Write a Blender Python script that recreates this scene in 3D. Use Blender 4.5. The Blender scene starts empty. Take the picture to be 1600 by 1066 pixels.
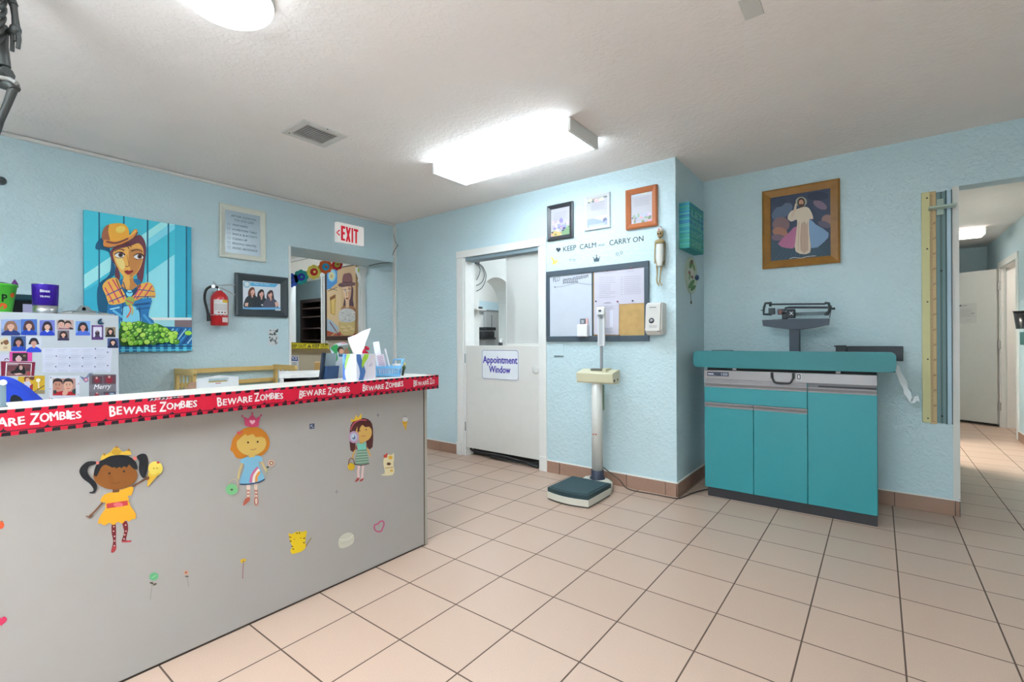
import bpy, bmesh, math, random
from mathutils import Vector, Matrix
random.seed(7)
scene = bpy.context.scene
COL = scene.collection

# ------------------------------------------------------------------ camera
FOC, CYC, CXC, HC = 742.0, 533.3, 800.0, 1.145
YAW, ROLL = math.radians(37.68), math.radians(-0.28)
FW = Vector((-math.sin(YAW), math.cos(YAW), 0))
_r0 = Vector((math.cos(YAW), math.sin(YAW), 0)); _u0 = Vector((0, 0, 1))
RT = _r0 * math.cos(ROLL) + _u0 * math.sin(ROLL)
UP = _u0 * math.cos(ROLL) - _r0 * math.sin(ROLL)
CP = Vector((0, 0, HC))
cam_data = bpy.data.cameras.new('camera')
cam = bpy.data.objects.new('camera', cam_data); COL.objects.link(cam)
cam_data.sensor_width = 36.0
cam_data.lens = FOC / 1600 * 36.0
cam_data.shift_y = 0.3 / 1600
cam_data.clip_start = 0.02
cam.matrix_world = Matrix(((RT.x, UP.x, -FW.x, CP.x), (RT.y, UP.y, -FW.y, CP.y), (RT.z, UP.z, -FW.z, CP.z), (0, 0, 0, 1)))
scene.camera = cam

# ------------------------------------------------------------------ world, exposure
world = bpy.data.worlds.new('world'); scene.world = world
world.use_nodes = True
world.node_tree.nodes['Background'].inputs[0].default_value = (0.8, 0.88, 1.0, 1)
world.node_tree.nodes['Background'].inputs[1].default_value = 0.3
vs = scene.view_settings
scene.display_settings.display_device = 'sRGB'
vs.view_transform = 'Standard'; vs.look = 'None'; vs.gamma = 1.0; vs.exposure = 1.0
vs.use_curve_mapping = False
scene.cycles.use_denoising = True
scene.cycles.max_bounces = 10
scene.cycles.diffuse_bounces = 6

# lamp strengths (the emission of the lamp diffusers, W/m2)
FLUOR, DOME, HALL_LAMP, ADDED_ROOM_LAMP, ADDED_SIDE_LAMP = 10.5, 5.0, 3.0, 11.0, 8.0

# added unseen area light behind the camera, aimed at the ceiling to brighten the room
fl = bpy.data.lights.new('added_bounce_light', 'AREA'); fl.shape = 'DISK'; fl.size = 1.0; fl.energy = 148; fl.color = (0.77, 0.91, 1.0)
flo = bpy.data.objects.new('added_bounce_light', fl); COL.objects.link(flo); flo.location = (-0.8, -1.5, 1.5); fl.spread = math.radians(150); flo.rotation_euler = (math.radians(180), 0, 0)

# ------------------------------------------------------------------ helpers: rays onto the real planes of the room
def ray(u, v): return FW + RT * ((u - CXC) / FOC) + UP * ((CYC - v) / FOC)
def onX(u, v, x): d = ray(u, v); return CP + d * (x / d.x)
def onY(u, v, y): d = ray(u, v); return CP + d * (y / d.y)
def onZ(u, v, z): d = ray(u, v); return CP + d * ((z - HC) / d.z)
XL, YD, XS, YR, ZC = -4.379, 3.483, -1.173, 4.185, 2.488
XP, XT = -2.02, -1.95        # counter panel face, ledge front edge

# ------------------------------------------------------------------ materials
def lin(c):
    c = c / 255.0
    return c / 12.92 if c <= 0.04045 else ((c + 0.055) / 1.055) ** 2.4
def rgb(c): return (lin(c[0]), lin(c[1]), lin(c[2]), 1.0)
MATS = {}
def mat(c, rough=0.55, metal=0.0, noise=0.04, name=None, spec=0.5, emit=None, estr=0.0, alpha=1.0, bump=0.0, bscale=60.0, coat=0.0):
    key = (tuple(c), rough, metal, noise, name, spec, emit, estr, alpha, bump, bscale, coat)
    if key in MATS: return MATS[key]
    m = bpy.data.materials.new(name or 'paint_%02x%02x%02x' % tuple(int(x) for x in c))
    m.use_nodes = True
    nt = m.node_tree; N = nt.nodes; b = N['Principled BSDF']
    b.inputs['Roughness'].default_value = rough
    b.inputs['Metallic'].default_value = metal
    b.inputs['Specular IOR Level'].default_value = spec
    b.inputs['Coat Weight'].default_value = coat
    col = rgb(c)
    if noise > 0:
        tc = N.new('ShaderNodeTexCoord'); nz = N.new('ShaderNodeTexNoise')
        nz.inputs['Scale'].default_value = 14.0; nz.inputs['Detail'].default_value = 3.0
        nt.links.new(tc.outputs['Object'], nz.inputs['Vector'])
        mx = N.new('ShaderNodeMix'); mx.data_type = 'RGBA'
        mx.inputs[6].default_value = tuple(x * (1 - noise) for x in col[:3]) + (1,)
        mx.inputs[7].default_value = tuple(min(1, x * (1 + noise)) for x in col[:3]) + (1,)
        nt.links.new(nz.outputs['Fac'], mx.inputs[0]); nt.links.new(mx.outputs[2], b.inputs['Base Color'])
    else:
        b.inputs['Base Color'].default_value = col
    if bump > 0:
        tc2 = N.new('ShaderNodeTexCoord'); n2 = N.new('ShaderNodeTexNoise'); bp = N.new('ShaderNodeBump')
        n2.inputs['Scale'].default_value = bscale; n2.inputs['Detail'].default_value = 2.0
        bp.inputs['Strength'].default_value = bump; bp.inputs['Distance'].default_value = 0.004
        nt.links.new(tc2.outputs['Object'], n2.inputs['Vector'])
        nt.links.new(n2.outputs['Fac'], bp.inputs['Height']); nt.links.new(bp.outputs['Normal'], b.inputs['Normal'])
    if emit:
        b.inputs['Emission Color'].default_value = rgb(emit); b.inputs['Emission Strength'].default_value = estr
    if alpha < 1: b.inputs['Alpha'].default_value = alpha
    MATS[key] = m
    return m

def stucco(c, rough, scale, strength, name, spec=0.4, dist=0.004):
    """painted wall with a trowelled, knocked-down plaster relief"""
    m = bpy.data.materials.new(name); m.use_nodes = True
    nt = m.node_tree; N = nt.nodes; b = N['Principled BSDF']
    b.inputs['Roughness'].default_value = rough; b.inputs['Specular IOR Level'].default_value = spec
    geo = N.new('ShaderNodeNewGeometry')
    n1 = N.new('ShaderNodeTexNoise'); n1.inputs['Scale'].default_value = scale; n1.inputs['Detail'].default_value = 4; n1.inputs['Roughness'].default_value = 0.55; n1.inputs['Distortion'].default_value = 0.6
    n2 = N.new('ShaderNodeTexNoise'); n2.inputs['Scale'].default_value = scale * 0.12
    nt.links.new(geo.outputs['Position'], n1.inputs['Vector']); nt.links.new(geo.outputs['Position'], n2.inputs['Vector'])
    rp = N.new('ShaderNodeValToRGB'); rp.color_ramp.elements[0].position = 0.38; rp.color_ramp.elements[1].position = 0.62
    nt.links.new(n1.outputs['Fac'], rp.inputs['Fac'])
    bp = N.new('ShaderNodeBump'); bp.inputs['Strength'].default_value = strength; bp.inputs['Distance'].default_value = dist
    nt.links.new(rp.outputs['Color'], bp.inputs['Height']); nt.links.new(bp.outputs['Normal'], b.inputs['Normal'])
    mx = N.new('ShaderNodeMix'); mx.data_type = 'RGBA'; col = rgb(c)
    mx.inputs[6].default_value = tuple(x * 0.97 for x in col[:3]) + (1,); mx.inputs[7].default_value = tuple(x * 1.03 for x in col[:3]) + (1,)
    nt.links.new(n2.outputs['Fac'], mx.inputs[0]); nt.links.new(mx.outputs[2], b.inputs['Base Color'])
    return m

def tile_floor():
    m = bpy.data.materials.new('beige_floor_tile'); m.use_nodes = True
    nt = m.node_tree; N = nt.nodes; b = N['Principled BSDF']
    geo = N.new('ShaderNodeNewGeometry'); mp = N.new('ShaderNodeMapping')
    S = 0.3062
    mp.inputs['Location'].default_value = (1.7672 + 20 * S, -1.4834 + 30 * S, 0)
    nt.links.new(geo.outputs['Position'], mp.inputs['Vector'])
    br = N.new('ShaderNodeTexBrick'); br.offset = 0.0; br.squash = 1.0
    br.inputs['Scale'].default_value = 1.0; br.inputs['Brick Width'].default_value = S; br.inputs['Row Height'].default_value = S
    br.inputs['Mortar Size'].default_value = 0.0031; br.inputs['Mortar Smooth'].default_value = 0.15; br.inputs['Bias'].default_value = 0.0
    br.inputs['Color1'].default_value = rgb((196, 169, 151)); br.inputs['Color2'].default_value = rgb((191, 164, 146)); br.inputs['Mortar'].default_value = rgb((92, 74, 62))
    nt.links.new(mp.outputs['Vector'], br.inputs['Vector'])
    nz = N.new('ShaderNodeTexNoise'); nz.inputs['Scale'].default_value = 260; nz.inputs['Detail'].default_value = 2
    nt.links.new(geo.outputs['Position'], nz.inputs['Vector'])
    rp = N.new('ShaderNodeMapRange'); rp.inputs[1].default_value = 0.3; rp.inputs[2].default_value = 0.7; rp.inputs[3].default_value = 0.92; rp.inputs[4].default_value = 1.06
    nt.links.new(nz.outputs['Fac'], rp.inputs[0])
    mx = N.new('ShaderNodeMix'); mx.data_type = 'RGBA'; mx.blend_type = 'MULTIPLY'; mx.inputs[0].default_value = 1.0
    nt.links.new(br.outputs['Color'], mx.inputs[6]); nt.links.new(rp.outputs[0], mx.inputs[7])
    nt.links.new(mx.outputs[2], b.inputs['Base Color'])
    ro = N.new('ShaderNodeMapRange'); ro.inputs[3].default_value = 0.34; ro.inputs[4].default_value = 0.8
    nt.links.new(br.outputs['Fac'], ro.inputs[0]); nt.links.new(ro.outputs[0], b.inputs['Roughness'])
    bp = N.new('ShaderNodeBump'); bp.inputs['Strength'].default_value = 0.5; bp.inputs['Distance'].default_value = 0.002; bp.invert = True
    nt.links.new(br.outputs['Fac'], bp.inputs['Height']); nt.links.new(bp.outputs['Normal'], b.inputs['Normal'])
    b.inputs['Specular IOR Level'].default_value = 0.45
    return m

def clear(c, alpha_mix, rough=0.05, name='clear_plastic'):
    """thin clear sheet: mostly see-through with a faint tint and gloss"""
    m = bpy.data.materials.new(name); m.use_nodes = True
    nt = m.node_tree; N = nt.nodes; out = N['Material Output']; b = N['Principled BSDF']
    b.inputs['Base Color'].default_value = rgb(c); b.inputs['Roughness'].default_value = rough
    tr = N.new('ShaderNodeBsdfTransparent'); mx = N.new('ShaderNodeMixShader'); mx.inputs[0].default_value = alpha_mix
    nt.links.new(tr.outputs[0], mx.inputs[1]); nt.links.new(b.outputs[0], mx.inputs[2]); nt.links.new(mx.outputs[0], out.inputs['Surface'])
    return m

WALL = stucco((194, 215, 221), 0.42, 42, 0.55, 'light_blue_wall_paint', spec=0.45)
CEIL = stucco((238, 231, 227), 0.8, 36, 0.3, 'white_ceiling_texture', spec=0.2)
FLOOR = tile_floor()
WHITE = mat((228, 226, 222), 0.45, name='white_paint')
OFFW = mat((216, 214, 210), 0.5, name='off_white')
GREYW = mat((216, 213, 208), 0.5, name='grey_white')
BASE = mat((158, 124, 106), 0.45, noise=0.1, name='brown_baseboard_tile')
BLACK = mat((24, 25, 27), 0.45, name='black')
DARK = mat((45, 50, 56), 0.45, name='charcoal')
ALU = mat((158, 153, 154), 0.36, metal=0.6, name='brushed_aluminium')
CHROME = mat((200, 202, 205), 0.2, metal=1.0, name='chrome')
def P(*c, **k): return mat(c, **k)

# ------------------------------------------------------------------ mesh builders
def smooth_closed(pts, k=4):
    n = len(pts); out = []
    for i in range(n):
        p0, p1, p2, p3 = pts[(i - 1) % n], pts[i], pts[(i + 1) % n], pts[(i + 2) % n]
        for j in range(k):
            t = j / k; t2 = t * t; t3 = t2 * t
            out.append(tuple(0.5 * ((2 * p1[a]) + (-p0[a] + p2[a]) * t + (2 * p0[a] - 5 * p1[a] + 4 * p2[a] - p3[a]) * t2 + (-p0[a] + 3 * p1[a] - 3 * p2[a] + p3[a]) * t3) for a in (0, 1)))
    return out
def smooth_open(pts, k=5):
    q = [pts[0]] + list(pts) + [pts[-1]]; out = []
    for i in range(1, len(q) - 2):
        p0, p1, p2, p3 = q[i - 1], q[i], q[i + 1], q[i + 2]
        for j in range(k):
            t = j / k; t2 = t * t; t3 = t2 * t
            out.append(tuple(0.5 * ((2 * p1[a]) + (-p0[a] + p2[a]) * t + (2 * p0[a] - 5 * p1[a] + 4 * p2[a] - p3[a]) * t2 + (-p0[a] + 3 * p1[a] - 3 * p2[a] + p3[a]) * t3) for a in range(len(p1))))
    out.append(tuple(pts[-1])); return out
def clip_poly(poly, box):
    a0, b0, a1, b1 = box
    def cl(ps, f, inter):
        r = []
        for i in range(len(ps)):
            p, q = ps[i], ps[(i + 1) % len(ps)]
            if f(p):
                r.append(p)
                if not f(q): r.append(inter(p, q))
            elif f(q): r.append(inter(p, q))
        return r
    for ax, lim, sg in ((0, a0, 1), (0, a1, -1), (1, b0, 1), (1, b1, -1)):
        if not poly: return []
        def inter(p, q):
            t = (lim - p[ax]) / (q[ax] - p[ax]); return (p[0] + t * (q[0] - p[0]), p[1] + t * (q[1] - p[1]))
        poly = cl(poly, lambda p: (p[ax] - lim) * sg >= 0, inter)
    return poly

_txt = {}
def text_mesh(s, bold=0.0, shear=0.0, spacing=1.0):
    key = (s, bold, shear, spacing)
    if key in _txt: return _txt[key]
    cu = bpy.data.curves.new('lettering', 'FONT'); cu.body = s; cu.size = 1.0; cu.resolution_u = 2; cu.offset = bold; cu.shear = shear; cu.space_character = spacing
    ob = bpy.data.objects.new('lettering', cu); COL.objects.link(ob)
    dg = bpy.context.evaluated_depsgraph_get(); me = bpy.data.meshes.new_from_object(ob.evaluated_get(dg))
    V = [(v.co.x, v.co.y) for v in me.vertices]; F = [tuple(p.vertices) for p in me.polygons]
    bpy.data.objects.remove(ob); bpy.data.curves.remove(cu); bpy.data.meshes.remove(me)
    _txt[key] = (V, F); return _txt[key]

class MB:
    """collects shapes and becomes ONE mesh"""
    def __init__(s, m=None): s.v = []; s.f = []; s.fm = []; s.sm = []; s.mats = []; s.cur = m
    def mi(s, m):
        m = m or s.cur
        if m not in s.mats: s.mats.append(m)
        return s.mats.index(m)
    def add(s, V, F, m=None, smooth=False):
        o = len(s.v); s.v += [tuple(p) for p in V]; k = s.mi(m)
        for f in F: s.f.append(tuple(i + o for i in f)); s.fm.append(k); s.sm.append(smooth)
        return s
    def box(s, x0, x1, y0, y1, z0, z1, m=None, bev=0.0, rot=None, seg=2):
        x0, x1 = min(x0, x1), max(x0, x1); y0, y1 = min(y0, y1), max(y0, y1); z0, z1 = min(z0, z1), max(z0, z1)
        if bev > 0:
            bm = bmesh.new(); bmesh.ops.create_cube(bm, size=1)
            bmesh.ops.scale(bm, vec=(x1 - x0, y1 - y0, z1 - z0), verts=bm.verts)
            bev = min(bev, 0.49 * min(x1 - x0, y1 - y0, z1 - z0))
            bmesh.ops.bevel(bm, geom=bm.edges[:], offset=bev, segments=seg, affect='EDGES', profile=0.5)
            bm.verts.index_update()
            c = Vector(((x0 + x1) / 2, (y0 + y1) / 2, (z0 + z1) / 2))
            V = [v.co.copy() for v in bm.verts]; F = [[v.index for v in f.verts] for f in bm.faces]; bm.free()
            if rot: V = [rot @ v for v in V]
            return s.add([v + c for v in V], F, m)
        V = [(x0, y0, z0), (x1, y0, z0), (x1, y1, z0), (x0, y1, z0), (x0, y0, z1), (x1, y0, z1), (x1, y1, z1), (x0, y1, z1)]
        if rot:
            c = Vector(((x0 + x1) / 2, (y0 + y1) / 2, (z0 + z1) / 2)); V = [rot @ (Vector(p) - c) + c for p in V]
        return s.add(V, [(0, 3, 2, 1), (4, 5, 6, 7), (0, 1, 5, 4), (1, 2, 6, 5), (2, 3, 7, 6), (3, 0, 4, 7)], m)
    def tube(s, pts, r, m=None, n=8, closed=False, cap=True):
        pts = [Vector(p) for p in pts]; R = r if isinstance(r, (list, tuple)) else [r] * len(pts)
        V = []; F = []; prev = None; L = len(pts)
        for i, p in enumerate(pts):
            if closed: t = pts[(i + 1) % L] - pts[i - 1]
            else: t = pts[min(i + 1, L - 1)] - pts[max(i - 1, 0)]
            if t.length < 1e-9: t = Vector((0, 0, 1))
            t.normalize()
            if prev is None:
                a = Vector((0, 0, 1)) if abs(t.z) < 0.9 else Vector((1, 0, 0))
                u = t.cross(a).normalized()
            else:
                u = (prev - t * prev.dot(t))
                u = u.normalized() if u.length > 1e-6 else t.orthogonal().normalized()
            prev = u; w = t.cross(u)
            for k in range(n):
                a = 2 * math.pi * k / n; V.append(p + (u * math.cos(a) + w * math.sin(a)) * R[i])
        for i in range(L if closed else L - 1):
            j = (i + 1) % L
            for k in range(n):
                F.append((i * n + k, i * n + (k + 1) % n, j * n + (k + 1) % n, j * n + k))
        s.add(V, F, m, True)
        if cap and not closed: s.add(V[:n], [tuple(reversed(range(n)))], m); s.add(V[-n:], [tuple(range(n))], m)
        return s
    def cyl(s, p0, p1, r, m=None, n=20, r2=None): return s.tube([p0, p1], [r, r if r2 is None else r2], m, n)
    def lathe(s, prof, c, m=None, n=28, sx=1.0, sy=1.0, rot=None):
        """profile of (radius, z) revolved about z through c"""
        V = []; F = []
        for (r, z) in prof:
            for k in range(n):
                a = 2 * math.pi * k / n; p = Vector((r * math.cos(a) * sx, r * math.sin(a) * sy, z))
                if rot: p = rot @ p
                V.append(p + Vector(c))
        for i in range(len(prof) - 1):
            for k in range(n): F.append((i * n + k, i * n + (k + 1) % n, (i + 1) * n + (k + 1) % n, (i + 1) * n + k))
        if prof[0][0] > 1e-6: F.append(tuple(reversed(range(n))))
        if prof[-1][0] > 1e-6: F.append(tuple(range((len(prof) - 1) * n, len(prof) * n)))
        return s.add(V, F, m, True)
    def ball(s, c, rx, ry=None, rz=None, m=None, n=14, rot=None):
        ry = ry or rx; rz = rz or rx; k = max(6, n // 2)
        prof = [(max(1e-5, math.sin(math.pi * i / k)), -math.cos(math.pi * i / k)) for i in range(k + 1)]
        V = []; F = []
        for (r, z) in prof:
            for j in range(n):
                a = 2 * math.pi * j / n; p = Vector((r * math.cos(a) * rx, r * math.sin(a) * ry, z * rz))
                if rot: p = rot @ p
                V.append(p + Vector(c))
        for i in range(k):
            for j in range(n): F.append((i * n + j, i * n + (j + 1) % n, (i + 1) * n + (j + 1) % n, (i + 1) * n + j))
        return s.add(V, F, m, True)
    def prism(s, pts, ax, a0, a1, m=None, smooth=False):
        """2D outline extruded along axis ax ('x': pts=(y,z), 'y': pts=(x,z), 'z': pts=(x,y))"""
        def mk(p, a): return (a, p[0], p[1]) if ax == 'x' else (p[0], a, p[1]) if ax == 'y' else (p[0], p[1], a)
        n = len(pts); V = [mk(p, a0) for p in pts] + [mk(p, a1) for p in pts]
        s.add(V, [(i, (i + 1) % n, n + (i + 1) % n, n + i) for i in range(n)], m, smooth)
        s.add(V[:n], [tuple(range(n))], m); s.add(V[n:], [tuple(range(n))], m)
        return s
    def quad(s, a, b, c, d, m=None): return s.add([a, b, c, d], [(0, 1, 2, 3)], m)
    def mesh(s, name, off=Vector((0, 0, 0))):
        me = bpy.data.meshes.new(name)
        me.from_pydata([(p[0] - off.x, p[1] - off.y, p[2] - off.z) for p in s.v], [], s.f)
        for m in s.mats: me.materials.append(m)
        me.polygons.foreach_set('material_index', s.fm); me.polygons.foreach_set('use_smooth', s.sm)
        me.update(); return me
    def base(s):
        xs = [p[0] for p in s.v]; ys = [p[1] for p in s.v]; zs = [p[2] for p in s.v]
        return Vector(((min(xs) + max(xs)) / 2, (min(ys) + max(ys)) / 2, min(zs)))

class Flat(MB):
    """flat artwork lying on a plane: axis 'X' (faces +X) or 'Y' (faces -Y); layers are a fraction of a millimetre apart.
    crop = (x0, y0, scale): coordinates are given in an enlargement of the photograph and carried onto the plane"""
    STEP = 0.00012
    def __init__(s, ax, c, off=0.0, crop=(0, 0, 1.0), clip=None):
        MB.__init__(s); s.ax = ax; s.c = c; s.d = off; s.crop = crop; s.clip = clip; s.lift = True
    def at(s, p):
        u = s.crop[0] + p[0] / s.crop[2]; v = s.crop[1] + p[1] / s.crop[2]
        q = onX(u, v, s.c) if s.ax == 'X' else onY(u, v, s.c)
        return (q.y, q.z) if s.ax == 'X' else (q.x, q.z)
    def w(s, p, d): return (s.c + d, p[0], p[1]) if s.ax == 'X' else (p[0], s.c - d, p[1])
    def raw(s, pts, m):
        if s.clip: pts = clip_poly(pts, s.clip)
        q = []
        for p in pts:
            if not q or abs(p[0] - q[-1][0]) + abs(p[1] - q[-1][1]) > 1e-6: q.append(p)
        if len(q) < 3: return s
        if s.lift: s.d += s.STEP
        return s.add([s.w(p, s.d) for p in q], [tuple(range(len(q)))], m)
    def poly(s, pts, m, sm=0):
        if sm: pts = smooth_closed(pts, sm)
        return s.raw([s.at(p) for p in pts], m)
    def rect(s, x0, y0, x1, y1, m): return s.poly([(x0, y0), (x1, y0), (x1, y1), (x0, y1)], m)
    def ell(s, cx, cy, rx, ry, m, n=20, rot=0.0):
        c, k = math.cos(rot), math.sin(rot); P_ = []
        for i in range(n):
            a = 2 * math.pi * i / n; x, y = rx * math.cos(a), ry * math.sin(a); P_.append((cx + x * c - y * k, cy + x * k + y * c))
        return s.poly(P_, m)
    def line(s, pts, w, m, sm=0):
        if sm: pts = smooth_open(pts, sm)
        L = []; R = []; W = w if isinstance(w, (list, tuple)) else [w] * len(pts)
        if len(W) != len(pts): W = [W[0] + (W[-1] - W[0]) * i / (len(pts) - 1) for i in range(len(pts))]
        for i, p in enumerate(pts):
            a = pts[max(i - 1, 0)]; b = pts[min(i + 1, len(pts) - 1)]
            dx, dy = b[0] - a[0], b[1] - a[1]; l = math.hypot(dx, dy) or 1
            nx, ny = -dy / l * W[i] / 2, dx / l * W[i] / 2; L.append((p[0] + nx, p[1] + ny)); R.append((p[0] - nx, p[1] - ny))
        if s.lift: s.d += s.STEP
        l0 = s.lift; s.lift = False
        for i in range(len(pts) - 1): s.raw([s.at(q) for q in (L[i], L[i + 1], R[i + 1], R[i])], m)
        s.lift = l0; return s
    def text(s, t, a0, b0, a1, h, m, bold=0.0, shear=0.0, rot=0.0, jit=None, mir=False, spacing=1.0):
        """text filling plane coordinates from a0 to a1 (metres) with letter height h, baseline b0"""
        V, F = text_mesh(t, 0.0, shear, spacing)
        if not V: return s
        x0 = min(p[0] for p in V); x1 = max(p[0] for p in V); y0 = 0.0; y1 = max(p[1] for p in text_mesh('H')[0])
        sx = (a1 - a0) / (x1 - x0); sy = h / (y1 - y0); c, k = math.cos(rot), math.sin(rot)
        if s.lift: s.d += s.STEP
        for n, (ox, oy) in enumerate([(0, 0)] if bold <= 0 else [(-1, 0), (1, 0), (0, .6), (0, -.6)]):
            Q = []
            for (x, y) in V:
                x, y = (x - x0 + ox * bold) * sx, (y - y0 + oy * bold) * sy; Q.append(s.w((a0 + x * c - y * k, b0 + x * k + y * c), s.d + n * .00001))
            s.add(Q, F, m)
        return s
    def textpx(s, t, p0, p1, hpx, m, **k):
        """text whose baseline runs from p0 to p1 in crop coordinates, letters hpx tall there"""
        a = s.at(p0); b = s.at(p1); top = s.at((p0[0], p0[1] - hpx))
        L = math.hypot(b[0] - a[0], b[1] - a[1])
        return s.text(t, a[0], a[1], a[0] + L, top[1] - a[1], m, rot=math.atan2(b[1] - a[1], b[0] - a[0]), **k)
    def sheet(s, pts, m, th=0.0008, edge=None):
        """paper or card with a real thickness under the artwork"""
        q = [s.at(p) for p in pts]; n = len(q); d0 = s.d; s.d += th
        V = [s.w(p, d0) for p in q] + [s.w(p, s.d) for p in q]
        s.add(V, [(i, (i + 1) % n, n + (i + 1) % n, n + i) for i in range(n)], edge or m); s.add(V[n:], [tuple(range(n))], m); s.add(V[:n], [tuple(range(n))], m)
        return s

# ------------------------------------------------------------------ objects
ORG = {}
def thing(name, label, cat, loc=(0, 0, 0), group=None):
    o = bpy.data.objects.new(name, None); COL.objects.link(o); o.empty_display_size = 0.05
    o.location = loc; o['label'] = label; o['category'] = cat
    if group: o['group'] = group
    ORG[o.name] = Vector(loc); return o
def part(name, b, parent, label=None):
    off = ORG[parent.name]
    o = bpy.data.objects.new(name, b.mesh(name, off)); COL.objects.link(o); o.parent = parent
    ORG[o.name] = off
    if label: o['label'] = label
    return o
def single(name, b, label, cat, group=None):
    off = b.base(); o = bpy.data.objects.new(name, b.mesh(name, off)); COL.objects.link(o)
    o.location = off; ORG[o.name] = off; o['label'] = label; o['category'] = cat
    if group: o['group'] = group
    return o
def struct(name, b, parent=None):
    if parent: return part(name, b, parent)
    o = bpy.data.objects.new(name, b.mesh(name)); COL.objects.link(o); o['kind'] = 'structure'; ORG[o.name] = Vector((0, 0, 0)); return o

# ================================================================== THE SETTING
b = MB(FLOOR); b.box(-9.0, 3.3, -3.2, 10.6, -0.1, 0.0); struct('floor', b)
b = MB(CEIL); b.box(-9.0, 3.3, -3.2, 10.6, ZC, ZC + 0.12); struct('ceiling', b)
# left wall with the wide opening to the next room
LW = XL - 0.50
b = MB(WALL); b.box(LW, XL, -3.2, 2.262, 0, ZC); b.box(LW, XL, 2.262, YD, 2.05, ZC); struct('wall_left', b)
b = MB(WHITE); b.box(XL - 0.02, XL + 0.006, 2.246, 2.266, 0, 2.052); struct('trim_1', b)          # white edge of the opening
# back wall with the half door
b = MB(WALL)
b.box(-5.0, -3.30, YD, YD + 0.13, 0, ZC); b.box(-2.37, XS, YD, YD + 0.13, 0, ZC); b.box(-3.30, -2.37, YD, YD + 0.13, 1.985, ZC)
struct('wall_back', b)
# short return wall and the wall behind the cabinet
b = MB(WALL); b.box(XS - 0.13, XS, YD + 0.13, YR, 0, ZC); struct('wall_return', b)
b = MB(WALL); b.box(XS - 0.13, 0.405, YR, YR + 0.13, 0, ZC); b.box(0.405, 1.25, YR, YR + 0.13, 2.131, ZC); b.box(1.25, 2.2, YR, YR + 0.13, 0, ZC)
struct('wall_right', b)
b = MB(GREYW); b.box(0.379, 0.412, YR - 0.006, YR + 0.13, 0.112, 2.131); struct('trim_2', b)          # white corner edge of the hallway opening
b = MB(WALL); b.box(2.2, 2.32, -3.2, YR + 0.13, 0, ZC); struct('wall_side', b)
b = MB(WALL); b.box(-4.879, 2.32, -3.32, -3.2, 0, ZC); struct('wall_front', b)
# brown tile baseboards with grout joints and a white caulk line on top
def baseboard(name, segs):
    b = MB(BASE)
    for (x0, y0, x1, y1, nx, ny, l0) in segs:
        L = math.hypot(x1 - x0, y1 - y0); dx, dy = (x1 - x0) / L, (y1 - y0) / L
        s = 0.0; first = l0
        while s < L - 1e-4:
            e = min(L, s + (first if first else 0.3062)); first = 0
            ax, ay, bx, by = x0 + dx * s, y0 + dy * s, x0 + dx * (e - 0.004), y0 + dy * (e - 0.004)
            b.box(min(ax, bx, ax + nx * .012, bx + nx * .012), max(ax, bx, ax + nx * .012, bx + nx * .012), min(ay, by, ay + ny * .012, by + ny * .012), max(ay, by, ay + ny * .012, by + ny * .012), 0, 0.098, BASE, 0.002, seg=1)
            s = e
        ex, ey = x0 + nx * .009, y0 + ny * .009; fx, fy = x1 + nx * .009, y1 + ny * .009
        b.box(min(x0, ex, fx), max(x1, ex, fx), min(y0, ey, fy), max(y1, ey, fy), 0.098, 0.106, WHITE)
        b.box(min(x0, ex - nx * .003, fx - nx * .003), max(x1, ex - nx * .003, fx - nx * .003), min(y0, ey - ny * .003, fy - ny * .003), max(y1, ey - ny * .003, fy - ny * .003), 0, 0.098, P(96, 78, 68))
    struct(name, b)
baseboard('baseboard_back', [(-4.35, YD, -3.39, YD, 0, -1, 0.1), (-2.30, YD, XS + 0.012, YD, 0, -1, 0.13)])
baseboard('baseboard_return', [(XS, YD - 0.012, XS, YR, 1, 0, 0.3)])
baseboard('baseboard_right', [(XS + 0.012, YR, 0.412, YR, 0, -1, 0.02)])
baseboard('baseboard_left', [(XL, -3.0, XL, 2.24, 1, 0, 0.3)])
# surface conduit: white strip under the ceiling on the left wall and down the corner
b = MB(OFFW); b.box(XL, XL + 0.018, -3.2, YD - 0.002, ZC - 0.028, ZC - 0.004, bev=0.003); b.box(XL, XL + 0.021, 1.02, 1.09, ZC - 0.031, ZC - 0.004, bev=0.003); struct('trim_3', b)
b = MB(OFFW); b.box(XL - 0.012, XL + 0.028, YD - 0.022, YD, 0.0, ZC - 0.03, bev=0.004)
b.box(XL - 0.014, XL + 0.034, YD - 0.026, YD, 2.19, 2.27, bev=0.004); struct('trim_4', b)

# door casing, jamb and half door in the back wall
b = MB(WHITE)
b.box(-3.388, -3.30, YD - 0.014, YD, 0, 1.985, bev=0.004); b.box(-2.375, -2.305, YD - 0.014, YD, 0, 1.985, bev=0.004)
b.box(-3.392, -2.301, YD - 0.016, YD, 1.985, 2.055, bev=0.004)
b.box(-3.395, -3.325, YD - 0.020, YD, 0, 0.13, bev=0.004); b.box(-2.375, -2.300, YD - 0.020, YD, 0, 0.13, bev=0.004)
b.box(-3.30, -3.278, YD, YD + 0.13, 0, 1.985); b.box(-2.392, -2.37, YD, YD + 0.13, 0, 1.985)
struct('trim_5', b)
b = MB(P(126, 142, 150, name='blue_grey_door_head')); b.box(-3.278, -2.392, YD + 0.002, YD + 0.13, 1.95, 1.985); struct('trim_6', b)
b = MB(GREYW); b.box(-3.276, -2.385, YD + 0.004, YD + 0.044, 0.085, 1.104, bev=0.004)
door = struct('door_1', b)
b = MB(P(150, 148, 144)); 
for z in (0.93, 0.25): b.cyl((-3.284, YD - 0.002, z), (-3.284, YD - 0.002, z + 0.09), 0.007, CHROME, 10)
struct('door_hinge', b, door)
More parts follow.
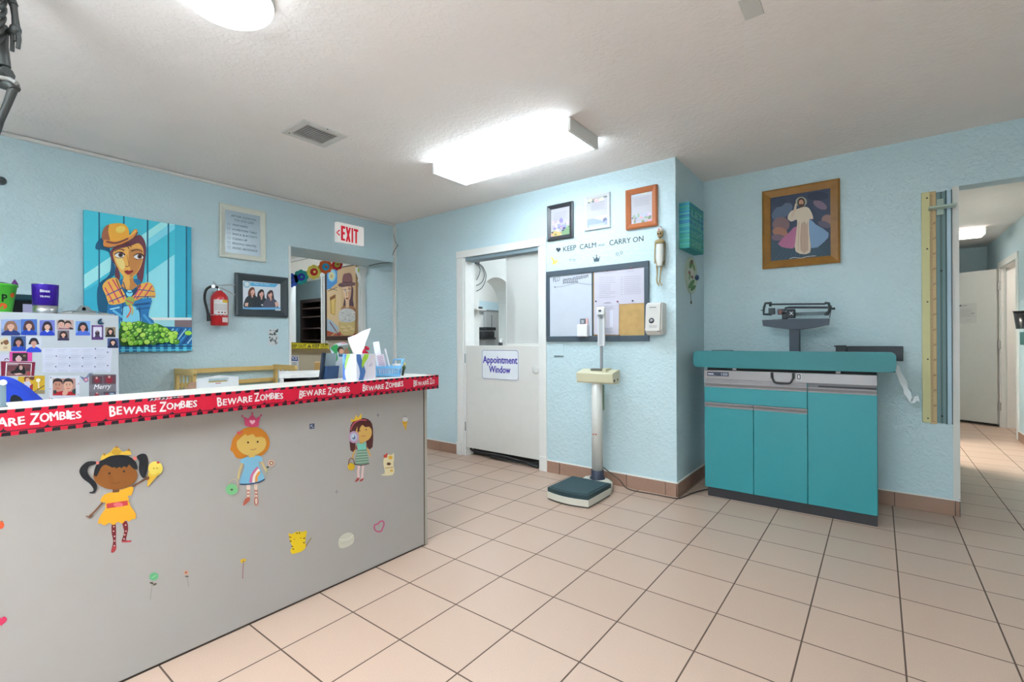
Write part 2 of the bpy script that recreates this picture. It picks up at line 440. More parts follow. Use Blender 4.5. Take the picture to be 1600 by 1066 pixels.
b = MB(OFFW); cx = onY(837, 578, YD); b.lathe([(0.001, 0), (0.036, 0), (0.036, 0.004), (0.030, 0.006), (0.001, 0.006)], (cx.x, YD + 0.004, cx.z), n=28, rot=Matrix.Rotation(math.radians(90), 3, 'X')); struct('door_cover_plate', b, door)
b = MB(OFFW); b.box(-3.276, -2.385, YD - 0.03, YD + 0.16, 1.100, 1.118, bev=0.005); 
b = MB(OFFW); b.box(-3.276, -2.385, YD + 0.044, YD + 0.20, 1.078, 1.102, bev=0.003); struct('door_shelf', b, door)

# the window above the half door: one clear sliding pane in white channels
b = MB(OFFW)
b.box(-2.80, -2.385, YD + 0.052, YD + 0.075, 1.104, 1.122); b.box(-2.392, -2.384, YD + 0.052, YD + 0.075, 1.12, 1.95)
win = struct('window_1', b)
b = MB(clear((205, 203, 200), 0.42, 0.12, 'hazy_clear_pane')); b.box(-2.797, -2.393, YD + 0.060, YD + 0.066, 1.124, 1.945); struct('pane', b, win)
b = MB(clear((235, 235, 232), 0.75, 0.2, 'pane_edge')); b.box(-2.806, -2.797, YD + 0.059, YD + 0.067, 1.124, 1.945); struct('pane_edge', b, win)
b = MB(WHITE); b.box(-2.412, -2.38, YD + 0.050, YD + 0.064, 1.50, 1.575, bev=0.003); struct('latch', b, win)

# ---- office behind the half door, with an arched passage in its left wall
OWH = mat((222, 220, 215), 0.6, name='office_wall_white')
yc, rr, zs = 4.085, 0.315, 1.54
arc = [(yc + rr * math.cos(math.pi * (1 - i / 20)), zs + rr * math.sin(math.pi * (1 - i / 20))) for i in range(21)]
b = MB(OWH)
out = [(YD + 0.13, 0), (yc - rr, 0)] + arc + [(yc + rr, 0), (7.1, 0), (7.1, ZC), (YD + 0.13, ZC)]
b.prism(out, 'x', -3.60, -3.35); struct('wall_office_left', b)
b = MB(OWH); b.box(-3.60, XS - 0.13, 6.2, 6.3, 0, ZC); struct('wall_office_back', b)
b = MB(OWH); b.box(XS - 0.23, XS - 0.13, YD + 0.13, 6.2, 0, ZC); struct('wall_office_right', b)
# passage beyond the arch
b = MB(OWH); b.box(-5.18, -5.08, YD + 0.13, 7.1, 0, 1.66); b.box(-5.18, -5.08, YD + 0.13, 7.1, 1.80, ZC); b.box(-5.18, -5.075, YD + 0.13, 7.1, 1.66, 1.80, WALL); b.box(-5.18, -3.35, 7.1, 7.2, 0, ZC)
struct('wall_passage', b)
b = MB(P(120, 124, 126)); b.box(-5.08, -5.05, YD + 0.2, 7.1, 1.61, 1.66); struct('trim_7', b)

# ---- next room, seen through the opening in the left wall
CREAM = mat((226, 220, 208), 0.6, name='cream_wall'); TAN = mat((196, 180, 156), 0.6, name='tan_wall'); MAROON = mat((112, 40, 34), 0.6, name='maroon_wall')
b = MB(CREAM)
b.box(-9.0, -6.86, YD, YD + 0.13, 1.125, 2.36); b.box(-5.90, -5.0, YD, YD + 0.13, 1.125, 2.36); b.box(-6.86, -5.90, YD, YD + 0.13, 2.02, 2.36)
b.box(-9.0, -5.0, YD, YD + 0.13, 0, 1.125, TAN); b.box(-9.0, -5.0, YD, YD + 0.13, 2.36, ZC, MAROON)
struct('wall_next_room', b)
b = MB(WHITE)   # cornice, lintel and casings round the inner window
b.prism([(YD, 2.30), (YD - 0.03, 2.30), (YD - 0.05, 2.33), (YD - 0.09, 2.35), (YD - 0.09, 2.385), (YD, 2.385)], 'x', -9.0, -5.0)
b.box(-6.98, -5.78, YD - 0.02, YD, 2.02, 2.10, bev=0.004); b.box(-6.98, -6.86, YD - 0.022, YD, 1.13, 2.02, bev=0.004); b.box(-6.858, -6.845, YD - 0.01, YD + 0.135, 1.13, 2.015)
b.box(-5.90, -5.80, YD - 0.022, YD, 1.13, 2.02, bev=0.004); b.box(-6.92, -6.90, YD - 0.032, YD, 1.13, 2.02); b.box(-5.86, -5.84, YD - 0.032, YD, 1.13, 2.02)
struct('window_2', b)
b = MB(WALL); b.box(-9.0, -5.18, 4.45, 4.55, 0, ZC); struct('wall_inner_back', b)
b = MB(WALL); b.box(-9.1, -9.0, -3.2, 5.3, 0, ZC); struct('wall_far', b)
b = MB(CREAM); b.box(-9.0, LW, 0.2, 0.3, 0, ZC); struct('wall_next_front', b)
# fluted white half column against the wall at the corner of the opening
b = MB(WHITE)
pc = (-4.985, YD - 0.003, 0)
prof = [(0.075, 0), (0.075, 0.12), (0.055, 0.14), (0.05, 1.86), (0.062, 1.88), (0.062, 1.90), (0.055, 1.92), (0.075, 1.97), (0.088, 2.0), (0.088, 2.05)]
V = []
b.lathe(prof, pc, n=36)
for k in range(9):
    a = math.pi + math.pi * (k + 0.5) / 9; b.cyl((pc[0] + 0.050 * math.cos(a), pc[1] + 0.050 * math.sin(a), 0.15), (pc[0] + 0.050 * math.cos(a), pc[1] + 0.050 * math.sin(a), 1.82), 0.007, WHITE, 6)
struct('trim_8', b)

# ---- hallway beyond the opening at the right
b = MB(WALL)
b.box(1.25, 1.37, YR + 0.13, 7.76, 0, ZC); b.box(1.25, 1.37, 8.74, 10.5, 0, ZC); b.box(1.25, 1.37, 7.76, 8.74, 2.08, ZC); struct('wall_hall_right', b)
b = MB(WALL); b.box(0.29, 0.40, YR + 0.13, 6.02, 0, ZC); b.box(0.29, 0.40, 7.12, 10.5, 0, ZC); b.box(0.29, 0.40, 6.02, 7.12, 2.05, ZC); struct('wall_hall_left', b)
b = MB(WALL); b.box(-1.5, 0.29, 5.5, 5.6, 0, ZC); b.box(-1.5, 0.29, 7.5, 7.6, 0, ZC); b.box(-1.6, -1.5, 5.5, 7.6, 0, ZC); struct('wall_lit_room', b)
b = MB(WALL); b.box(0.95, 1.25, 9.66, 9.76, 0, ZC); b.box(0.40, 0.95, 10.4, 10.5, 0, ZC); b.box(0.93, 0.95, 9.66, 10.5, 0, ZC); struct('wall_hall_end', b)
b = MB(WHITE)
b.box(1.236, 1.25, 7.72, 7.80, 0, 2.06, bev=0.003); b.box(1.236, 1.25, 7.72, 8.80, 2.06, 2.135, bev=0.003); b.box(1.236, 1.25, 8.72, 8.80, 0, 2.06, bev=0.003)
b.box(1.25, 1.37, 7.76, 7.79, 0, 2.06); b.box(1.25, 1.39, 8.71, 8.74, 0, 2.06); b.box(1.25, 1.37, 7.76, 8.74, 2.05, 2.08); b.box(1.30, 1.315, 8.69, 8.71, 0, 2.05)
struct('trim_9', b)
rot = Matrix.Rotation(math.radians(180 - 33.7), 3, 'Z'); hp = Vector((1.236, 8.745, 0))
def leaf(x0, x1, y0, y1, z0, z1, m, b, bev=0.0):
    t = MB(m); t.box(x0, x1, y0, y1, z0, z1, bev=bev); b.add([rot @ Vector(p) + hp for p in t.v], t.f, m)
b = MB(GREYW); leaf(0.012, 0.87, -0.02, 0.02, 0.035, 2.055, GREYW, b, 0.003); d2 = struct('door_2', b)
b = MB(CHROME)
for z in (0.22, 1.02, 1.78): b.cyl((1.238, 8.735, z), (1.238, 8.735, z + 0.1), 0.009, n=8); b.box(1.222, 1.25, 8.712, 8.722, z, z + 0.1)
struct('door_hinge', b, d2)
baseboard('baseboard_hall', [(1.25, 7.715, 1.25, YR + 0.13, -1, 0, 0.25)])
# side room behind the hallway door
b = MB(OWH); b.box(3.2, 3.3, 6.9, 9.8, 0, ZC); b.box(1.37, 3.3, 6.8, 6.9, 0, ZC); b.box(1.37, 3.3, 9.8, 9.9, 0, ZC); struct('wall_side_room', b)

# ================================================================== LAMPS
def lamp_mat(name, strength, c=(226, 244, 255)):
    m = bpy.data.materials.new(name); m.use_nodes = True; bs = m.node_tree.nodes['Principled BSDF']
    bs.inputs['Base Color'].default_value = rgb((240, 240, 238)); bs.inputs['Emission Color'].default_value = rgb(c); bs.inputs['Emission Strength'].default_value = strength; return m
def fluorescent(label, x0, x1, y0, y1, z0, strength, name='fluorescent_ceiling_light', group=None, c=(226, 244, 255)):
    t = thing(name, label, 'ceiling light', ((x0 + x1) / 2, (y0 + y1) / 2, z0), group)
    long_x = (x1 - x0) > (y1 - y0); e = 0.022
    m = lamp_mat('glowing_diffuser', strength, c)
    d = MB(m)
    if long_x: d.box(x0 + e, x1 - e, y0, y1, z0, ZC - 0.018, bev=0.008)
    else: d.box(x0, x1, y0 + e, y1 - e, z0, ZC - 0.018, bev=0.008)
    part('diffuser', d, t)
    h = MB(OFFW); h.box(x0 + 0.01, x1 - 0.01, y0 + 0.012, y1 - 0.012, ZC - 0.018, ZC)
    part('housing', h, t)
    for k in (0, 1):
        c = MB(OFFW)
        if long_x: xa = x0 if k == 0 else x1 - e; c.box(xa, xa + e, y0 - 0.004, y1 + 0.004, z0 - 0.004, ZC - 0.001, bev=0.004)
        else: ya = y0 if k == 0 else y1 - e; c.box(x0 - 0.004, x1 + 0.004, ya, ya + e, z0 - 0.004, ZC - 0.001, bev=0.004)
        part('end_cap', c, t)
    return t
fluorescent('long glowing fluorescent fixture with white end caps on the ceiling before the half door', -2.655, -1.455, 2.47, 2.82, 2.408, FLUOR)
fluorescent('small glowing fluorescent fixture on the hallway ceiling above the open door', 0.46, 1.035, 7.95, 8.25, 2.405, HALL_LAMP, c=(255, 246, 236))
fluorescent('added unseen fluorescent fixture on the office ceiling behind the half door', -2.9, -1.7, 4.6, 4.9, 2.40, ADDED_ROOM_LAMP)  # unseen lamp added to brighten the office
fluorescent('added unseen fluorescent fixture on the ceiling of the passage behind the arch', -4.6, -4.3, 4.3, 5.5, 2.40, ADDED_ROOM_LAMP)  # added lamp, out of view, lights the passage
fluorescent('added unseen fluorescent fixture on the ceiling of the room left of the exit opening', -6.8, -5.6, 1.9, 2.2, 2.40, ADDED_ROOM_LAMP)  # out-of-view fixture added to light the next room
fluorescent('added unseen fluorescent fixture above the dark shelf behind the inner window', -6.9, -5.7, 3.75, 3.95, 2.40, ADDED_ROOM_LAMP * 0.8)  # added lamp out of view, brightens the space behind the inner window
fluorescent('added unseen fluorescent fixture in the lit room left of the hallway', -0.55, -0.25, 6.15, 6.95, 2.40, 60.0, c=(255, 244, 232))  # unseen fixture added for the bright patch on the hallway floor
fluorescent('added unseen fluorescent fixture in the side room behind the hallway door', 1.9, 2.2, 7.7, 8.9, 2.40, ADDED_SIDE_LAMP, c=(255, 246, 236))  # unseen lamp added to light the side room from inside
fluorescent('added unseen fluorescent fixture on the ceiling behind the camera', -1.6, -0.4, -1.75, -1.40, 2.408, FLUOR)  # added fixture out of view, brightens the main room
# round flush dome lamp over the counter
dc = (-1.975, 0.778, 0)
t = thing('round_ceiling_light', 'round glowing flush dome light on the ceiling above the counter', 'ceiling light', (dc[0], dc[1], ZC - 0.09))
b = MB(OFFW); b.lathe([(0.001, ZC - 0.022), (0.162, ZC - 0.022), (0.162, ZC - 0.001), (0.001, ZC - 0.001)], dc, n=48); part('base_ring', b, t)
b = MB(lamp_mat('glowing_dome', DOME))
b.lathe([(0.162 * math.sin(a), ZC - 0.022 - 0.065 * math.cos(a)) for a in [i * math.pi / 2 / 10 + 0.0001 for i in range(11)]], dc, n=48); part('dome_diffuser', b, t)

# ================================================================== WALL ART AND THINGS ON THE WALLS
def box_canvas(ax, c, th, a0, a1, b0, b1, m):
    """stretched canvas or board: depth th out of the wall plane c"""
    q = MB(m)
    if ax == 'X': q.box(c, c + th, a0, a1, b0, b1, bev=0.0015, seg=1)
    else: q.box(a0, a1, c - th, c, b0, b1, bev=0.0015, seg=1)
    return q
def frame(ax, c, th, a0, a1, b0, b1, w, m, slope=0.4):
    """mitred picture frame: sloped profile"""
    q = MB(m); co = [(a0, b0), (a1, b0), (a1, b1), (a0, b1)]; ci = [(a0 + w, b0 + w), (a1 - w, b0 + w), (a1 - w, b1 - w), (a0 + w, b1 - w)]
    cm = [(a0 + w * .22, b0 + w * .22), (a1 - w * .22, b0 + w * .22), (a1 - w * .22, b1 - w * .22), (a0 + w * .22, b1 - w * .22)]
    def W(p, d): return (c + d, p[0], p[1]) if ax == 'X' else (p[0], c - d, p[1])
    V = [W(p, 0.0) for p in co] + [W(p, th * .8) for p in co] + [W(p, th) for p in cm] + [W(p, th * slope) for p in ci] + [W(p, 0.0) for p in ci]
    F = []
    for r in range(4):
        for i in range(4): j = (i + 1) % 4; F.append((r * 4 + i, r * 4 + j, r * 4 + 4 + j, r * 4 + 4 + i))
    for i in range(4): j = (i + 1) % 4; F.append((16 + i, 16 + j, j, i))
    return q.add(V, F)

# ---- large painting of the woman with the limes
a0, a1, b0, b1 = 0.792, 1.441, 1.080, 2.070
TH = 0.03; cl = (a0, b0, a1, b1)
# the artwork sits on the front face of the canvas
t = thing('canvas_painting', 'large turquoise canvas of a woman in a mustard bowler hat behind a heap of limes', 'painting', (XL, (a0 + a1) / 2, b0))
part('canvas', box_canvas('X', XL, TH, a0, a1, b0, b1, P(70, 170, 190)), t)
F = Flat('X', XL, TH, (100, 300, 3.331), cl)
TQ = P(74, 208, 229); PALE = P(179, 248, 250); DTL = P(23, 111, 146); SHD = P(21, 96, 135); MID = P(50, 171, 204)
F.rect(90, 80, 680, 860, TQ)
F.poly([(90, 440), (505, 155), (570, 155), (570, 190), (90, 512)], PALE); F.poly([(420, 432), (568, 328), (568, 660), (420, 660)], P(160, 239, 250)); F.poly([(430, 250), (535, 175), (600, 175), (430, 292)], P(138, 231, 248))
F.poly([(570, 170), (665, 180), (665, 660), (570, 660)], P(65, 193, 220)); F.poly([(100, 520), (180, 470), (180, 640), (100, 640)], P(56, 190, 220))
F.poly([(635, 186), (665, 190), (665, 640), (635, 640)], P(39, 171, 204))
for x in (177, 305, 428, 536, 630): F.line([(x, 90), (x, 660)], 8, DTL)
F.rect(400, 655, 665, 668, P(250, 250, 250)); F.rect(400, 668, 665, 712, P(171, 231, 239)); F.rect(568, 668, 668, 706, P(140, 122, 127))
# blue woven cloth
F.poly([(285, 712), (500, 700), (668, 706), (668, 850), (90, 850), (90, 712)], P(30, 111, 182))
for k in range(14):
    x = 430 + k * 22; F.line([(x, 712), (x - 60, 790)], 7, (P(171, 231, 250), P(72, 171, 237), P(21, 72, 138))[k % 3])
F.rect(285, 792, 668, 850, P(25, 129, 190))
for k in range(10): F.rect(292 + k * 40, 794, 310 + k * 40, 840, P(94, 215, 242)); 
F.rect(285, 800, 668, 806, P(19, 72, 127)); F.rect(285, 820, 668, 824, P(116, 231, 250))
# shadow figure, braids, hair
F.poly([(158, 300), (165, 265), (205, 240), (240, 330), (262, 420), (230, 470), (215, 640), (180, 640), (165, 560), (175, 480), (230, 430), (235, 330), (195, 305)], SHD, 3)
F.poly([(232, 320), (262, 285), (330, 258), (382, 226), (412, 258), (420, 310), (412, 380), (400, 470), (372, 468), (370, 430), (300, 300), (262, 340), (285, 440), (275, 460), (258, 440), (262, 390), (244, 360)], P(120, 61, 78), 3)
# dress
F.poly([(262, 470), (300, 455), (360, 455), (392, 468), (400, 560), (300, 570), (262, 520)], P(36, 120, 177), 3)
F.poly([(225, 588), (290, 566), (350, 572), (446, 552), (440, 600), (432, 650), (462, 684), (290, 690), (225, 640)], P(43, 129, 195), 2)
F.poly([(292, 612), (318, 596), (362, 598), (388, 640), (388, 690), (288, 690), (298, 650)], P(138, 223, 250), 3)
F.line([(360, 590), (440, 580)], 10, P(23, 83, 138)); F.line([(366, 612), (440, 604)], 5, P(23, 83, 138)); F.line([(232, 612), (282, 602)], 7, P(171, 237, 250)); F.line([(300, 580), (292, 690)], 5, P(19, 69, 124)); F.line([(385, 600), (392, 690)], 5, P(19, 69, 124))
F.line([(246, 616), (300, 655)], 12, P(107, 204, 243)); F.line([(405, 640), (448, 690)], 12, P(83, 171, 226))
# neck and face
SK = P(250, 186, 91); SK2 = P(215, 142, 74); SKL = P(250, 221, 138)
F.poly([(300, 430), (348, 440), (356, 470), (372, 490), (332, 516), (290, 492), (304, 470)], SK2, 3)
F.poly([(304, 446), (332, 450), (332, 510), (298, 490)], SK, 2)
F.poly([(248, 318), (270, 300), (300, 294), (340, 284), (380, 270), (404, 300), (404, 345), (390, 395), (364, 434), (330, 454), (300, 440), (268, 390), (252, 350)], SK, 3)
F.poly([(330, 310), (345, 300), (396, 300), (400, 345), (386, 395), (362, 430), (334, 450), (338, 400), (330, 386)], SK2, 2)
F.poly([(262, 345), (296, 350), (310, 388), (296, 410), (272, 380)], SKL, 3)
for cx_, cy_ in ((281, 332), (380, 340)):
    F.ell(cx_, cy_, 25, 13, P(250, 250, 248), rot=0.12); F.ell(cx_ + 6, cy_ - 1, 12, 12, P(111, 63, 50)); F.ell(cx_ + 6, cy_ - 1, 6, 7, BLACK)
    F.line([(cx_ - 27, cy_ - 2), (cx_ - 8, cy_ - 14), (cx_ + 14, cy_ - 13), (cx_ + 28, cy_)], [4, 8], P(70, 26, 48), 3)
    F.line([(cx_ - 20, cy_ + 12), (cx_, cy_ + 15), (cx_ + 22, cy_ + 10)], 3, P(151, 78, 72), 3)
F.line([(256, 312), (280, 300), (306, 308)], [3, 6], P(84, 38, 50), 3); F.line([(342, 312), (372, 304), (402, 314)], [6, 3], P(84, 38, 50), 3)
F.line([(318, 330), (330, 382), (322, 392), (312, 388)], [2, 5], P(160, 94, 58), 3)
F.poly([(306, 416), (322, 410), (330, 413), (348, 410), (352, 417), (332, 432), (318, 430)], P(168, 39, 54), 3); F.line([(306, 417), (330, 419), (352, 417)], 2.5, P(80, 14, 26))
# shawl
SH = P(250, 186, 85)
F.poly([(192, 492), (225, 456), (268, 452), (290, 500), (316, 552), (302, 578), (232, 588), (210, 540)], SH, 3)
F.poly([(368, 492), (430, 472), (458, 498), (466, 552), (420, 548), (348, 572), (342, 550), (380, 520)], SH, 3)
for q in ([(205, 500), (250, 580)], [(222, 470), (280, 578)], [(245, 458), (306, 560)]): F.line(q, 7, P(232, 83, 111))
for q in ([(214, 540), (300, 500)], [(226, 574), (312, 540)]): F.line(q, 5, P(69, 83, 160))
for q in ([(392, 490), (352, 560)], [(425, 478), (368, 560)], [(450, 490), (410, 548)]): F.line(q, 7, P(232, 83, 111))
for q in ([(380, 510), (462, 520)], [(356, 548), (464, 545)]): F.line(q, 4, P(69, 83, 160))
for q in ([(262, 455), (300, 545)], [(390, 482), (345, 545)]): F.line(q, 4, P(90, 40, 50))
F.ell(332, 530, 17, 17, P(138, 231, 250)); F.line([(300, 470), (318, 520), (345, 524), (378, 490)], 4, P(21, 72, 127), 3)
F.poly([(312, 560), (335, 545), (358, 560), (352, 585), (330, 596), (312, 582)], P(171, 193, 94), 3); F.line([(330, 590), (338, 620), (318, 655)], 8, P(250, 127, 105), 3); F.line([(340, 590), (350, 615), (345, 640)], 6, P(248, 215, 83), 3); F.line([(316, 566), (352, 582)], 6, P(237, 94, 105))
# hat
F.poly([(190, 250), (192, 212), (208, 184), (240, 170), (290, 168), (318, 182), (330, 215), (322, 246), (262, 262), (215, 266)], P(250, 179, 63), 3)
F.poly([(190, 250), (192, 212), (208, 184), (226, 176), (222, 210), (232, 262), (212, 266)], P(171, 102, 72), 3); F.ell(286, 200, 26, 18, P(250, 215, 105), rot=-0.2)
F.poly([(196, 276), (206, 252), (262, 262), (322, 242), (352, 204), (368, 198), (374, 212), (350, 242), (300, 272), (238, 290), (206, 290)], P(232, 146, 69), 3)
F.line([(212, 262), (262, 270), (325, 246)], 9, P(129, 69, 69), 3); F.line([(200, 288), (240, 294), (302, 276), (352, 246), (374, 214)], [4, 7], P(127, 72, 61), 3); F.line([(330, 236), (366, 206)], 8, P(250, 204, 98))
F.line([(312, 270), (330, 300)], 4, P(84, 38, 50)); F.line([(322, 268), (342, 292)], 4, P(84, 38, 50))
# limes
F.poly([(286, 690), (310, 678), (350, 684), (400, 676), (440, 690), (480, 688), (530, 712), (575, 740), (560, 770), (470, 790), (286, 800)], P(58, 124, 45), 2)
rl = random.Random(3); G = [P(120, 199, 54), P(166, 230, 74), P(89, 166, 52), P(199, 243, 98), P(138, 215, 72), P(69, 142, 50)]
pts = []
for k in range(700):
    x = rl.uniform(296, 572); y = rl.uniform(682, 788)
    if y < 680 + max(0, (x - 420)) * 0.36 or (x > 470 and y > 782): continue
    if all(math.hypot(x - p[0], (y - p[1]) * 1.2) > 19 for p in pts): pts.append((x, y))
pts.sort(key=lambda p: p[1])
for i, (x, y) in enumerate(pts[:80]):
    F.ell(x, y + 1, 17.5, 14, P(40, 84, 34), 12); F.ell(x, y, 15.5, 12.5, G[i % 6], 14, rl.uniform(-.5, .5)); F.ell(x - 4, y - 4, 6, 3.6, P(206, 232, 134), 8, -.4)
F.ell(632, 735, 18, 12, G[1], 14); F.ell(540, 738, 14, 10, G[3], 12)
part('artwork', F, t)

# ---- letter board in a white frame
a0, a1, b0, b1 = 1.653, 2.031, 1.865, 2.318
t = thing('letter_board', 'white framed letter board listing after school to-dos, above the dark photo frame', 'letter board', (XL, (a0 + a1) / 2, b0))
part('frame', frame('X', XL, 0.028, a0, a1, b0, b1, 0.045, P(216, 216, 204), 0.35), t)
F = Flat('X', XL, 0.006, clip=(a0 + .04, b0 + .04, a1 - .04, b1 - .04)); FB = P(186, 202, 212, rough=0.2)
F.raw([(a0 + .04, b0 + .04), (a1 - .04, b0 + .04), (a1 - .04, b1 - .04), (a0 + .04, b1 - .04)], FB)
for k in range(24): z = b0 + .05 + k * .0153; F.raw([(a0 + .045, z), (a1 - .045, z), (a1 - .045, z + .0018), (a0 + .045, z + .0018)], P(150, 166, 178))
LT = P(70, 84, 100)
for (s_, x0, x1, z) in (('AFTER SCHOOL', 1.745, 1.955, 2.222), ('TO DO LIST', 1.770, 1.935, 2.188), ('WASH HANDS', 1.755, 1.88, 2.146), ('HOMEWORK TABLE', 1.755, 1.955, 2.106), ('SNACK & ACTIVITY', 1.755, 1.962, 2.067), ('CLEAN UP', 1.755, 1.875, 2.027), ('READING MINUTES', 1.755, 1.952, 1.987), ('SHOES, BACKPACK', 1.755, 1.962, 1.948)):
    F.text(s_, x0, z, x1, 0.017, LT)
for z in (2.146, 2.106, 2.067, 2.027, 1.987, 1.948):
    for (p, q) in (((1.715, z), (1.735, z)), ((1.715, z + .016), (1.735, z + .016)), ((1.715, z), (1.715, z + .016)), ((1.735, z), (1.735, z + .016))):
        F.raw([(p[0], p[1]), (q[0] + .002, p[1]), (q[0] + .002, q[1] + .002), (p[0], q[1] + .002)], P(110, 126, 140))
part('letter_panel', F, t)

# ---- exit sign
a0, a1, b0, b1 = 2.722, 3.044, 2.164, 2.366
t = thing('exit_sign', 'white exit sign with red letters and left arrow over the wide opening', 'exit sign', (XL, (a0 + a1) / 2, b0))
b = MB(mat((240, 236, 232), 0.35, emit=(255, 240, 235), estr=0.12, name='exit_sign_white')); b.box(XL, XL + 0.045, a0, a1, b0, b1, bev=0.006); part('case', b, t)
F = Flat('X', XL + 0.045, 0.0004, (430, 340, 8.42)); RED = mat((214, 26, 50), 0.4, emit=(230, 30, 50), estr=0.15, name='exit_red')
F.poly([(866, 104), (921, 117), (921, 152), (893, 145), (893, 188), (916, 194), (916, 227), (893, 222), (893, 276), (919, 283), (919, 310), (866, 298)], RED)
F.line([(938, 122), (980, 322)], 24, RED); F.line([(984, 134), (938, 318)], 24, RED)
F.poly([(1003, 137), (1025, 142), (1025, 334), (1003, 328)], RED); F.poly([(1034, 146), (1090, 160), (1090, 192), (1075, 188), (1075, 344), (1053, 338), (1053, 182), (1034, 178)], RED)
F.line([(848, 164), (810, 196), (846, 234)], 17, RED)
part('lettering', F, t)

# ---- dark frame with the photo of three women
a0, a1, b0, b1 = 1.773, 2.226, 1.374, 1.745
t = thing('framed_photo', 'wide black framed group photo of three women in dark tops, right of the fire extinguisher', 'picture', (XL, (a0 + a1) / 2, b0))
part('frame', frame('X', XL, 0.035, a0, a1, b0, b1, 0.062, P(58, 68, 74, rough=0.3), 0.4), t)
F = Flat('X', XL, 0.010, (310, 420, 7.615), (a0 + .045, b0 + .045, a1 - .045, b1 - .045))
F.rect(480, 100, 1000, 540, P(226, 230, 238)); F.poly([(560, 158), (945, 185), (905, 222), (600, 205)], P(92, 178, 224)); F.ell(570, 186, 46, 44, P(160, 196, 214)); F.ell(570, 186, 26, 26, P(222, 230, 234))
F.textpx('Meet The Team', (660, 190), (835, 200), 16, P(235, 245, 250))
for (x, y, hc, cc, s_) in ((632, 280, P(120, 70, 54), P(44, 52, 58), 1), (742, 305, P(58, 40, 44), P(36, 46, 56), 0), (852, 315, P(70, 48, 52), P(86, 84, 100), -1)):
    F.poly([(x - 48, y + 40), (x - 42, y - 20), (x - 8, y - 58), (x + 24, y - 50), (x + 34, y - 8), (x + 38, y + 70), (x - 30, y + 70)], hc, 3)
    F.poly([(x - 92, y + 190), (x - 84, y + 90), (x - 36, y + 40), (x + 40, y + 44), (x + 78, y + 90), (x + 84, y + 190)], cc, 3)
    F.ell(x + 6 * s_, y - 2, 24, 34, P(232, 180, 162)); F.poly([(x - 12, y + 28), (x + 14, y + 28), (x + 8, y + 66), (x - 4, y + 66)], P(226, 172, 154)); F.poly([(x - 24, y - 6), (x - 20, y - 42), (x + 8, y - 48), (x + 24, y - 30), (x + 6, y - 30)], hc, 2)
    F.line([(x - 8, y + 14), (x + 12, y + 14)], 4, P(176, 70, 74))
F.poly([(548, 410), (588, 405), (580, 450), (546, 446)], P(232, 186, 170)); F.poly([(900, 400), (940, 395), (948, 440), (912, 460)], P(232, 186, 170)); F.ell(750, 432, 10, 10, P(220, 226, 230))
F.rect(480, 462, 1000, 486, P(110, 178, 226)); F.rect(480, 486, 1000, 540, P(40, 60, 90)); F.rect(480, 486, 585, 540, P(220, 226, 232)); F.rect(905, 480, 1000, 540, P(200, 206, 214))
part('photo', F, t)

# ---- fire extinguisher
ey = 1.622; ex = XL + 0.085
t = thing('fire_extinguisher', 'red fire extinguisher with white labels and black hose hung on the left wall', 'fire extinguisher', (ex, ey, 1.285))
RD = mat((196, 26, 32), 0.3, name='extinguisher_red', coat=0.4)
b = MB(RD); b.lathe([(0.058, 1.285), (0.064, 1.292), (0.064, 1.50), (0.060, 1.525), (0.044, 1.55), (0.026, 1.565), (0.022, 1.572), (0.001, 1.573)], (ex, ey, 0), n=32); part('cylinder', b, t)
def wrap_label(z0, z1, a0, a1, m, r):
    q = MB(m); n = 10; V = []
    for i in range(n + 1):
        a = math.radians(a0 + (a1 - a0) * i / n); V += [(ex + r * math.cos(a), ey + r * math.sin(a), z0), (ex + r * math.cos(a), ey + r * math.sin(a), z1)]
    q.add(V, [(2 * i, 2 * i + 2, 2 * i + 3, 2 * i + 1) for i in range(n)], m, True); return q
q = wrap_label(1.375, 1.495, -58, 42, P(222, 214, 212), 0.0646)
q.add(*[(w.v, w.f) for w in [wrap_label(1.472, 1.494, 0, 42, P(226, 190, 40), 0.0650)]][0], P(226, 190, 40))
for k in range(6): w = wrap_label(1.455 - k * .009, 1.458 - k * .009, -50, 30, P(120, 116, 120), 0.0651); q.add(w.v, w.f, P(150, 140, 144))
for k in range(3): w = wrap_label(1.386, 1.396, -30 + k * 20, -18 + k * 20, P(150, 60, 60), 0.0651); q.add(w.v, w.f, (P(170, 70, 60), P(60, 60, 70), P(150, 60, 60))[k])
part('label', q, t)
q = wrap_label(1.312, 1.352, -2, 44, P(232, 206, 204), 0.0647); part('inspection_tag', q, t)
b = MB(P(170, 160, 156)); w = wrap_label(1.366, 1.374, -90, 180, P(170, 160, 156), 0.0655); b.add(w.v, w.f); part('strap', b, t)
for z in (1.36, 1.51): b = MB(P(170, 160, 156)); b.box(XL, ex - 0.045, ey - 0.02, ey + 0.02, z, z + .06); part('wall_mount', b, t)
b = MB(CHROME); b.cyl((ex, ey, 1.572), (ex, ey, 1.60), 0.018); b.box(ex - 0.014, ex + 0.02, ey - 0.012, ey + 0.012, 1.59, 1.612, bev=0.004); b.cyl((ex, ey - 0.04, 1.602), (ex + 0.03, ey - 0.055, 1.602), 0.014); part('valve', b, t)
b = MB(P(176, 180, 182, metal=0.6, rough=0.3)); b.tube([(ex, ey + 0.0, 1.612), (ex + 0.01, ey + 0.05, 1.622), (ex + 0.015, ey + 0.115, 1.628)], 0.006, n=6); b.tube([(ex, ey + 0.01, 1.596), (ex + 0.012, ey + 0.06, 1.575), (ex + 0.015, ey + 0.115, 1.545)], 0.006, n=6); b.cyl((ex, ey - 0.01, 1.61), (ex, ey - 0.045, 1.645), 0.005); part('lever', b, t)
